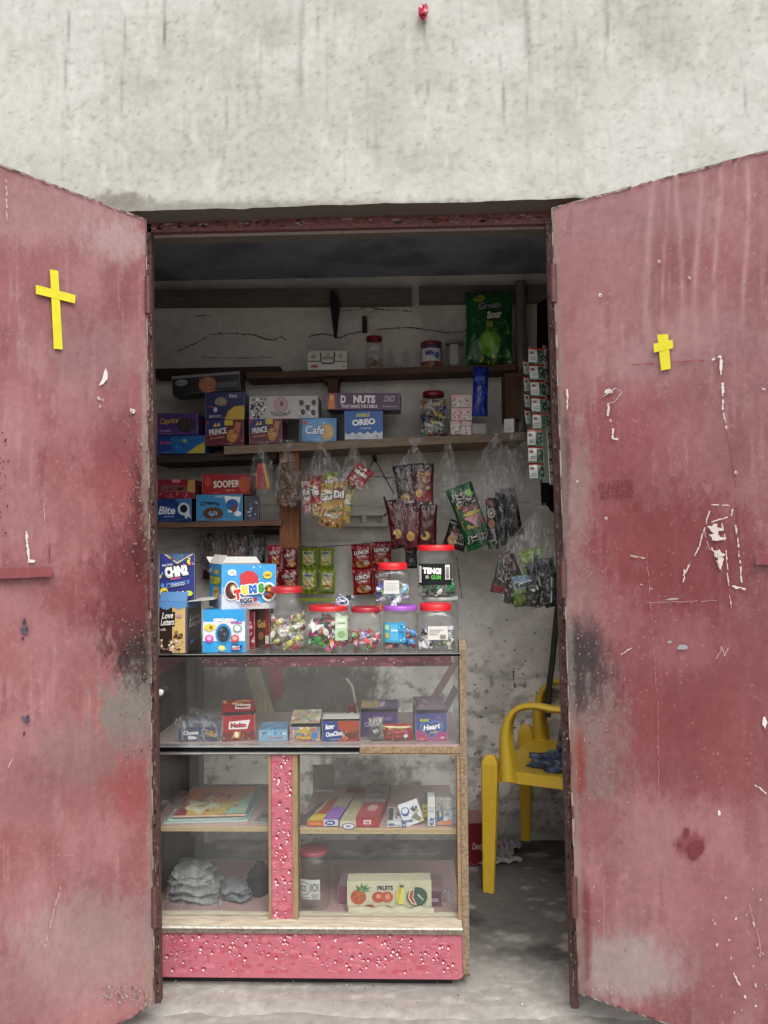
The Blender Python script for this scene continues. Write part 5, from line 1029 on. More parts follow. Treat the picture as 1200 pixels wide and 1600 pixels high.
# 5 wafer packs
WF = [((618, 726, 650, 802), '#331214', 8, 0), ((645, 724, 678, 808), '#54180f', -1, 1), ((607, 780, 636, 857), '#4c0f16', 7, 2), ((630, 786, 658, 860), '#5e0f1a', 2, 3), ((652, 788, 683, 858), '#420f14', -2, 4)]
wl = ['dark maroon wafer pack at the top left of the tall bag', 'red wafer pack with crisps printed at the top right of the tall bag', 'maroon wafer pack at the lower left of the tall bag', 'crimson wafer pack at the lower middle of the tall bag', 'dark red wafer pack at the lower right of the tall bag']
for (rc, col, rt, i) in WF:
    ops = [('k', .12, .5, .88, .95, 22, .008, ['#b07c3c', '#c9984c', '#8a5428', '#5a2418'], 40 + i)] if i == 1 else [('e', .4, .3, .24, .1, '#b08c4c'), ('k', .1, .05, .9, .95, 10, .007, ['#2c090e', '#64141e', '#1c0c0e'], 50 + i)]
    if i == 1: ops += [('r', .04, .3, .96, .48, '#8c1c24'), ('e', .28, .44, .17, .08, '#c9a040'), ('t', 'play', .55, .19, .74, .16, '#d8d0cc', {'b': .05, 'rot': 184, 'sh': .2}), ('k', .1, .86, .95, .97, 18, .006, ['#16161a', '#8a8c90', '#303238'], 60)]
    if i == 0: ops += [('t', 'play', .55, .2, .8, .14, '#b8b8c0', {'b': .05, 'rot': 190}), ('k', .2, .78, .9, .96, 14, .006, ['#16161a', '#6a6c70'], 61)]
    if i in (2, 3): ops += [('p', [(.9, .06), (.98, .06), (.96, .8), (.82, .8)], '#a8a8ac')]
    packet('wafer_pack', wl[i], 'wafer pack', rc, YB1 - .01 * i, col, ops, thick=.03, rot=rt, seed=40 + i, group='maroon wafer packs in the tall bag', ends='#26161a')
bag('tall clear bag holding maroon wafer packs', (648, 697), (608, 735, 683, 862), YB1 - .01, 5, q=.45, fullness=.7)
packet('sweet_pouch', 'small black pouch hanging below the wafer packs', 'pouch', (633, 858, 652, 888), YB1 + .1, '#1b181b', [('r', .5, .1, .85, .6, '#3c383c'), ('e', .5, .4, .16, .12, '#8a8a8c')], thick=.012, seed=3)
# 6 bag holding a crumpled plastic ball
mb = MB(); rn = random.Random(9); c = at(702, 756, YB1)
for k in range(26):
    a, b = rn.uniform(0, 6.3), rn.uniform(-1, 1); r_ = .030; P0 = c + Vector((math.cos(a) * r_ * .6, math.sin(a) * r_ * .4, b * r_ * .8)); sz = rn.uniform(.006, .02)
    mb.face([P0 + Vector((rn.uniform(-sz, sz), rn.uniform(-sz, sz), rn.uniform(-sz, sz))) for _ in range(4)], rn.choice(['#b8b8b4', '#9a9a98', '#c9c9c6']))
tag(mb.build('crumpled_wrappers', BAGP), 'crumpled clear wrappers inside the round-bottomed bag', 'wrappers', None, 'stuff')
bag('long-necked clear bag with a round bottom holding only crumpled wrappers', (700, 690), (681, 735, 722, 786), YB1, 6, q=.7, fullness=.75, tail=False)
mb = MB(); ribbon(mb, [at(699, 688, YB1 - .02), at(693, 735, YB1 - .02)], .005, '#b5b5b2'); ribbon(mb, [at(702, 688, YB1 - .02), at(712, 742, YB1 - .02)], .005, '#b5b5b2'); tag(mb.build('bag_ties', BAGP), 'two taut plastic strings holding the round-bottomed bag', 'string')
# 7 green and pink pack, dark pack behind it
packet('snack_pack', 'green snack pack with a pink centre and white lettering hanging diagonally', 'snack pack', (712, 756, 756, 858), YB1, '#17502c', [('p', [(.1, .32), (.9, .32), (.92, .72), (.1, .72)], '#8c2c48'), ('k', .12, .3, .9, .72, 20, .008, ['#a83c58', '#c06a80', '#6c1c34', '#b8a040'], 70), ('e', .6, .54, .34, .035, '#b8a848'), ('p', [(.25, .5), (.85, .5), (.6, .34)], '#c88a9a'), ('t', 'Jelly', .5, .82, .8, .1, '#301c20', {'b': .06, 'oc': '#dcd8d4', 'ow': .08, 'rot': -8}), ('t', 'tops', .55, .72, .7, .08, '#301c20', {'b': .06, 'oc': '#dcd8d4', 'ow': .08}), ('t', 'Jelly', .5, .16, .8, .1, '#1c2820', {'b': .05, 'oc': '#cfcfc9', 'ow': .07}), ('e', .75, .84, .12, .06, '#7cb04c')], thick=.035, rot=20, seed=12, ends='#1f6a38', group='snack packs hanging at the right')
packet('snack_pack', 'dark brown snack pack with striped crimp lying behind the green pack', 'snack pack', (696, 815, 732, 858), YB1 + .05, '#2c2220', [('e', .35, .3, .22, .2, '#b08c5c'), ('e', .35, .55, .16, .12, '#7c4438'), ('t', 'Mix', .7, .4, .36, .3, '#201818', {'b': .05, 'oc': '#c9c5c0', 'ow': .08}), ('r', .05, .84, .95, .95, '#4a423e')], thick=.03, rot=-18, seed=13, group='snack packs hanging at the right')
packet('snack_pack', 'black snack pack with round emblems hanging upright', 'snack pack', (760, 778, 778, 858), YB1 - .01, '#0e1011', [('e', .42, .7, .34, .1, '#b5b0a0'), ('e', .42, .7, .24, .07, '#5c5030'), ('e', .42, .7, .12, .035, '#b5b0a0'), ('e', .4, .5, .3, .08, '#a86a34'), ('k', .1, .84, .9, .95, 10, .006, ['#7c3c34', '#a05a50'], 80), ('p', [(.3, .4), (.6, .4), (.8, .2), (.6, .18)], '#8c8c94'), ('e', .55, .12, .32, .07, '#b8b8a8'), ('e', .5, .13, .22, .045, '#1a1c1e'), ('k', .1, .02, .9, .16, 12, .005, ['#6c7c30', '#2c3018'], 81)], thick=.03, rot=2, seed=14, group='snack packs hanging at the right')
packet('snack_pack', 'plain black snack pack behind the one with round emblems', 'snack pack', (777, 778, 792, 852), YB1 + .01, '#0b0c0d', [('k', .1, .1, .9, .9, 14, .006, ['#1c1e22', '#4a4c50', '#141418', '#26282c'], 82)], thick=.03, rot=3, seed=15, group='snack packs hanging at the right')
packet('snack_pack', 'dark pack with a reddish tip squeezed behind the upright black packs', 'snack pack', (770, 770, 796, 842), YB1 + .04, '#1a1416', [('k', .05, .6, .95, .95, 14, .007, ['#5c2c28', '#8c5a4c', '#1c1416'], 132)], thick=.03, rot=-6, seed=63, group='snack packs hanging at the right')
packet('snack_pack', 'crumpled black pack with a silver fold beneath the sachets', 'snack pack', (788, 762, 812, 838), YB1 + .02, '#0d0d0f', [('p', [(.45, .62), (.62, .6), (.8, .88), (.62, .9)], '#b5b5b5'), ('k', .1, .08, .9, .6, 20, .007, ['#202024', '#1a1a1c', '#505054', '#0c0c0e'], 83)], thick=.04, rot=10, seed=16, group='snack packs hanging at the right')
bag('large crinkled clear bag draped above the green and black packs', (775, 682), (738, 720, 812, 862), YB1 - .02, 7, q=.35, fullness=.75)
bag('crumpled empty clear bag at the right end of the middle shelf', (800, 690), (772, 705, 822, 775), YB1 - .03, 17, q=.4, fullness=.8)
# 8 lower right bag
packet('snack_pack', 'lime green pack with blue lettering, upper one in the low right bag', 'snack pack', (814, 858, 852, 904), 2.72, '#6c8c2c', [('p', [(.4, .05), (.95, .1), (.95, .95), (.5, .95)], '#98a880'), ('t', 'Slanty', .6, .6, .6, .3, '#2c3040', {'b': .06, 'rot': 70, 'oc': '#c8d0c0', 'ow': .08}), ('p', [(.02, .05), (.5, .03), (.9, .2), (.1, .34)], '#6a7ca0'), ('k', .1, .05, .8, .3, 10, .005, ['#2c3450', '#c0c8d0'], 90)], thick=.02, rot=15, seed=21, group='packs in the low right bag')
packet('snack_pack', 'lime green and blue pack, lower one in the low right bag', 'snack pack', (800, 898, 838, 947), 2.71, '#5c7c24', [('r', .04, .58, .96, .97, '#6f86ac'), ('t', 'Slanty', .5, .68, .8, .24, '#2c3040', {'b': .06, 'oc': '#c8d0c0', 'ow': .08, 'rot': 8}), ('r', .3, .38, .7, .45, '#26341c'), ('e', .55, .22, .16, .1, '#b07848')], thick=.022, rot=6, seed=22, group='packs in the low right bag')
for i, (rc, c, rt, lb) in enumerate((((772, 870, 800, 928), '#2a1a1a', -14, 'dark pack with a red tip at the left of the low right bag'), ((784, 862, 810, 908), '#3a181c', 20, 'small maroon pack at the top of the low right bag'), ((828, 876, 852, 948), '#12141c', 14, 'black glossy pack right of the lime green ones'), ((845, 872, 872, 948), '#14161f', 10, 'rightmost black glossy pack in the low right bag'))):
    packet('snack_pack', lb, 'snack pack', rc, 2.73 - .01 * i, c, [('k', .1, .1, .9, .9, 12, .006, ['#2c2e38', '#8a8e94', '#0a0b10', '#40424a'], 95 + i)] + ([('r', .1, .03, .8, .2, '#8c1420')] if i == 0 else []) + ([('p', [(.3, .1), (.4, .1), (.7, .6), (.62, .62)], '#c0c2c4')] if i > 1 else []), thick=.022, rot=rt, seed=25 + i, group='packs in the low right bag')
packet('snack_pack', 'grey and black crumpled pack between the red-tipped and lime green packs', 'snack pack', (790, 895, 812, 944), 2.735, '#3c3c3e', [('k', .05, .05, .95, .95, 24, .007, ['#77787a', '#1c1c1e', '#a8aaac', '#5a3034'], 130)], thick=.03, rot=-10, seed=61, group='packs in the low right bag')
packet('snack_pack', 'dark olive glossy pack at the bottom of the low right bag', 'snack pack', (820, 912, 846, 948), 2.70, '#1c2014', [('k', .05, .05, .95, .95, 18, .006, ['#5c6c24', '#b8bab0', '#0c0e0a'], 131)], thick=.03, rot=-8, seed=62, group='packs in the low right bag')
bag('wide clear bag of lime green and black packs low at the right', (838, 800), (770, 868, 868, 949), 2.70, 8, q=.4, fullness=.8, group=GB)
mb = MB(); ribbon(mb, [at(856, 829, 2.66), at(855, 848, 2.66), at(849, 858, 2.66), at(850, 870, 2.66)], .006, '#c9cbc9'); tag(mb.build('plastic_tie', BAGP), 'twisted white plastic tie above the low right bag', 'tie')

# ================================================================== STRIPS OF SMALL SNACK PACKS
YL = 3.1
mb = MB(); mb.tube([at(413, 852, YL), at(500, 855, YL), at(552, 851, YL), at(612, 846, YL), at(640, 850, YL)], .0018, '#33302c', 5); mb.tube([at(296, 880, YL), at(330, 877, YL)], .0018, '#33302c', 5); tag(mb.build('wire_line', RUST), 'thin wire stretched along the wall for the snack strips', 'wire')
def strip(lbl, x0, y0, x1, y1, col, word, kind, seed, group):
    if kind == 'red': ops = [('t', word, .5, .68, .74, .16, '#e6e2dc', {'b': .06, 'oc': '#3a0c10', 'ow': .09, 'rot': 5}), ('t', 'TIMES', .5, .52, .5, .09, '#d8c8a8', {'b': .04, 'rot': 5}), ('e', .55, .22, .36, .16, '#b8803c'), ('e', .55, .25, .28, .09, '#8c4c20'), ('e', .75, .26, .11, .1, '#b9b5aa')]
    elif kind == 'dark': ops = [('t', word, .5, .66, .7, .16, '#b9a8a0', {'b': .05, 'rot': 5, 'oc': '#3a0c10', 'ow': .08}), ('e', .6, .28, .26, .18, '#9c6a3c'), ('p', [(.3, .5), (.6, .42), (.85, .55), (.6, .3)], '#b9b0a8')]
    else: ops = [('r', .18, .3, .82, .86, '#b9b88a'), ('t', word, .5, .76, .5, .13, '#3a4c7c', {'b': .05}), ('e', .48, .38, .24, .2, '#c9b878'), ('p', [(.05, .1), (.95, .1), (.95, .3), (.05, .22)], '#4c6018'), ('r', .3, .3, .7, .36, '#8a4a38')]
    packet('snack_pack', lbl, 'snack pack', (x0, y0, x1, y1), 2.94 if kind == 'dark' else YL, col, ops, thick=.02, rot=random.Random(seed).uniform(-3, 3), seed=seed, group=group)
GR = 'small snack packs hanging in strips on the wall'
strip('dark red snack pack, top left of the hanging strips', 418, 852, 440, 886, '#851822', 'LUNCH', 'dark', 1, GR); strip('dark red snack pack in front of the foot of the wooden post', 441, 856, 465, 890, '#5c1018', 'LUNCH', 'dark', 2, GR); strip('dark red snack pack in the second row beside the blue egg carton', 436, 889, 466, 922, '#6a1018', 'Nimco', 'dark', 3, GR); strip('dark red snack pack half hidden behind the blue egg carton', 415, 888, 438, 920, '#5c0f18', 'Nimco', 'dark', 4, GR)
for i, (x0, y0, x1, y1, l) in enumerate(((468, 856, 496, 890, 'lime green snack pack, top left of the four green ones'), (497, 856, 522, 890, 'lime green snack pack, top right of the four green ones'), (468, 890, 496, 928, 'lime green snack pack, bottom left of the four green ones'), (498, 890, 524, 928, 'lime green snack pack, bottom right of the four green ones'))): strip(l, x0, y0, x1, y1, '#7f9424', 'Salty', 'green', 10 + i, GR)
for i, (x0, y0, x1, y1, l) in enumerate(((549, 851, 581, 889, 'red snack pack with white lettering, top left beside the green ones'), (580, 847, 612, 885, 'red snack pack with white lettering, top right above the clear jar'), (551, 889, 583, 929, 'red snack pack with white lettering, bottom left beside the clear jar'), (583, 886, 611, 925, 'red snack pack behind the red-lidded clear jar'))): strip(l, x0, y0, x1, y1, '#8c121c', 'LUNCH', 'red', 20 + i, GR)
mb = MB(); P = at(466, 935, YL); mb.box((P.x, YL, P.z - .012), (at(524, 935, YL).x, YL + .006, P.z), '#8a9c2c'); tag(mb.build('packet_crimp', FILM), 'lime green torn crimp below the green snack packs', 'wrapper')
for i, (x0, x1, c, l) in enumerate(((316, 350, '#3c1418', 'dark red toffee bag hanging at the far left below the low shelf'), (350, 387, '#5c2a30', 'dull red toffee bag in the middle below the low shelf'), (386, 415, '#1b1b20', 'black toffee bag hanging nearest the wooden post below the low shelf'))):
    packet('toffee_bag', l, 'bag', (x0, 832, x1, 905), YL + .02, c, [('t', ['TOO', 'TOFF', 'OM'][i], .5, .5, .75, .2, ['#7c4a34', '#7c3c40', '#8e9096'][i], {'b': .08}), ('k', .1, .6, .9, .95, 12, .01, [lerp3(c, '#77706c', .3), lerp3(c, '#000000', .3)], 99 + i)], thick=.03, seed=30 + i, group='toffee bags hanging below the low shelf')
bag('limp clear bag hanging over the toffee bags', (357, 826), (316, 832, 412, 905), YL - .04, 18, q=.25, fullness=.95, tail=False)
# ================================================================== ON TOP OF THE COUNTER
def zy(z, px, Y):                                          # photo row of height z at depth Y
    y0_, y1_ = 0., 1600.
    for _ in range(40):
        m_ = (y0_ + y1_) / 2
        if at(px, m_, Y).z > z: y0_ = m_
        else: y1_ = m_
    return (y0_ + y1_) / 2
def ct(name, label, x0, y0, x1, z, depth, col, front=(), Y=2.18, cat='carton', **k):
    return carton(name, label, cat, (x0, y0, x1, zy(z + .0008, (x0 + x1) / 2, Y)), Y, depth, col, front, **k)
GT = 'cartons on the counter top'
ll = [('r', .0, .0, .47, 1, '#2c1c16'), ('r', .47, 0, .95, 1, '#c9ab6c'), ('r', .95, 0, 1, 1, '#20306c'), ('p', [(0, .92), (.1, .86), (.3, .84), (.5, .9), (.7, .84), (1, .9), (1, 1), (0, 1)], '#5a8cc0'), ('p', [(0, .5), (.56, .52), (.58, .8), (0, .78)], '#161312'), ('t', 'Love', .30, .73, .42, .12, '#e6e2da', {'sh': .35, 'rot': 3, 'b': .02}), ('t', 'Letters', .30, .60, .5, .12, '#e6e2da', {'sh': .35, 'rot': 4, 'b': .02}), ('k', .02, .03, .86, .26, 46, .004, ['#d8cbb8', '#4a2a1c', '#8c6444', '#c9b49a'], 7), ('k', .55, .28, .85, .42, 16, .004, ['#3a2418', '#6a4830', '#8c6a44'], 8), ('e', .72, .72, .12, .03, '#b08a9a'), ('t', 'milk', .16, .46, .2, .05, '#d8d0c8')]
o_ll = ct('wafer_carton', 'dark brown and cream wafer carton with white script, left end of counter top', 249, 940, 292, ZTOP, .15, '#2c1c16', ll, Y=2.17, side=[('r', 0, 0, 1, .22, '#241814'), ('p', [(0, .88), (.5, .82), (1, .88), (1, 1), (0, 1)], '#4a78a8'), ('t', 'Love', .5, .66, .7, .12, '#d0ccc6', {'sh': .35}), ('t', 'Letters', .5, .54, .8, .12, '#d0ccc6', {'sh': .35}), ('t', 'M', .3, .18, .2, .08, '#6c8cd8', {'b': .06})], sidecol='#1c1412', group=GT, open_=True, yaw=0,
   flaps=[('r', .075, 176, '#d8d5cf', (), '#d8d5cf'), ('f', .03, 60, '#4a78a8')])
zl = o_ll.location.z + (at(270, 940, 2.17).z - at(270, zy(ZTOP + .0008, 270, 2.17), 2.17).z)
carton('sweets_carton', 'navy sweets carton with white bubble lettering stacked on the wafer carton at the left', 'carton', (249, 866, 304, 929 + 8), 2.19, .07, '#1c2a74',
    [('p', [(.12, 1), (.5, .78), (.98, 1)], '#c9b890'), ('p', [(.18, 1), (.5, .82), (.92, 1)], '#3a5c90'), ('k', .3, .86, .75, .99, 14, .004, ['#7c3020', '#4a2018', '#c97030', '#3c8c50'], 9), ('t', 'ding dong', .22, .76, .3, .07, '#d8dcf0', {'rot': 8}), ('t', 'CHiN2', .48, .62, .66, .24, '#f2f0ee', {'b': .07, 'rot': 8, 'oc': '#18182c', 'ow': .1}), ('t', 'CHiN2', .48, .62, .62, .2, '#16161e', {'b': .0, 'rot': 8}), ('t', 'CHiN2', .48, .625, .61, .195, '#f4f2f0', {'b': .055, 'rot': 8}),
     ('t', 'beans', .46, .47, .28, .06, '#c0508c', {'rot': 8, 'b': .04}), ('p', [(.18, .24), (.84, .34), (.86, .42), (.2, .36)], '#4a78c8'), ('p', [(.22, .26), (.8, .35), (.8, .4), (.24, .33)], '#2a3c58'), ('t', 'CHOCO', .52, .33, .4, .07, '#b0bccc', {'rot': 8, 'b': .05}), ('k', .3, .05, .8, .16, 18, .0045, ['#b84a7c', '#d8d4d8', '#5c9cc8', '#d0903c', '#7c3020'], 10), ('e', .13, .16, .12, .11, '#d8c834'), ('t', '40', .15, .16, .14, .08, '#20202c', {'b': .07}), ('e', .84, .13, .11, .06, '#b8cc30'), ('k', .7, .76, .98, .9, 10, .004, ['#d8d040', '#c05040', '#e0e0e8'], 12), ('k', .0, .3, .12, .6, 5, .005, ['#d0c060', '#5a8cc8'], 13)], group=GT, sidecol='#16205c', yaw=13)
# big blue and white carton
tf = [('p', [(0, 0), (1, 0), (1, .22), (.75, .12), (.5, .3), (.25, .26), (0, .36)], '#c9c9cf'), ('p', [(0, .36), (.25, .26), (.4, .28), (.2, .42), (0, .5)], '#8fb4d8'), ('k', .02, .5, .98, .98, 10, .003, ['#a8d0f0', '#5cb0e8'], 3), ('e', .18, .82, .08, .07, '#e4eaf0'), ('t', 'ICE', .18, .82, .09, .06, '#4a8cc8'),
      ('e', .50, .62, .17, .24, '#b8343a'), ('p', [(.34, .5), (.34, .82), (.40, .80), (.44, .86), (.5, .84), (.56, .86), (.66, .74), (.68, .5)], '#c23c42'), ('p', [(.30, .76), (.36, .74), (.35, .66)], '#c23c42'), ('s', .84, .76, .10, .10, 10, '#d8c444'), ('t', 'mini', .84, .76, .1, .05, '#7c5c20', {'b': .04}),
      ('e', .17, .42, .135, .22, '#d8d4cf'), ('e', .17, .42, .115, .19, '#4a2820'), ('e', .2, .46, .06, .10, '#a87c5c'), ('e', .2, .47, .04, .06, '#d8cdb8'), ('e', .86, .38, .14, .22, '#e4e0da'), ('e', .86, .38, .11, .17, '#5c2c20'), ('k', .77, .26, .95, .52, 18, .005, ['#c03a2c', '#3c9c4c', '#3a6cc0', '#d8a030'], 5),
      ('t', 'T', .28, .33, .13, .24, '#d03a34', {'b': .12, 'oc': '#f0ece8', 'ow': .1, 'rot': 12}), ('t', 'U', .41, .43, .12, .2, '#d8cc38', {'b': .12, 'oc': '#f0ece8', 'ow': .1, 'rot': 6}), ('t', 'M', .555, .45, .15, .2, '#2f6cc4', {'b': .12, 'oc': '#f0ece8', 'ow': .1, 'rot': 4}), ('t', 'S', .71, .47, .11, .22, '#3c9c44', {'b': .12, 'oc': '#f0ece8', 'ow': .1, 'rot': 2}), ('t', 'EGG', .43, .2, .22, .11, '#2c2a4c', {'b': .06, 'rot': 4, 'oc': '#e8e6ea', 'ow': .08}), ('e', .6, .22, .04, .05, '#a03050'), ('t', 'with chocolate beans', .53, .095, .4, .06, '#c87c4c', {'rot': 5})]
ts = [('p', [(0, 0), (1, 0), (1, .34), (.5, .3), (0, .2)], '#c2c6cf'), ('t', 'TUMS', .5, .62, .8, .18, '#c8c040', {'b': .1, 'oc': '#2c7c50', 'ow': .08}), ('e', .6, .36, .24, .14, '#b8a868'), ('e', .62, .82, .2, .06, '#c8b040'), ('e', .14, .84, .1, .05, '#dfe6ee'), ('k', .1, .1, .9, .5, 10, .005, ['#b04a40', '#4a8cc0', '#d8c060'], 6), ('e', .66, .14, .22, .1, '#a8aab4')]
carton('sweets_carton', 'large sky-blue and white carton with rainbow lettering and an open white lid', 'carton', (346, 882, 430, 953), 2.185, .16, '#3f9cd8', tf, side=ts, left=True, yaw=27, tilt=-1, open_=True, group=GT, inner='#9c9a96', flaps=[('b', .055, 160, '#dcdad6', (), '#dcdad6'), ('l', .03, 60, '#dcdad6')])
bl = [('r', 0, .27, 1, .72, '#d6d8dc'), ('p', [(.28, .8), (.30, .70), (.7, .70), (.72, .8)], '#d6d8dc'), ('t', 'Jelly Bites', .52, .755, .56, .07, '#e8ecf2', {'b': .05, 'oc': '#5a7898', 'ow': .06}), ('t', 'BUBBLE', .8, .70, .26, .05, '#a04a9c', {'b': .05}), ('e', .49, .44, .19, .24, '#2c84b8'), ('e', .49, .43, .14, .19, '#26303c'), ('k', .4, .3, .58, .56, 12, .004, ['#3c4450', '#141820', '#586070'], 8), ('p', [(.04, .56), (.16, .5), (.30, .56), (.30, .64), (.18, .68), (.05, .64)], '#d8cc3c'), ('t', '5', .2, .59, .08, .08, '#8c3050', {'b': .06}), ('e', .16, .33, .1, .09, '#c0489c'), ('e', .16, .34, .06, .05, '#e0a8d0'), ('e', .83, .57, .1, .085, '#3c7c6c'), ('e', .83, .57, .08, .07, '#cfe0d8'), ('e', .77, .33, .1, .09, '#c04a4a'), ('e', .77, .34, .06, .05, '#e0a090'), ('e', .46, .11, .09, .07, '#b8c46c'), ('e', .46, .11, .06, .05, '#e0d088'), ('p', [(.68, .05), (.92, .06), (.94, .18), (.7, .2)], '#26305c'), ('t', 'JELLY', .8, .14, .2, .05, '#e8e4ec', {'b': .05}), ('t', 'HEROES', .8, .09, .2, .04, '#d8a0b0', {'b': .05}), ('r', 0, .82, 1, .822, '#2474a4')]
ct('sweets_carton', 'bright blue and white carton with a dark oval window under the large sky-blue carton', 317, 953, 383, ZTOP, .06, '#2f94d0', bl, Y=2.172, group=GT, sidecol='#b8bcc4')
ct('sweets_carton', 'red carton edge squeezed between the blue oval-window carton and the tall jar', 386, 955, 398, ZTOP, .09, '#7c1c2c', [('k', .1, .1, .9, .9, 14, .005, ['#a03c4c', '#5c1420', '#c9a0a0'], 9)], Y=2.24, group=GT)
ct('sweets_carton', 'dark brown carton with gold lettering just left of the tall jar', 399, 950, 421, ZTOP, .07, '#3a2018', [('t', 'Gold', .5, .6, .7, .2, '#b08c4c', {'b': .04}), ('r', .72, 0, .98, 1, '#8c1c24'), ('e', .4, .3, .2, .1, '#7c5430'), ('r', .72, .1, .98, .3, '#c9c0b4')], Y=2.27, group=GT)
GJ = 'clear plastic sweet jars on the counter top'
def cj(label, x0, y0, x1, Y, *a, **k): return jar(label, (x0, y0, x1, zy(ZTOP + .0008, (x0 + x1) / 2, Y)), Y, *a, group=GJ, **k)
cj('tall ribbed jar with a dull red lid, leftmost of the jar row', 416, 918, 475, 2.165, 47, 10, '#b02a30', 2.6, .9, 3, shoulder=.2, fill=(.5, ['#a8b070', '#d6d2c8', '#b8b060', '#a84c50', '#cfcac0', '#6c8cb0', '#c8c4bc'], 62), size=.021, fill_label='pale and yellow wrapped sweets in the tall ribbed jar')
cj('wide squat red-lidded jar full of green and magenta sweets', 477, 948, 545, 2.166, 62, 8, '#c02830', 4.2, .8, 0, fill=(.78, ['#3c9c44', '#a82c6c', '#d0ccc4', '#5cac4c', '#b8387c', '#d87c50', '#e0dcd8'], 84), size=.020, lab=(524, 963, 543, 1001, '#a9bfa0', [('r', .1, .5, .9, .9, '#c9d4c0'), ('e', .5, .25, .3, .14, '#7ca06c'), ('t', 'Lime', .5, .72, .6, .1, '#5a6c50')]), fill_label='green, magenta and orange sweets filling the wide squat jar', shoulder=.06)
cj('small square jar with a dark red lid and a few red and purple sweets', 546, 950, 596, 2.166, 46, 8, '#9c2230', 4.2, .85, 0, fill=(.42, ['#b8343c', '#c85058', '#8a84b0', '#c9c0c8', '#6c9c5c'], 26), size=.020, shoulder=.07, fill_label='red and purple sweets in the small square jar')
cj('square jar with a purple lid and a blue sticker', 598, 948, 653, 2.166, 54, 7, '#9c54b8', 4.2, .85, 0, fill=(.45, ['#3070b8', '#b84030', '#4c8cc8', '#d07838', '#cfd0d4', '#a83c48'], 34), size=.020, shoulder=.07, lab=(599, 973, 634, 1004, '#3f94c0', [('r', .04, .05, .3, .95, '#4aa0a8'), ('r', .32, .1, .66, .9, '#56a8d0'), ('e', .17, .75, .1, .14, '#a8c4a0'), ('e', .17, .35, .1, .14, '#c0a060'), ('t', 'Candy', .5, .6, .3, .16, '#dfe8ee', {'b': .04}), ('k', .7, .1, .95, .9, 12, .003, ['#2c6c94', '#a8d0e0'], 3)]), fill_label='blue, red and orange sweets in the purple-lidded jar')
cj('square red-lidded jar with a white barcode sticker at the counter end', 652, 945, 712, 2.166, 49, 11, '#d0242c', 4.2, .85, 0, fill=(.45, ['#d0ccd0', '#b8b0c8', '#e0dcdc', '#3a3a44', '#c0bcc4', '#a8b090'], 38), size=.020, shoulder=.08, lab=(669, 979, 700, 1000, '#cfccc6', [('r', .08, .55, .6, .62, '#98948f'), ('r', .08, .7, .8, .76, '#98948f'), ('r', .08, .4, .5, .46, '#98948f')] + [('r', .62 + i * .03, .1, .635 + i * .03, .4, '#3a3a3a') for i in range(10)]), fill_label='white and lilac wrapped sweets in the bright red-lidded jar with a barcode sticker')
cj('large clear jar with a pale lid carrying the green-labelled jar', 660, 934, 718, 2.29, 57, 5, '#b5b8b5', 3.2, .9, 1, shoulder=.05)
zj = ZTOP + (at(689, 934, 2.29).z - at(689, zy(ZTOP, 689, 2.29), 2.29).z)
jar('tall red-lidded jar with a black and green label stacked at the right', (653, 852, 713, zy(zj, 683, 2.27)), 2.27, 58, 9, '#d3222a', 3.6, .88, 2, shoulder=.1, group=GJ, fill=(.34, ['#2c8c3c', '#d8d8d4', '#1c5c2c', '#3ca04c', '#181c1a'], 44), size=.020, lab=(655, 881, 706, 914, '#1b201e',
    [('p', [(0, .74), (1, .84), (1, 1), (0, 1)], '#3a9440'), ('t', 'TENGI', .40, .66, .56, .30, '#eeeee8', {'b': .07, 'rot': -3, 'oc': '#1a2018', 'ow': .06}), ('t', 'GUM', .52, .36, .3, .2, '#5ab04c', {'b': .05}), ('r', .80, .25, .95, .95, '#d6d6d0'), ('r', 0, .1, .08, .9, '#d6d6d0')] + [('r', .83, .3 + i * .05, .92, .325 + i * .05, '#303030') for i in range(11)] + [('r', .2, .32, .3, .36, '#d6d6d0'), ('r', .2, .4, .3, .44, '#d6d6d0')]), fill_label='green and white gum pieces in the jar with the black and green label')
# jar standing on the purple and dark lids
zj2 = ZTOP + (at(620, 949, 2.2).z - at(620, zy(ZTOP, 620, 2.2), 2.2).z)
jar('square jar with a bright red lid standing on the purple-lidded jar', (586, 880, 641, zy(zj2 + .002, 613, 2.185)), 2.185, 46, 11, '#d3222a', 4.2, .85, 0, fill=(.42, ['#3a6cb8', '#cfd4dc', '#8cb4d0', '#5c5ca8', '#9cc0a0', '#e0e0e2'], 28), size=.021, shoulder=.08, group=GJ, lab=(600, 907, 624, 928, '#cfcfcb', [('r', .1, .75, .9, .8, '#b4b4b0'), ('r', .1, .6, .8, .64, '#b4b4b0'), ('r', .1, .45, .9, .49, '#b4b4b0'), ('r', .1, .3, .7, .34, '#b4b4b0')]), fill_label='blue and white wrapped sweets in the jar standing on the purple lid')
packet('snack_pack', 'silver and blue crumpled snack pack lying on the lid of the small square jar', 'snack pack', (522, 928, 552, 951), 2.21, '#6a6c74', [('e', .45, .4, .38, .3, '#d8dae0'), ('e', .45, .4, .33, .24, '#33406c'), ('t', 'Chewy', .45, .4, .5, .24, '#dfe2ea', {'b': .05, 'sh': .3, 'rot': 12}), ('k', .1, .7, .95, .95, 14, .005, ['#3a3a40', '#a8aab0', '#1c1c20'], 4)], thick=.02, rot=-14, seed=44, lean=-25)
packet('sweet_wrapper', 'small orange and brown wrapped sweet between the jar lids', 'sweet', (583, 946, 599, 957), 2.20, '#b0522c', [('k', .1, .1, .9, .9, 9, .003, ['#3a1c14', '#d8904c', '#c9a080'], 5)], thick=.012, rot=30, seed=45)

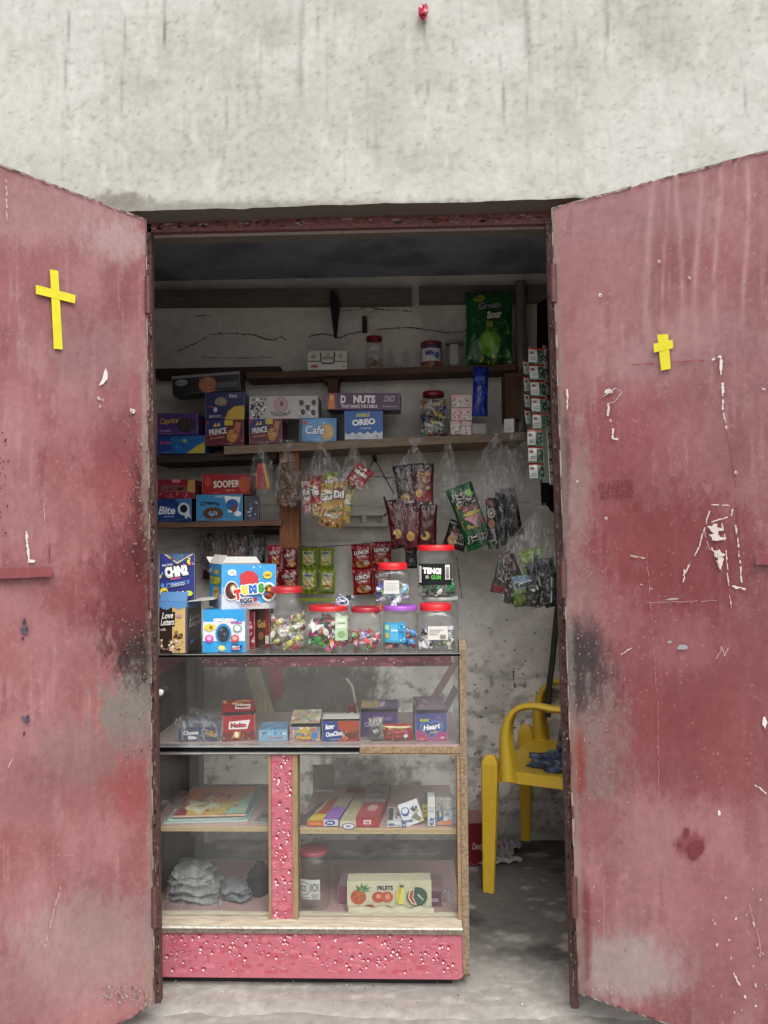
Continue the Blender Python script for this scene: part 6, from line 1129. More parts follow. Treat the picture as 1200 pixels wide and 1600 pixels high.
# ================================================================== INSIDE THE GLASS CASE
GC = 'cartons inside the glass case'; ZC1 = zt - .001
def cc_(name, label, x0, y0, x1, depth, col, front=(), Y=YF + .035, **k): return ct(name, label, x0, y0, x1, ZC1, depth, col, front, Y=Y, group=GC, **k)
cc_('biscuit_box', 'navy biscuit carton wrapped in clear film at the left of the glass case', 278, 1137, 345, .13, '#20264f', [('t', 'Choco', .30, .62, .36, .3, '#e0dee4', {'b': .05, 'rot': 3}), ('t', 'Bis', .34, .28, .2, .26, '#e0dee4', {'b': .05}), ('p', [(.6, .55), (.85, .25), (.92, .35), (.9, .7), (.7, .8)], '#a88850'), ('p', [(.62, .5), (.85, .2), (.9, .28)], '#4a6c4c'), ('k', .62, .3, .9, .75, 8, .003, ['#c0a06c', '#6c4a2c'], 2), ('t', 'biscuits', .62, .12, .3, .07, '#8c90b0')], topcol='#5a5e74', top=[('k', .05, .1, .95, .9, 24, .01, ['#7c8090', '#3c4058', '#9a9ca8', '#676b80'], 3), ('t', 'Choco', .4, .5, .4, .3, '#a8aab8', {'b': .05})], yaw=2)
mb = MB(); P = []; c0 = at(278, 1158, YF + .03)
wdt = at(349, 1150, YF + .03).x - at(274, 1150, YF + .03).x
for i in range(14):
    v = i / 13; P.append([(at(274, 1150, YF + .03).x + u * wdt, YF + .028 + v * .15, ZC1 + .062 + .006 * math.sin(u * 13 + v * 7) + .004 * math.sin(u * 29) - .02 * (v > .95)) for u in np.linspace(0, 1, 24)])
A = np.array(P); mb.grid(A, '#ffffff'); lo = A[0].copy(); lo[:, 2] = ZC1 + .002; lo[:, 1] -= .004; mb.grid(np.stack([lo, A[0]]), '#ffffff')
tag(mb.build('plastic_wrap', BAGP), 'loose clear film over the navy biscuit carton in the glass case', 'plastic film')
cc_('toffee_box', 'bright red toffee carton with its lid raised in the glass case', 348, 1119, 398, .11, '#9c1c26', [('p', [(.18, .46), (.20, .76), (.86, .80), (.76, .44)], '#e2dcdc'), ('t', 'Melto', .49, .61, .5, .2, '#a01c28', {'b': .07}), ('p', [(0, .0), (1, 0), (1, .3), (.6, .36), (.3, .3), (0, .38)], '#6c1a1c'), ('p', [(.28, .12), (.36, .36), (.56, .36), (.54, .12)], '#b08040'), ('e', .43, .24, .07, .12, '#e6dcc0'), ('k', .02, .05, .98, .35, 16, .004, ['#8c3c24', '#4a1214', '#a8622c'], 4)], side=[('k', .1, .2, .9, .9, 10, .008, ['#c9c4c4', '#7c141c', '#b04a50'], 5)], sidecol='#8c1a24', yaw=14, open_=True, inner='#a8a29a', flaps=[('F', .095, 9, '#8c1720', [('p', [(.38, .2), (.42, .62), (.9, .55), (.86, .16)], '#d0c4c4'), ('t', 'Melto', .64, .38, .40, .22, '#8c1720', {'b': .05}), ('k', .05, .55, .95, .95, 14, .008, ['#b08048', '#6c2c1c', '#c9a878'], 6)]), ('l', .03, 95, '#8c1720')])
cc_('sweet_box', 'pale blue carton lying low next to the red toffee carton in the case', 405, 1141, 449, .10, '#7ea4bf', [('r', 0, .6, 1, .66, '#a8c4d4'), ('t', 'ice mint', .58, .3, .5, .24, '#a8606c', {'sh': .2}), ('k', .1, .6, .9, .95, 10, .006, ['#5c8cb0', '#b8d0dc', '#486c8c'], 7)], topcol='#6c94b4', top=[('k', .05, .1, .95, .9, 18, .008, ['#4a7ca8', '#a8c4d4', '#88acc4'], 8)], yaw=6)
cc_('sweet_box', 'colourful patterned carton with yellow lettering and its lid half open in the case', 454, 1136, 500, .10, '#a89080', [('k', .0, .0, 1, 1, 60, .006, ['#b84a6c', '#4a8cb8', '#c9a040', '#7c5ca0', '#c9c4b8', '#c0603c'], 9), ('t', 'Funky', .45, .66, .5, .3, '#c9a83c', {'b': .08, 'oc': '#5c2c1c', 'ow': .08}), ('t', 'Friends', .45, .28, .5, .28, '#c9a83c', {'b': .08, 'oc': '#5c2c1c', 'ow': .08}), ('e', .82, .4, .1, .26, '#3c7cc0')], open_=True, inner='#3c3834', yaw=3, flaps=[('F', .09, 12, '#a89a84', [('k', .03, .05, .97, .95, 60, .008, ['#b8a060', '#8c9cb0', '#c9c0b0', '#a86c5c', '#7c8c6c'], 10)], '#8c8478')])
cc_('chocolate_box', 'blue and orange-brown chocolate carton with a white open top in the case', 504, 1127, 562, .09, '#1c3a80', [('p', [(.36, 0), (.62, .3), (.42, .62), (.40, 1), (1, 1), (1, 0)], '#a03c20'), ('k', .5, .05, .98, .5, 24, .005, ['#5c2414', '#c05a34', '#7c3018', '#c9a088'], 11), ('p', [(.55, .35), (.75, .1), (.95, .15), (.9, .5)], '#5a2416'), ('t', 'lazer', .2, .74, .26, .26, '#e6e6ea', {'b': .05, 'sh': .3, 'rot': 5}), ('t', 'OneChoc', .32, .38, .46, .24, '#e8e8ec', {'b': .05, 'sh': .2, 'rot': 6}), ('r', .2, .1, .5, .13, '#8ca0d0')], open_=True, inner='#c9c6c0', yaw=3, flaps=[('b', .09, 4, '#d8d6d2', (), '#d8d6d2')])
cc_('chocolate_box', 'deep purple carton behind the clear pouch in the case, lid ajar', 564, 1113, 622, .08, '#43255f', [('t', 'Velvet', .6, .76, .5, .2, '#8c6ca8', {'sh': .3}), ('t', 'Choco', .3, .5, .4, .2, '#9a86b8', {'b': .04}), ('k', .05, .05, .95, .5, 14, .006, ['#5c3a7c', '#2c1644', '#705090'], 12)], Y=YF + .09, open_=True, inner='#1c1420', flaps=[('F', .075, 8, '#5a4668', [('r', 0, .1, .48, .9, '#a08a58'), ('r', .5, .2, .64, .8, '#a8a0b8'), ('k', .05, .1, .95, .9, 12, .006, ['#7c6a90', '#3c2c4c'], 13)], '#5a4668')])
packet('biscuit_pack', 'red and yellow biscuit pack lying in front of the purple carton', 'snack pack', (598, 1131, 645, zy(ZC1 + .001, 620, YF + .05)), YF + .05, '#a01c28', [('p', [(.02, .66), (.98, .70), (.98, .93), (.02, .9)], '#c9b838'), ('r', .06, .84, .94, .9, '#d8d4a0'), ('t', 'Fresh', .5, .79, .6, .1, '#a09030', {'b': .04}), ('k', .1, .25, .9, .6, 9, .005, ['#c9c4c4', '#2c4c8c', '#4c7c44', '#c04a50'], 14), ('t', 'Biscuit', .55, .14, .5, .1, '#d0a0a0')], thick=.035, rot=0, seed=50, group=None)
packet('clear_pouch', 'dusty grey pouch with pale print between the brown and red packs in the case', 'pouch', (577, 1121, 600, zy(ZC1 + .001, 588, YF + .045)), YF + .045, '#77706c', [('e', .45, .42, .34, .26, '#3c3c40'), ('e', .45, .46, .2, .1, '#8a8a88'), ('t', '70', .1, .75, .3, .12, '#d0d0cc', {'b': .05}), ('k', .1, .65, .95, .95, 10, .006, ['#a8a4a0', '#5c5654'], 15)], thick=.03, rot=6, seed=51)
cc_('jelly_box', 'blue to pink carton printed with a heart, right end of the case', 650, 1115, 699, .09, '#26307c', [('p', [(0, 0), (1, 0), (1, .3), (.5, .38), (0, .42)], '#a02c6c'), ('e', .36, .52, .24, .22, '#3c78b8'), ('e', .64, .52, .24, .22, '#3c78b8'), ('p', [(.13, .48), (.5, .08), (.87, .48), (.5, .62)], '#3c78b8'), ('e', .37, .52, .19, .17, '#243a80'), ('e', .63, .52, .19, .17, '#243a80'), ('p', [(.2, .46), (.5, .14), (.8, .46), (.5, .6)], '#243a80'), ('t', 'lazer', .28, .78, .32, .13, '#a8a83c', {'b': .06, 'sh': .2}), ('t', 'Heart', .5, .52, .56, .2, '#f0f0f4', {'b': .04, 'sh': .25, 'rot': 8}), ('t', 'Jelly', .56, .32, .3, .12, '#b8a080', {'sh': .3, 'b': .03, 'rot': 8}), ('e', .84, .12, .08, .05, '#d890a8'), ('e', .18, .09, .08, .05, '#c07850'), ('k', .5, .7, .98, .98, 8, .003, ['#4c78c0', '#7c3c9c'], 16)], side=[('k', .1, .1, .9, .9, 8, .006, ['#1c2458', '#3a2050'], 17)], left=True, yaw=5, open_=True, inner='#1c1820', flaps=[('F', .085, 14, '#6c5a6c', [('k', .05, .1, .95, .9, 16, .008, ['#8c7480', '#544458', '#7c6878'], 18)], '#7c6a70'), ('r', .07, 118, '#7c6a80', [('k', .1, .1, .9, .9, 8, .008, ['#544458', '#9c8894'], 19)], '#6c5c68'), ('l', .03, 75, '#5c4a5c')])
ct('red_pack', 'small red pack lying behind the brown chocolate carton in the case', 543, 1103, 556, ZC1, .05, '#8c1f28', [('r', .2, .4, .8, .6, '#c9b8b8')], Y=YF + .28, cat='pack')
# ------------------------------------------------------------------ lower compartments
ZM = cz(1298.5)
def flat(name, label, cat, pts, z, th, col, ops=(), m=CARD, group=None, rot=None):
    """a thin thing lying on a shelf: pts = near-left, near-right, far-left as (px, Y)"""
    (x0, Y0), (x1, Y1), (x2, Y2) = pts
    def gp(px, Y): y_ = zy(z, px, Y); return at(px, y_, Y)
    a, b, c = gp(x0, Y0), gp(x1, Y1), gp(x2, Y2); u = b - a; v = c - a; L, Hh = u.length, v.length; n = u.cross(v).normalized()
    mb = MB(); q = [a, b, b + v, a + v]; mb.hexa(q + [p + n * th for p in q], lerp3(col, '#d8d4cc', .4)); mb.face([p + n * (th + .0003) for p in q], col)
    prt(mb, ops, lambda s, t, o: a + u * s + v * t + n * (th + .0006 + o), L, Hh); return tag(mb.build(name, m), label, cat, group)
GBk = 'thin colouring books piled on the left middle shelf'
for i, (pts, c, l) in enumerate((([(256, 2.2), (388, 2.22), (296, 2.46)], '#8fb0b0', 'pale blue bottom book of the pile'), ([(262, 2.205), (384, 2.225), (298, 2.47)], '#a8c8c0', 'thin greenish book second from the bottom of the pile'), ([(268, 2.21), (386, 2.235), (306, 2.48)], '#4c8c94', 'teal book just under the orange one'), ([(270, 2.2), (383, 2.215), (300, 2.45)], '#c8763c', 'orange and yellow picture book on top of the pile of thin books'))):
    ops = [] if i < 3 else [('p', [(0, 0), (1, 0), (.92, .45), (.5, .35), (.1, .5)], '#c9b058'), ('p', [(0, 0), (.18, 0), (.1, .6), (0, .5)], '#98303c'), ('e', .35, .25, .25, .16, '#d8d0a8'), ('p', [(.7, 0), (1, 0), (1, .8), (.86, .5)], '#8cb0a0'), ('k', .25, .45, .7, .75, 26, .006, ['#3c4c6c', '#283048', '#b08050', '#5c6c8c'], 21), ('k', .05, .1, .95, .4, 14, .008, ['#d8c888', '#c09048', '#b8583c'], 22)]
    flat('colouring_book', l, 'book', pts, ZM + .002 + i * .006, .005, c, ops, group=GBk)
mb = MB(); P = []
for i in range(14):
    v = i / 13; P.append([tuple(at(lerp(246, 352, u) + v * 26, zy(ZM + .036, 300, 2.3), 2.19 + v * .15) + Vector((0, 0, .010 * math.sin(u * 17 + v * 5) + .006 * math.sin(v * 19 + u * 9) - .03 * (1 - v) ** 3))) for u in np.linspace(0, 1, 26)])
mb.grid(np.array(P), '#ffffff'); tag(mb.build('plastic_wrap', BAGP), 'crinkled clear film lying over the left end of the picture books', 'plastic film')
ct('small_box', 'small grey and white carton standing beside the picture books', 396, 1284, 418, ZM, .10, '#8f8c8c', [('r', .04, .1, .96, .9, '#b0aeaa'), ('t', 'BISMILLAH', .5, .5, .86, .4, '#55504c', {'b': .04}), ], Y=YF + .05, cat='box', topcol='#8c8a86', top=[('k', .1, .1, .9, .9, 14, .006, ['#a8a6a2', '#5c5a58', '#77747c'], 1), ('t', 'BISM', .5, .5, .7, .3, '#4a4846')], yaw=-5)
GM = 'flat packs and cartons on the right middle shelf'
def lay(name, label, x0, x1, Yn, dx, depth, h, col, ops=(), fr=(), fcol=None, cat='carton', z=0, m=CARD):
    """a low carton lying on the right shelf, running backwards"""
    def gp(px, Y): return at(px, zy(ZM + .001 + z, px, Y), Y)
    a, b = gp(x0, Yn), gp(x1, Yn); u = b - a; v = Vector((dx, depth, 0)); n = Vector((0, 0, 1)); mb = MB(); q = [a, b, b + v, a + v]
    mb.hexa(q + [p + n * h for p in q], fcol or col); mb.face([p + n * (h + .0004) for p in q], col)
    prt(mb, ops, lambda s, t, o: a + u * s + v * t + n * (h + .0006 + o), u.length, v.length); prt(mb, fr, lambda s, t, o: a + u * s + n * (t * h) + Vector((0, -.0005 - o, 0)), u.length, h)
    return tag(mb.build(name, m), label, cat, GM)
lay('flat_carton', 'dark grey flat carton at the left end of the right shelf', 465, 482, 2.20, .05, .15, .012, '#45464a', [('k', .1, .1, .9, .9, 14, .006, ['#5c5c60', '#303034', '#77787c'], 1)])
lay('flat_carton', 'orange and yellow flat carton second from the left on the right shelf', 480, 506, 2.19, .045, .20, .014, '#a8482c', [('r', 0, 0, 1, .26, '#c9b030'), ('k', .05, .02, .95, .28, 12, .004, ['#c8583c', '#d8c860'], 2), ('r', .0, .28, .2, 1, '#b5a888'), ('r', .9, .3, 1, 1, '#b5a888')], [('r', 0, .1, 1, .8, '#c0582c'), ('t', 'Chilli', .5, .5, .6, .4, '#d8a848')], fcol='#c05a30')
lay('flat_carton', 'purple topped flat carton with a blue emblem on the right shelf', 505, 529, 2.19, .03, .19, .019, '#8a5cb0', [('r', 0, .5, 1, 1, '#a39a8c'), ('k', .1, .5, .9, 1, 10, .006, ['#b8a898', '#7c746c'], 3)], [('r', .02, .05, .98, .95, '#c5c1cb'), ('e', .45, .5, .34, .36, '#2c3c84'), ('t', 'Mega', .45, .5, .4, .3, '#dfe0ea', {'b': .04})], fcol='#6c4498')
lay('flat_carton', 'cream flat carton with a navy emblem overhanging the right shelf', 531, 556, 2.18, .025, .18, .018, '#b0a684', [('k', .05, .05, .95, .95, 22, .007, ['#c0b690', '#98906c', '#bfb8a8'], 4), ('r', .3, .1, .34, .9, '#8c8460')], [('r', .02, .3, .98, 1, '#bfb596'), ('e', .55, .2, .4, .5, '#26346c'), ('e', .55, .2, .34, .4, '#d0d0d4'), ('t', 'MAX', .55, .2, .3, .3, '#26346c', {'b': .05})], fcol='#b8ae8c')
ct('flat_carton', 'pinkish red carton standing at the back of the right shelf', 541, 1238, 573, ZM, .04, '#9c3c4c', [('p', [(0, 0), (.4, .7), (1, .9), (1, 1), (0, 1)], '#b0606c')], Y=YF + .33, group=GM)
lay('incense_box', 'opened red flat carton with a small white name plate on the right shelf', 556, 592, 2.185, .018, .15, .026, '#9a3038', [('e', .55, .5, .24, .2, '#b58480'), ('e', .55, .5, .19, .15, '#c0a098'), ('k', .3, .3, .8, .7, 8, .004, ['#a86c68', '#c9b0a8'], 5), ('r', 0, .8, 1, 1, '#8c8680')], [('r', .34, .3, .66, .74, '#dcd6d0'), ('t', 'Click', .5, .52, .24, .3, '#9c202c', {'b': .06}), ('p', [(0, 0), (1, 0), (1, 1), (0, .7)], '#9c202c'), ('r', .34, .3, .66, .74, '#dcd6d0'), ('t', 'Click', .5, .52, .24, .3, '#9c202c', {'b': .06})], fcol='#8c1f2c')
lay('flat_carton', 'grey-brown worn flat carton behind the opened red one', 566, 604, 2.35, .01, .14, .022, '#7c7670', [('k', .05, .1, .95, .9, 16, .008, ['#9a948c', '#5a5652', '#a8a29a'], 6)])
def slim(label, x0, x1, yt, Yn, depth, col, fr, ld=0, tp=(), z=0, yaw=0, lean=0, tilt=0): return carton('medicine_box', label, 'box', (x0, yt, x1, zy(ZM + .001, (x0 + x1) / 2, Yn)), Yn, depth, col, fr, group='small white and blue boxes at the right of the shelf', yaw=yaw, lean=lean, tilt=tilt, top=tp)
slim('small dark grey topped white box first of the white and blue boxes', 605, 627, 1284, 2.185, .12, '#c4c4c8', [('e', .3, .45, .26, .26, '#26346c'), ('t', 'Top', .3, .45, .3, .2, '#d0d4e0'), ('r', .6, .1, .95, .5, '#a8a8b0')], tp=[('r', .05, .1, .4, .9, '#3c3c42'), ('k', .4, .1, .95, .9, 12, .005, ['#a86070', '#8c8c94', '#5c5c68', '#bcbcc4'], 7)])
slim('narrow blue and white box standing second in the row', 628, 634, 1286, 2.185, .08, '#34447c', [('r', .2, .3, .8, .7, '#b8bccc')])
carton('medicine_box', 'large white box with a blue emblem leaning sideways against the yellow one', 'box', (633, 1258, 664, 1293), 2.20, .10, '#c6c6ca', [('e', .25, .62, .22, .2, '#2c3c84'), ('e', .25, .66, .16, .12, '#c6c6ca'), ('p', [(.45, .3), (.85, 0), (1, .1), (.7, .45)], '#6c6c58'), ('t', 'POWER', .3, .2, .4, .12, '#3c4880', {'b': .05, 'rot': -10}), ('p', [(.8, 0), (1, 0), (1, .25)], '#b8a848'), ('k', .6, .3, .95, .7, 8, .005, ['#3c3c44', '#9c9468'], 8)], tilt=20, lean=-18, group='small white and blue boxes at the right of the shelf')
carton('medicine_box', 'tall dark box with a yellow plate leaning beside the white upright box', 'box', (654, 1243, 665, 1298), 2.24, .04, '#44464e', [('r', .1, .4, .9, .75, '#c0b43c'), ('r', .3, .5, .7, .54, '#4a4a30'), ('r', .3, .6, .7, .64, '#4a4a30'), ('k', .1, .05, .9, .35, 8, .004, ['#77787c', '#9c9a78'], 9)], tilt=-9, lean=-8, group='small white and blue boxes at the right of the shelf')
slim('tall white upright box with a blue oval at its foot', 669, 680, 1246, 2.19, .05, '#c8c6c4', [('r', .0, .48, 1, .5, '#55565c'), ('r', 0, .62, 1, .635, '#55565c'), ('r', .3, .52, .7, .6, '#b0b0b4'), ('e', .5, .16, .3, .13, '#2c3a80'), ('t', 'M', .5, .16, .3, .1, '#d0d4e0'), ('t', 'MAX', .75, .27, .14, .2, '#3c4478', {'rot': 90})], lean=-4)
slim('blue and yellow striped box right of the white upright one', 682, 693, 1247, 2.20, .06, '#8f8a88', [('r', 0, 0, 1, .5, '#2c4c84'), ('r', .4, .3, .7, .48, '#c0b43c'), ('p', [(0, .1), (1, .2), (1, 0), (0, 0)], '#b87c5c'), ('k', .1, .55, .9, .95, 8, .005, ['#a8a4a2', '#77706c', '#5c5a60'], 10)], lean=-6)
slim('pale blue and orange box second from the right post', 694, 707, 1247, 2.20, .06, '#9c9896', [('r', 0, 0, 1, .5, '#9cb4c8'), ('p', [(0, 0), (1, 0), (1, .25), (0, .16)], '#b87c5c'), ('k', .1, .2, .9, .48, 8, .004, ['#5c7ca0', '#c9ccd4', '#a8685c'], 11), ('k', .1, .55, .9, .95, 8, .005, ['#bab6b2', '#8a8480', '#7a86a0'], 12)], lean=-6)
slim('narrow grey box touching the right post', 708, 712, 1250, 2.21, .06, '#a8a6a6', [('r', .1, .3, .9, .34, '#55565c'), ('r', .1, .6, .9, .64, '#55565c')], lean=-6)
# card hanging at the back of the lower right compartment
mb = MB(); p, q = at(489, 1236, 2.5), at(522, 1196, 2.5); mb.box((p.x, 2.5, p.z), (q.x, 2.506, q.z), '#77685a'); p, q = at(491, 1254, 2.495), at(522, 1234, 2.495); mb.box((p.x, 2.494, p.z), (q.x, 2.4985, q.z), '#a3a9ad'); mb.face([at(506, 1252, 2.493), at(511, 1252, 2.493), at(511, 1244, 2.493), at(506, 1244, 2.493)], '#3c3c40')
tag(mb.build('hanging_card', PAPER), 'brown card with a pale strip hanging at the back of the lower right compartment', 'card')
# ------------------------------------------------------------------ bottom compartments
ZD = zd - .002
jar('large clear jar with a faded pink lid behind the lower glass', (462, 1337, 513, zy(ZD, 488, 2.2)), 2.2, 46, 6, '#8c3c4c', 2.6, .95, 3, shoulder=.06, lab=(464, 1376, 500, 1406, '#b9b7b0', [('e', .3, .55, .28, .34, '#55555c'), ('e', .3, .55, .25, .3, '#b9b7b0'), ('t', 'CD', .3, .55, .26, .3, '#44444c'), ('t', 'IOI', .78, .62, .34, .4, '#66666c'), ('r', .1, .08, .55, .13, '#77777c'), ('r', .65, .1, .95, .3, '#96948f')]))
ct('fruit_chart_box', 'cream box printed with a pineapple, tomatoes, bananas and a melon', 543, 1377, 674, ZD + .012, .05, '#bdb79c',
   [('t', 'FRUITS', .45, .74, .19, .17, '#34363c', {'b': .06}), ('e', .13, .42, .095, .28, '#a84c30'), ('k', .07, .22, .19, .62, 26, .003, ['#c06a3c', '#8c3a24', '#c98a4c'], 31), ('p', [(.12, .66), (.10, .86), (.15, .78), (.17, .95), (.19, .8), (.25, .88), (.22, .76), (.29, .78), (.22, .68), (.28, .62), (.2, .62)], '#3c6c48'), ('p', [(.14, .64), (.16, .82), (.2, .66), (.26, .72), (.21, .6)], '#5c8c54'),
    ('e', .37, .42, .075, .20, '#a83c30'), ('e', .47, .42, .075, .20, '#b0483a'), ('e', .37, .45, .03, .08, '#c98a5c'), ('e', .48, .44, .03, .1, '#c98a5c'), ('p', [(.57, .22), (.575, .6), (.62, .82), (.64, .78), (.62, .5), (.62, .2)], '#b8ac40'), ('p', [(.61, .16), (.625, .5), (.65, .8), (.675, .78), (.685, .45), (.67, .16)], '#c9c060'), ('p', [(.63, .78), (.62, .88), (.68, .86), (.665, .76)], '#5a5238'),
    ('e', .83, .44, .125, .35, '#2c4a3c'), ('p', [(.72, .42), (.74, .70), (.80, .78), (.785, .4), (.83, .12), (.76, .18)], '#c9c0a8'), ('p', [(.735, .42), (.75, .64), (.79, .70), (.775, .4), (.81, .18), (.77, .22)], '#a83c3a'), ('p', [(.83, .5), (.9, .3), (.91, .33), (.85, .54)], '#a8b0a0'), ('e', .14, .02, .06, .12, '#a8945c'), ('e', .26, .04, .07, .14, '#8c2c30'), ('e', .46, .02, .08, .12, '#6c5a3c')], Y=YF + .045, cat='box', yaw=2)
mb = MB(); P = []; rn = random.Random(6)
for i in range(30):
    u = i / 29; c = at(lerp(545, 678, u), 1433, YF + .035); c.z = ZD + .010 + .0015 * math.sin(u * 23); P.append([(c.x, c.y + math.cos(a) * .012 * (1 + .25 * math.sin(u * 17 + a)), c.z + math.sin(a) * .011 * (1 + .3 * math.sin(u * 29 + a * 2))) for a in np.linspace(0, 2 * math.pi, 12, endpoint=False)])
mb.grid(np.array(P), '#b5ae98', True, True); tag(mb.build('paper_roll', PAPER), 'crumpled cream paper roll under the box printed with fruit', 'paper roll')
ct('purple_carton', 'long dull purple carton behind the box printed with fruit', 528, 1384, 690, ZD, .11, '#5a2c44', [('r', 0, 0, .12, 1, '#7c4460'), ('r', .9, .4, .97, .6, '#9c8a94')], Y=YF + .10, topcol='#8a7078', tilt=-1.5, yaw=-3)
def lump(name, label, cat, ctr, Y, rx, ry, rz, col, seed, m=CLOTH, group=None, amp=.16, zf=None, kind=None):
    c = at(ctr[0], ctr[1], Y); 
    if zf is not None: c.z = zf
    n, k = 40, 26; th = np.linspace(0, 2 * math.pi, n, endpoint=False); ph = np.linspace(.02, math.pi / 2, k); T, Pp = np.meshgrid(th, ph)
    nz = fbm(np.cos(T) * 2 * np.sin(Pp) + 5, np.sin(T) * 2 * np.sin(Pp) + Pp * 2, seed, 4) - .5; rd = 1 + amp * 2 * nz + .22 * (np.abs(fbm(np.cos(T) * 5 * np.sin(Pp) + 9, np.sin(T) * 5 * np.sin(Pp) + Pp * 4, seed + 4, 3) - .5) * 4 - .4) * np.sin(Pp) + .05 * np.sin(T * 5 + Pp * 7 + seed) * np.sin(Pp)
    X = c.x + rx * np.sin(Pp) * np.cos(T) * rd; Yy = c.y + ry * np.sin(Pp) * np.sin(T) * rd; Z = c.z + rz * np.cos(Pp) * rd + .0
    mb = MB(); C0 = np.array(cc(col)); C = C0[None, None] * (1 + .0 * nz[..., None]); mb.grid(np.stack([X, Yy, np.maximum(Z, c.z)], -1)[::-1], C[::-1], True, True); return tag(mb.build(name, m), label, cat, group, kind)
def folded(name, label, x0, x1, Y, n, col, seed, ry=.06, rz=.011):
    rn = random.Random(seed); mb = MB(); a, b_ = at(x0, 1430, Y).x, at(x1, 1430, Y).x; z = ZD
    for k in range(n):
        r_ = rz * rn.uniform(.7, 1.4); z += r_; xa, xb = a + rn.uniform(0, .02) + .002 * k, b_ - rn.uniform(0, .025) - .003 * k * k; rings = []; p1, p2 = rn.uniform(0, 6), rn.uniform(0, 6); sag = rn.uniform(-.4, .5)
        for i in range(40):
            t = i / 39; x = lerp(xa, xb, t); e = (1 - abs(2 * t - 1) ** 5) ** .5; ring = []
            for j in range(30):
                an = 2 * math.pi * j / 30; wv = 1 + .12 * math.sin(an * 2 + p1 + t * 5) + .06 * math.sin(an * 5 + p2 - t * 9) + .025 * math.sin(an * 9 + t * 17 + p1)
                ring.append((x + .006 * math.sin(an * 4 + p2), Y + .065 - ry * math.cos(an) * wv * (.6 + .4 * e) * 1.0, z + r_ * math.sin(an) * wv * (e + .05) * 1.05 + .012 * sag * math.sin(t * 5 + p1) + .0018 * math.sin(t * 14 + p2 + an)))
            rings.append(ring)
        A = np.array(rings); A[..., 2] = np.maximum(A[..., 2], ZD + .0005); mb.grid(A, lerp3(col, '#5c5f60', rn.uniform(0, .45)), True, True); z += r_ * .75
    return tag(mb.build(name, CLOTH), label, 'cloth')
folded('cloth_bundle', 'folded grey-white cloth bundle behind the lower left glass', 255, 340, 2.24, 4, '#8b8e8e', 3, .065, .012)
folded('cloth_bundle', 'low rumpled pale rag lying right of the folded bundle', 335, 388, 2.235, 2, '#808386', 8, .05, .012)
bag('slack milky film bag draped over the folded cloth bundle', (300, 1352), (256, 1385, 345, 1434), 2.23, 31, q=.5, group='slumped film bags', tail=False, fullness=.8)
lump('mesh_bag', 'dark knitted mesh bag at the back right of the lower left compartment', 'bag', (404, 1425), 2.33, .035, .04, .085, '#2c2b33', 9, zf=ZD)
bag('thin dusty film bag slumped at the right of the bottom shelf', (700, 1388), (680, 1396, 712, 1434), 2.26, 21, q=.6, group='slumped film bags', tail=False)

# ================================================================== FLOOR AND CHAIR ITEMS
carton('snack_carton', 'dark red carton on the floor between the counter and the chair', 'carton', (728, 1287, 759, zy(.0, 745, 2.95)), 2.95, .14, '#6c1420', [('t', 'Dandy', .62, .45, .6, .2, '#c0a8a0', {'sh': .3, 'b': .02}), ('p', [(.9, .8), (1, .8), (1, .95), (.9, .95)], '#b08a3c')], topcol='#8a5c5c', yaw=6, flaps=[('r', .05, 100, '#7a4a4a')])
for i, (cx_, cy_, w_, h_, r_, l) in enumerate(((775, 1340, 58, 24, 10, 'crumpled pale sheet lying flat behind the front chair leg'), (790, 1330, 34, 26, -25, 'second crumpled pale wrapper resting on the first by the chair'), (762, 1322, 28, 20, 30, 'pinkish folded wrapper against the red floor carton'))):
    c = at_z(cx_, cy_, .004); mb = MB(); s_ = c.y / FPX; rn = random.Random(i); P = []
    for a in range(12):
        P.append([(c.x + (u - .5) * w_ * s_ * (1 + .2 * math.sin(a)), c.y + (a / 11 - .5) * h_ * s_ * 2.4, .008 + i * .004 + .014 * abs(math.sin(u * 9 + a * .8 + i)) * (1 if i else .7)) for u in np.linspace(0, 1, 14)])
    mb.grid(np.array(P), ['#a39c9c', '#9a9496', '#a08488'][i], False); M = Matrix.Translation(c) @ Matrix.Rotation(R(r_), 4, 'Z') @ Matrix.Translation(-c); tag(mb.build('paper_scrap', PAPER, M=M), l, 'wrapper', 'crumpled wrappers on the floor')
seatp = cp(-.02, -.04, .405)
def lumpw(name, label, cat, c, rx, ry, rz, col, seed, m, kind=None, pts=None):
    n, k = 44, 26; th = np.linspace(0, 2 * math.pi, n, endpoint=False); ph = np.linspace(.02, math.pi / 2, k); T, Pp = np.meshgrid(th, ph)
    nz = fbm(np.cos(T) * 2.5 * np.sin(Pp) + 5, np.sin(T) * 2.5 * np.sin(Pp) + Pp * 2, seed, 4) - .5; rd = 1 + .9 * nz + .12 * np.sin(T * 7 + Pp * 9 + seed) * np.sin(Pp)
    C = base3(col, nz.shape); C = mixc(C, '#1c2236', sm(fbm(T * 4, Pp * 9, seed, 3), .5, .6) * .6); C = mixc(C, '#8a94a8', sm(fbm(T * 6, Pp * 7, seed + 5, 3), .62, .7) * .7)
    X = c.x + rx * np.sin(Pp) * np.cos(T) * rd; Y_ = c.y + ry * np.sin(Pp) * np.sin(T) * rd; Z = c.z + rz * np.cos(Pp) * rd
    mb = MB(); mb.grid(np.stack([X, Y_, np.maximum(Z, c.z)], -1)[::-1], C[::-1], True, True); return tag(mb.build(name, m), label, cat)
lumpw('packet_pile', 'crumpled blue and silver wrappers heaped on the yellow chair seat', 'wrappers', cp(.0, -.05, .408), .12, .10, .055, '#3c506c', 4, FILM)
lumpw('blue_pouch', 'dark blue glossy pouch on top of the wrappers on the chair', 'pouch', cp(-.03, .0, .43), .075, .07, .15, '#26346c', 8, FILM)
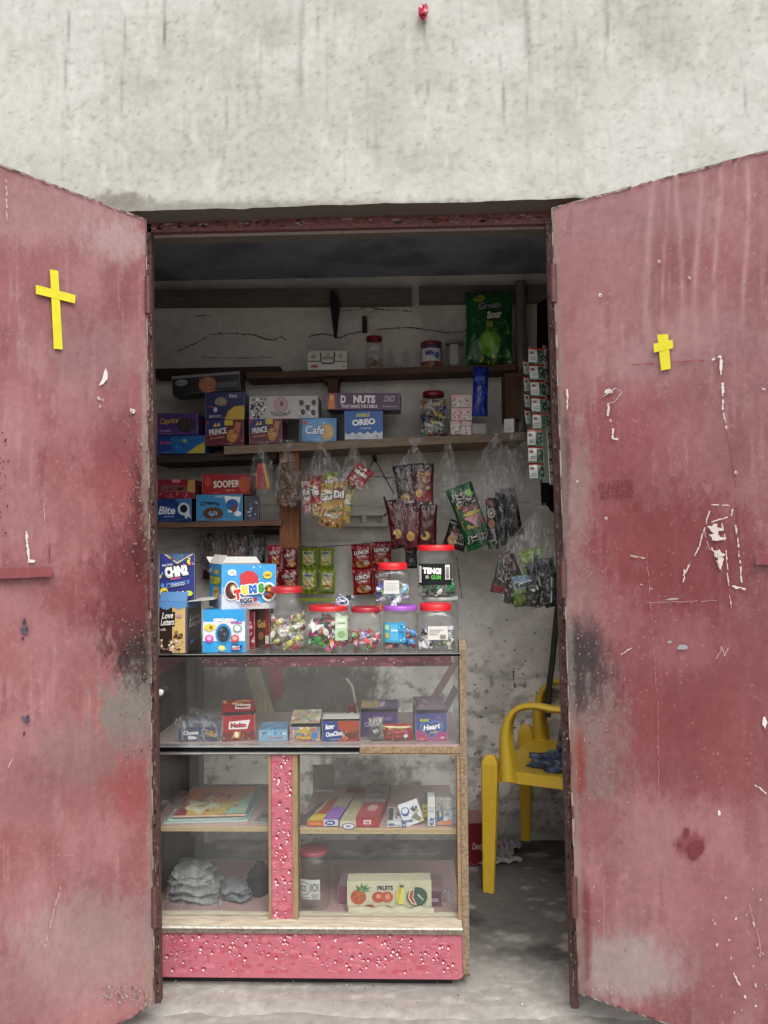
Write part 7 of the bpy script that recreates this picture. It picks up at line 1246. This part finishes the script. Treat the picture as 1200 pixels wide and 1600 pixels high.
kp = cp(-.04, .02, 0); mb = MB()
P = []
for i in range(24):
    t = i / 23; z = lerp(.44, .78, t); w_ = .085 * (1 - t) ** 1.6 + .008 + .02 * max(0, t - .85) * 6; P.append([(kp.x - .045 * t + math.cos(a) * w_ * (1 + .22 * math.sin(a * 4 + t * 7)), kp.y + math.sin(a) * w_ * (1 + .2 * math.sin(a * 5 - t * 9)), z) for a in np.linspace(0, 2 * math.pi, 40, endpoint=False)])
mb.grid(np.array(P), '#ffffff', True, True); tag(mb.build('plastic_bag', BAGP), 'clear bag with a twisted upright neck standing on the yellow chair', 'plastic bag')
mb = MB(); mb.tube([at(858, 1072, 3.1), at(863, 1035, 3.12), at(872, 940, 3.15)], .012, '#3a3c36', 8); mb.tube([at(858, 1072, 3.1), at(856, 1120, 3.09)], .012, '#3a3c36', 8); tag(mb.build('wooden_stick', WOODV), 'dark stick leaning on the back wall behind the chair', 'stick')
p = at_z(395, 1529, .006); mb = MB(); P = [[(p.x + math.cos(a) * .0085 * math.sin(b), p.y + math.sin(a) * .0085 * math.sin(b), .0095 + .0085 * math.cos(b)) for a in np.linspace(0, 2 * math.pi, 16, endpoint=False)] for b in np.linspace(math.pi - .05, .05, 10)]
mb.grid(np.array(P), '#c8c438', True, True); tag(mb.build('sweet_ball', PLAST), 'single small yellow round sweet on the threshold in front of the counter', 'sweet')
# dirt crumbs and litter on the threshold
rn = random.Random(77); mb = MB()
for i in range(260):
    q = at_z(rn.uniform(240, 900), rn.uniform(1528, 1598), 0); inside = q.y > 2.07; zz = .004 if inside else -.034; r_ = rn.uniform(.0008, .0035)
    mb.mesh([(q.x + rn.uniform(-r_, r_), q.y + rn.uniform(-r_, r_), zz + rn.uniform(0, r_ * 1.4)) for _ in range(5)], [(0, 1, 2), (0, 2, 3), (0, 3, 4), (0, 1, 4), (1, 2, 3, 4)], rn.choice(['#77726a', '#a8a39a', '#4a4640', '#c4c0b8']))
tag(mb.build('grit', CONC), 'fine grit and crumbs scattered over the threshold', 'grit', None, 'stuff')
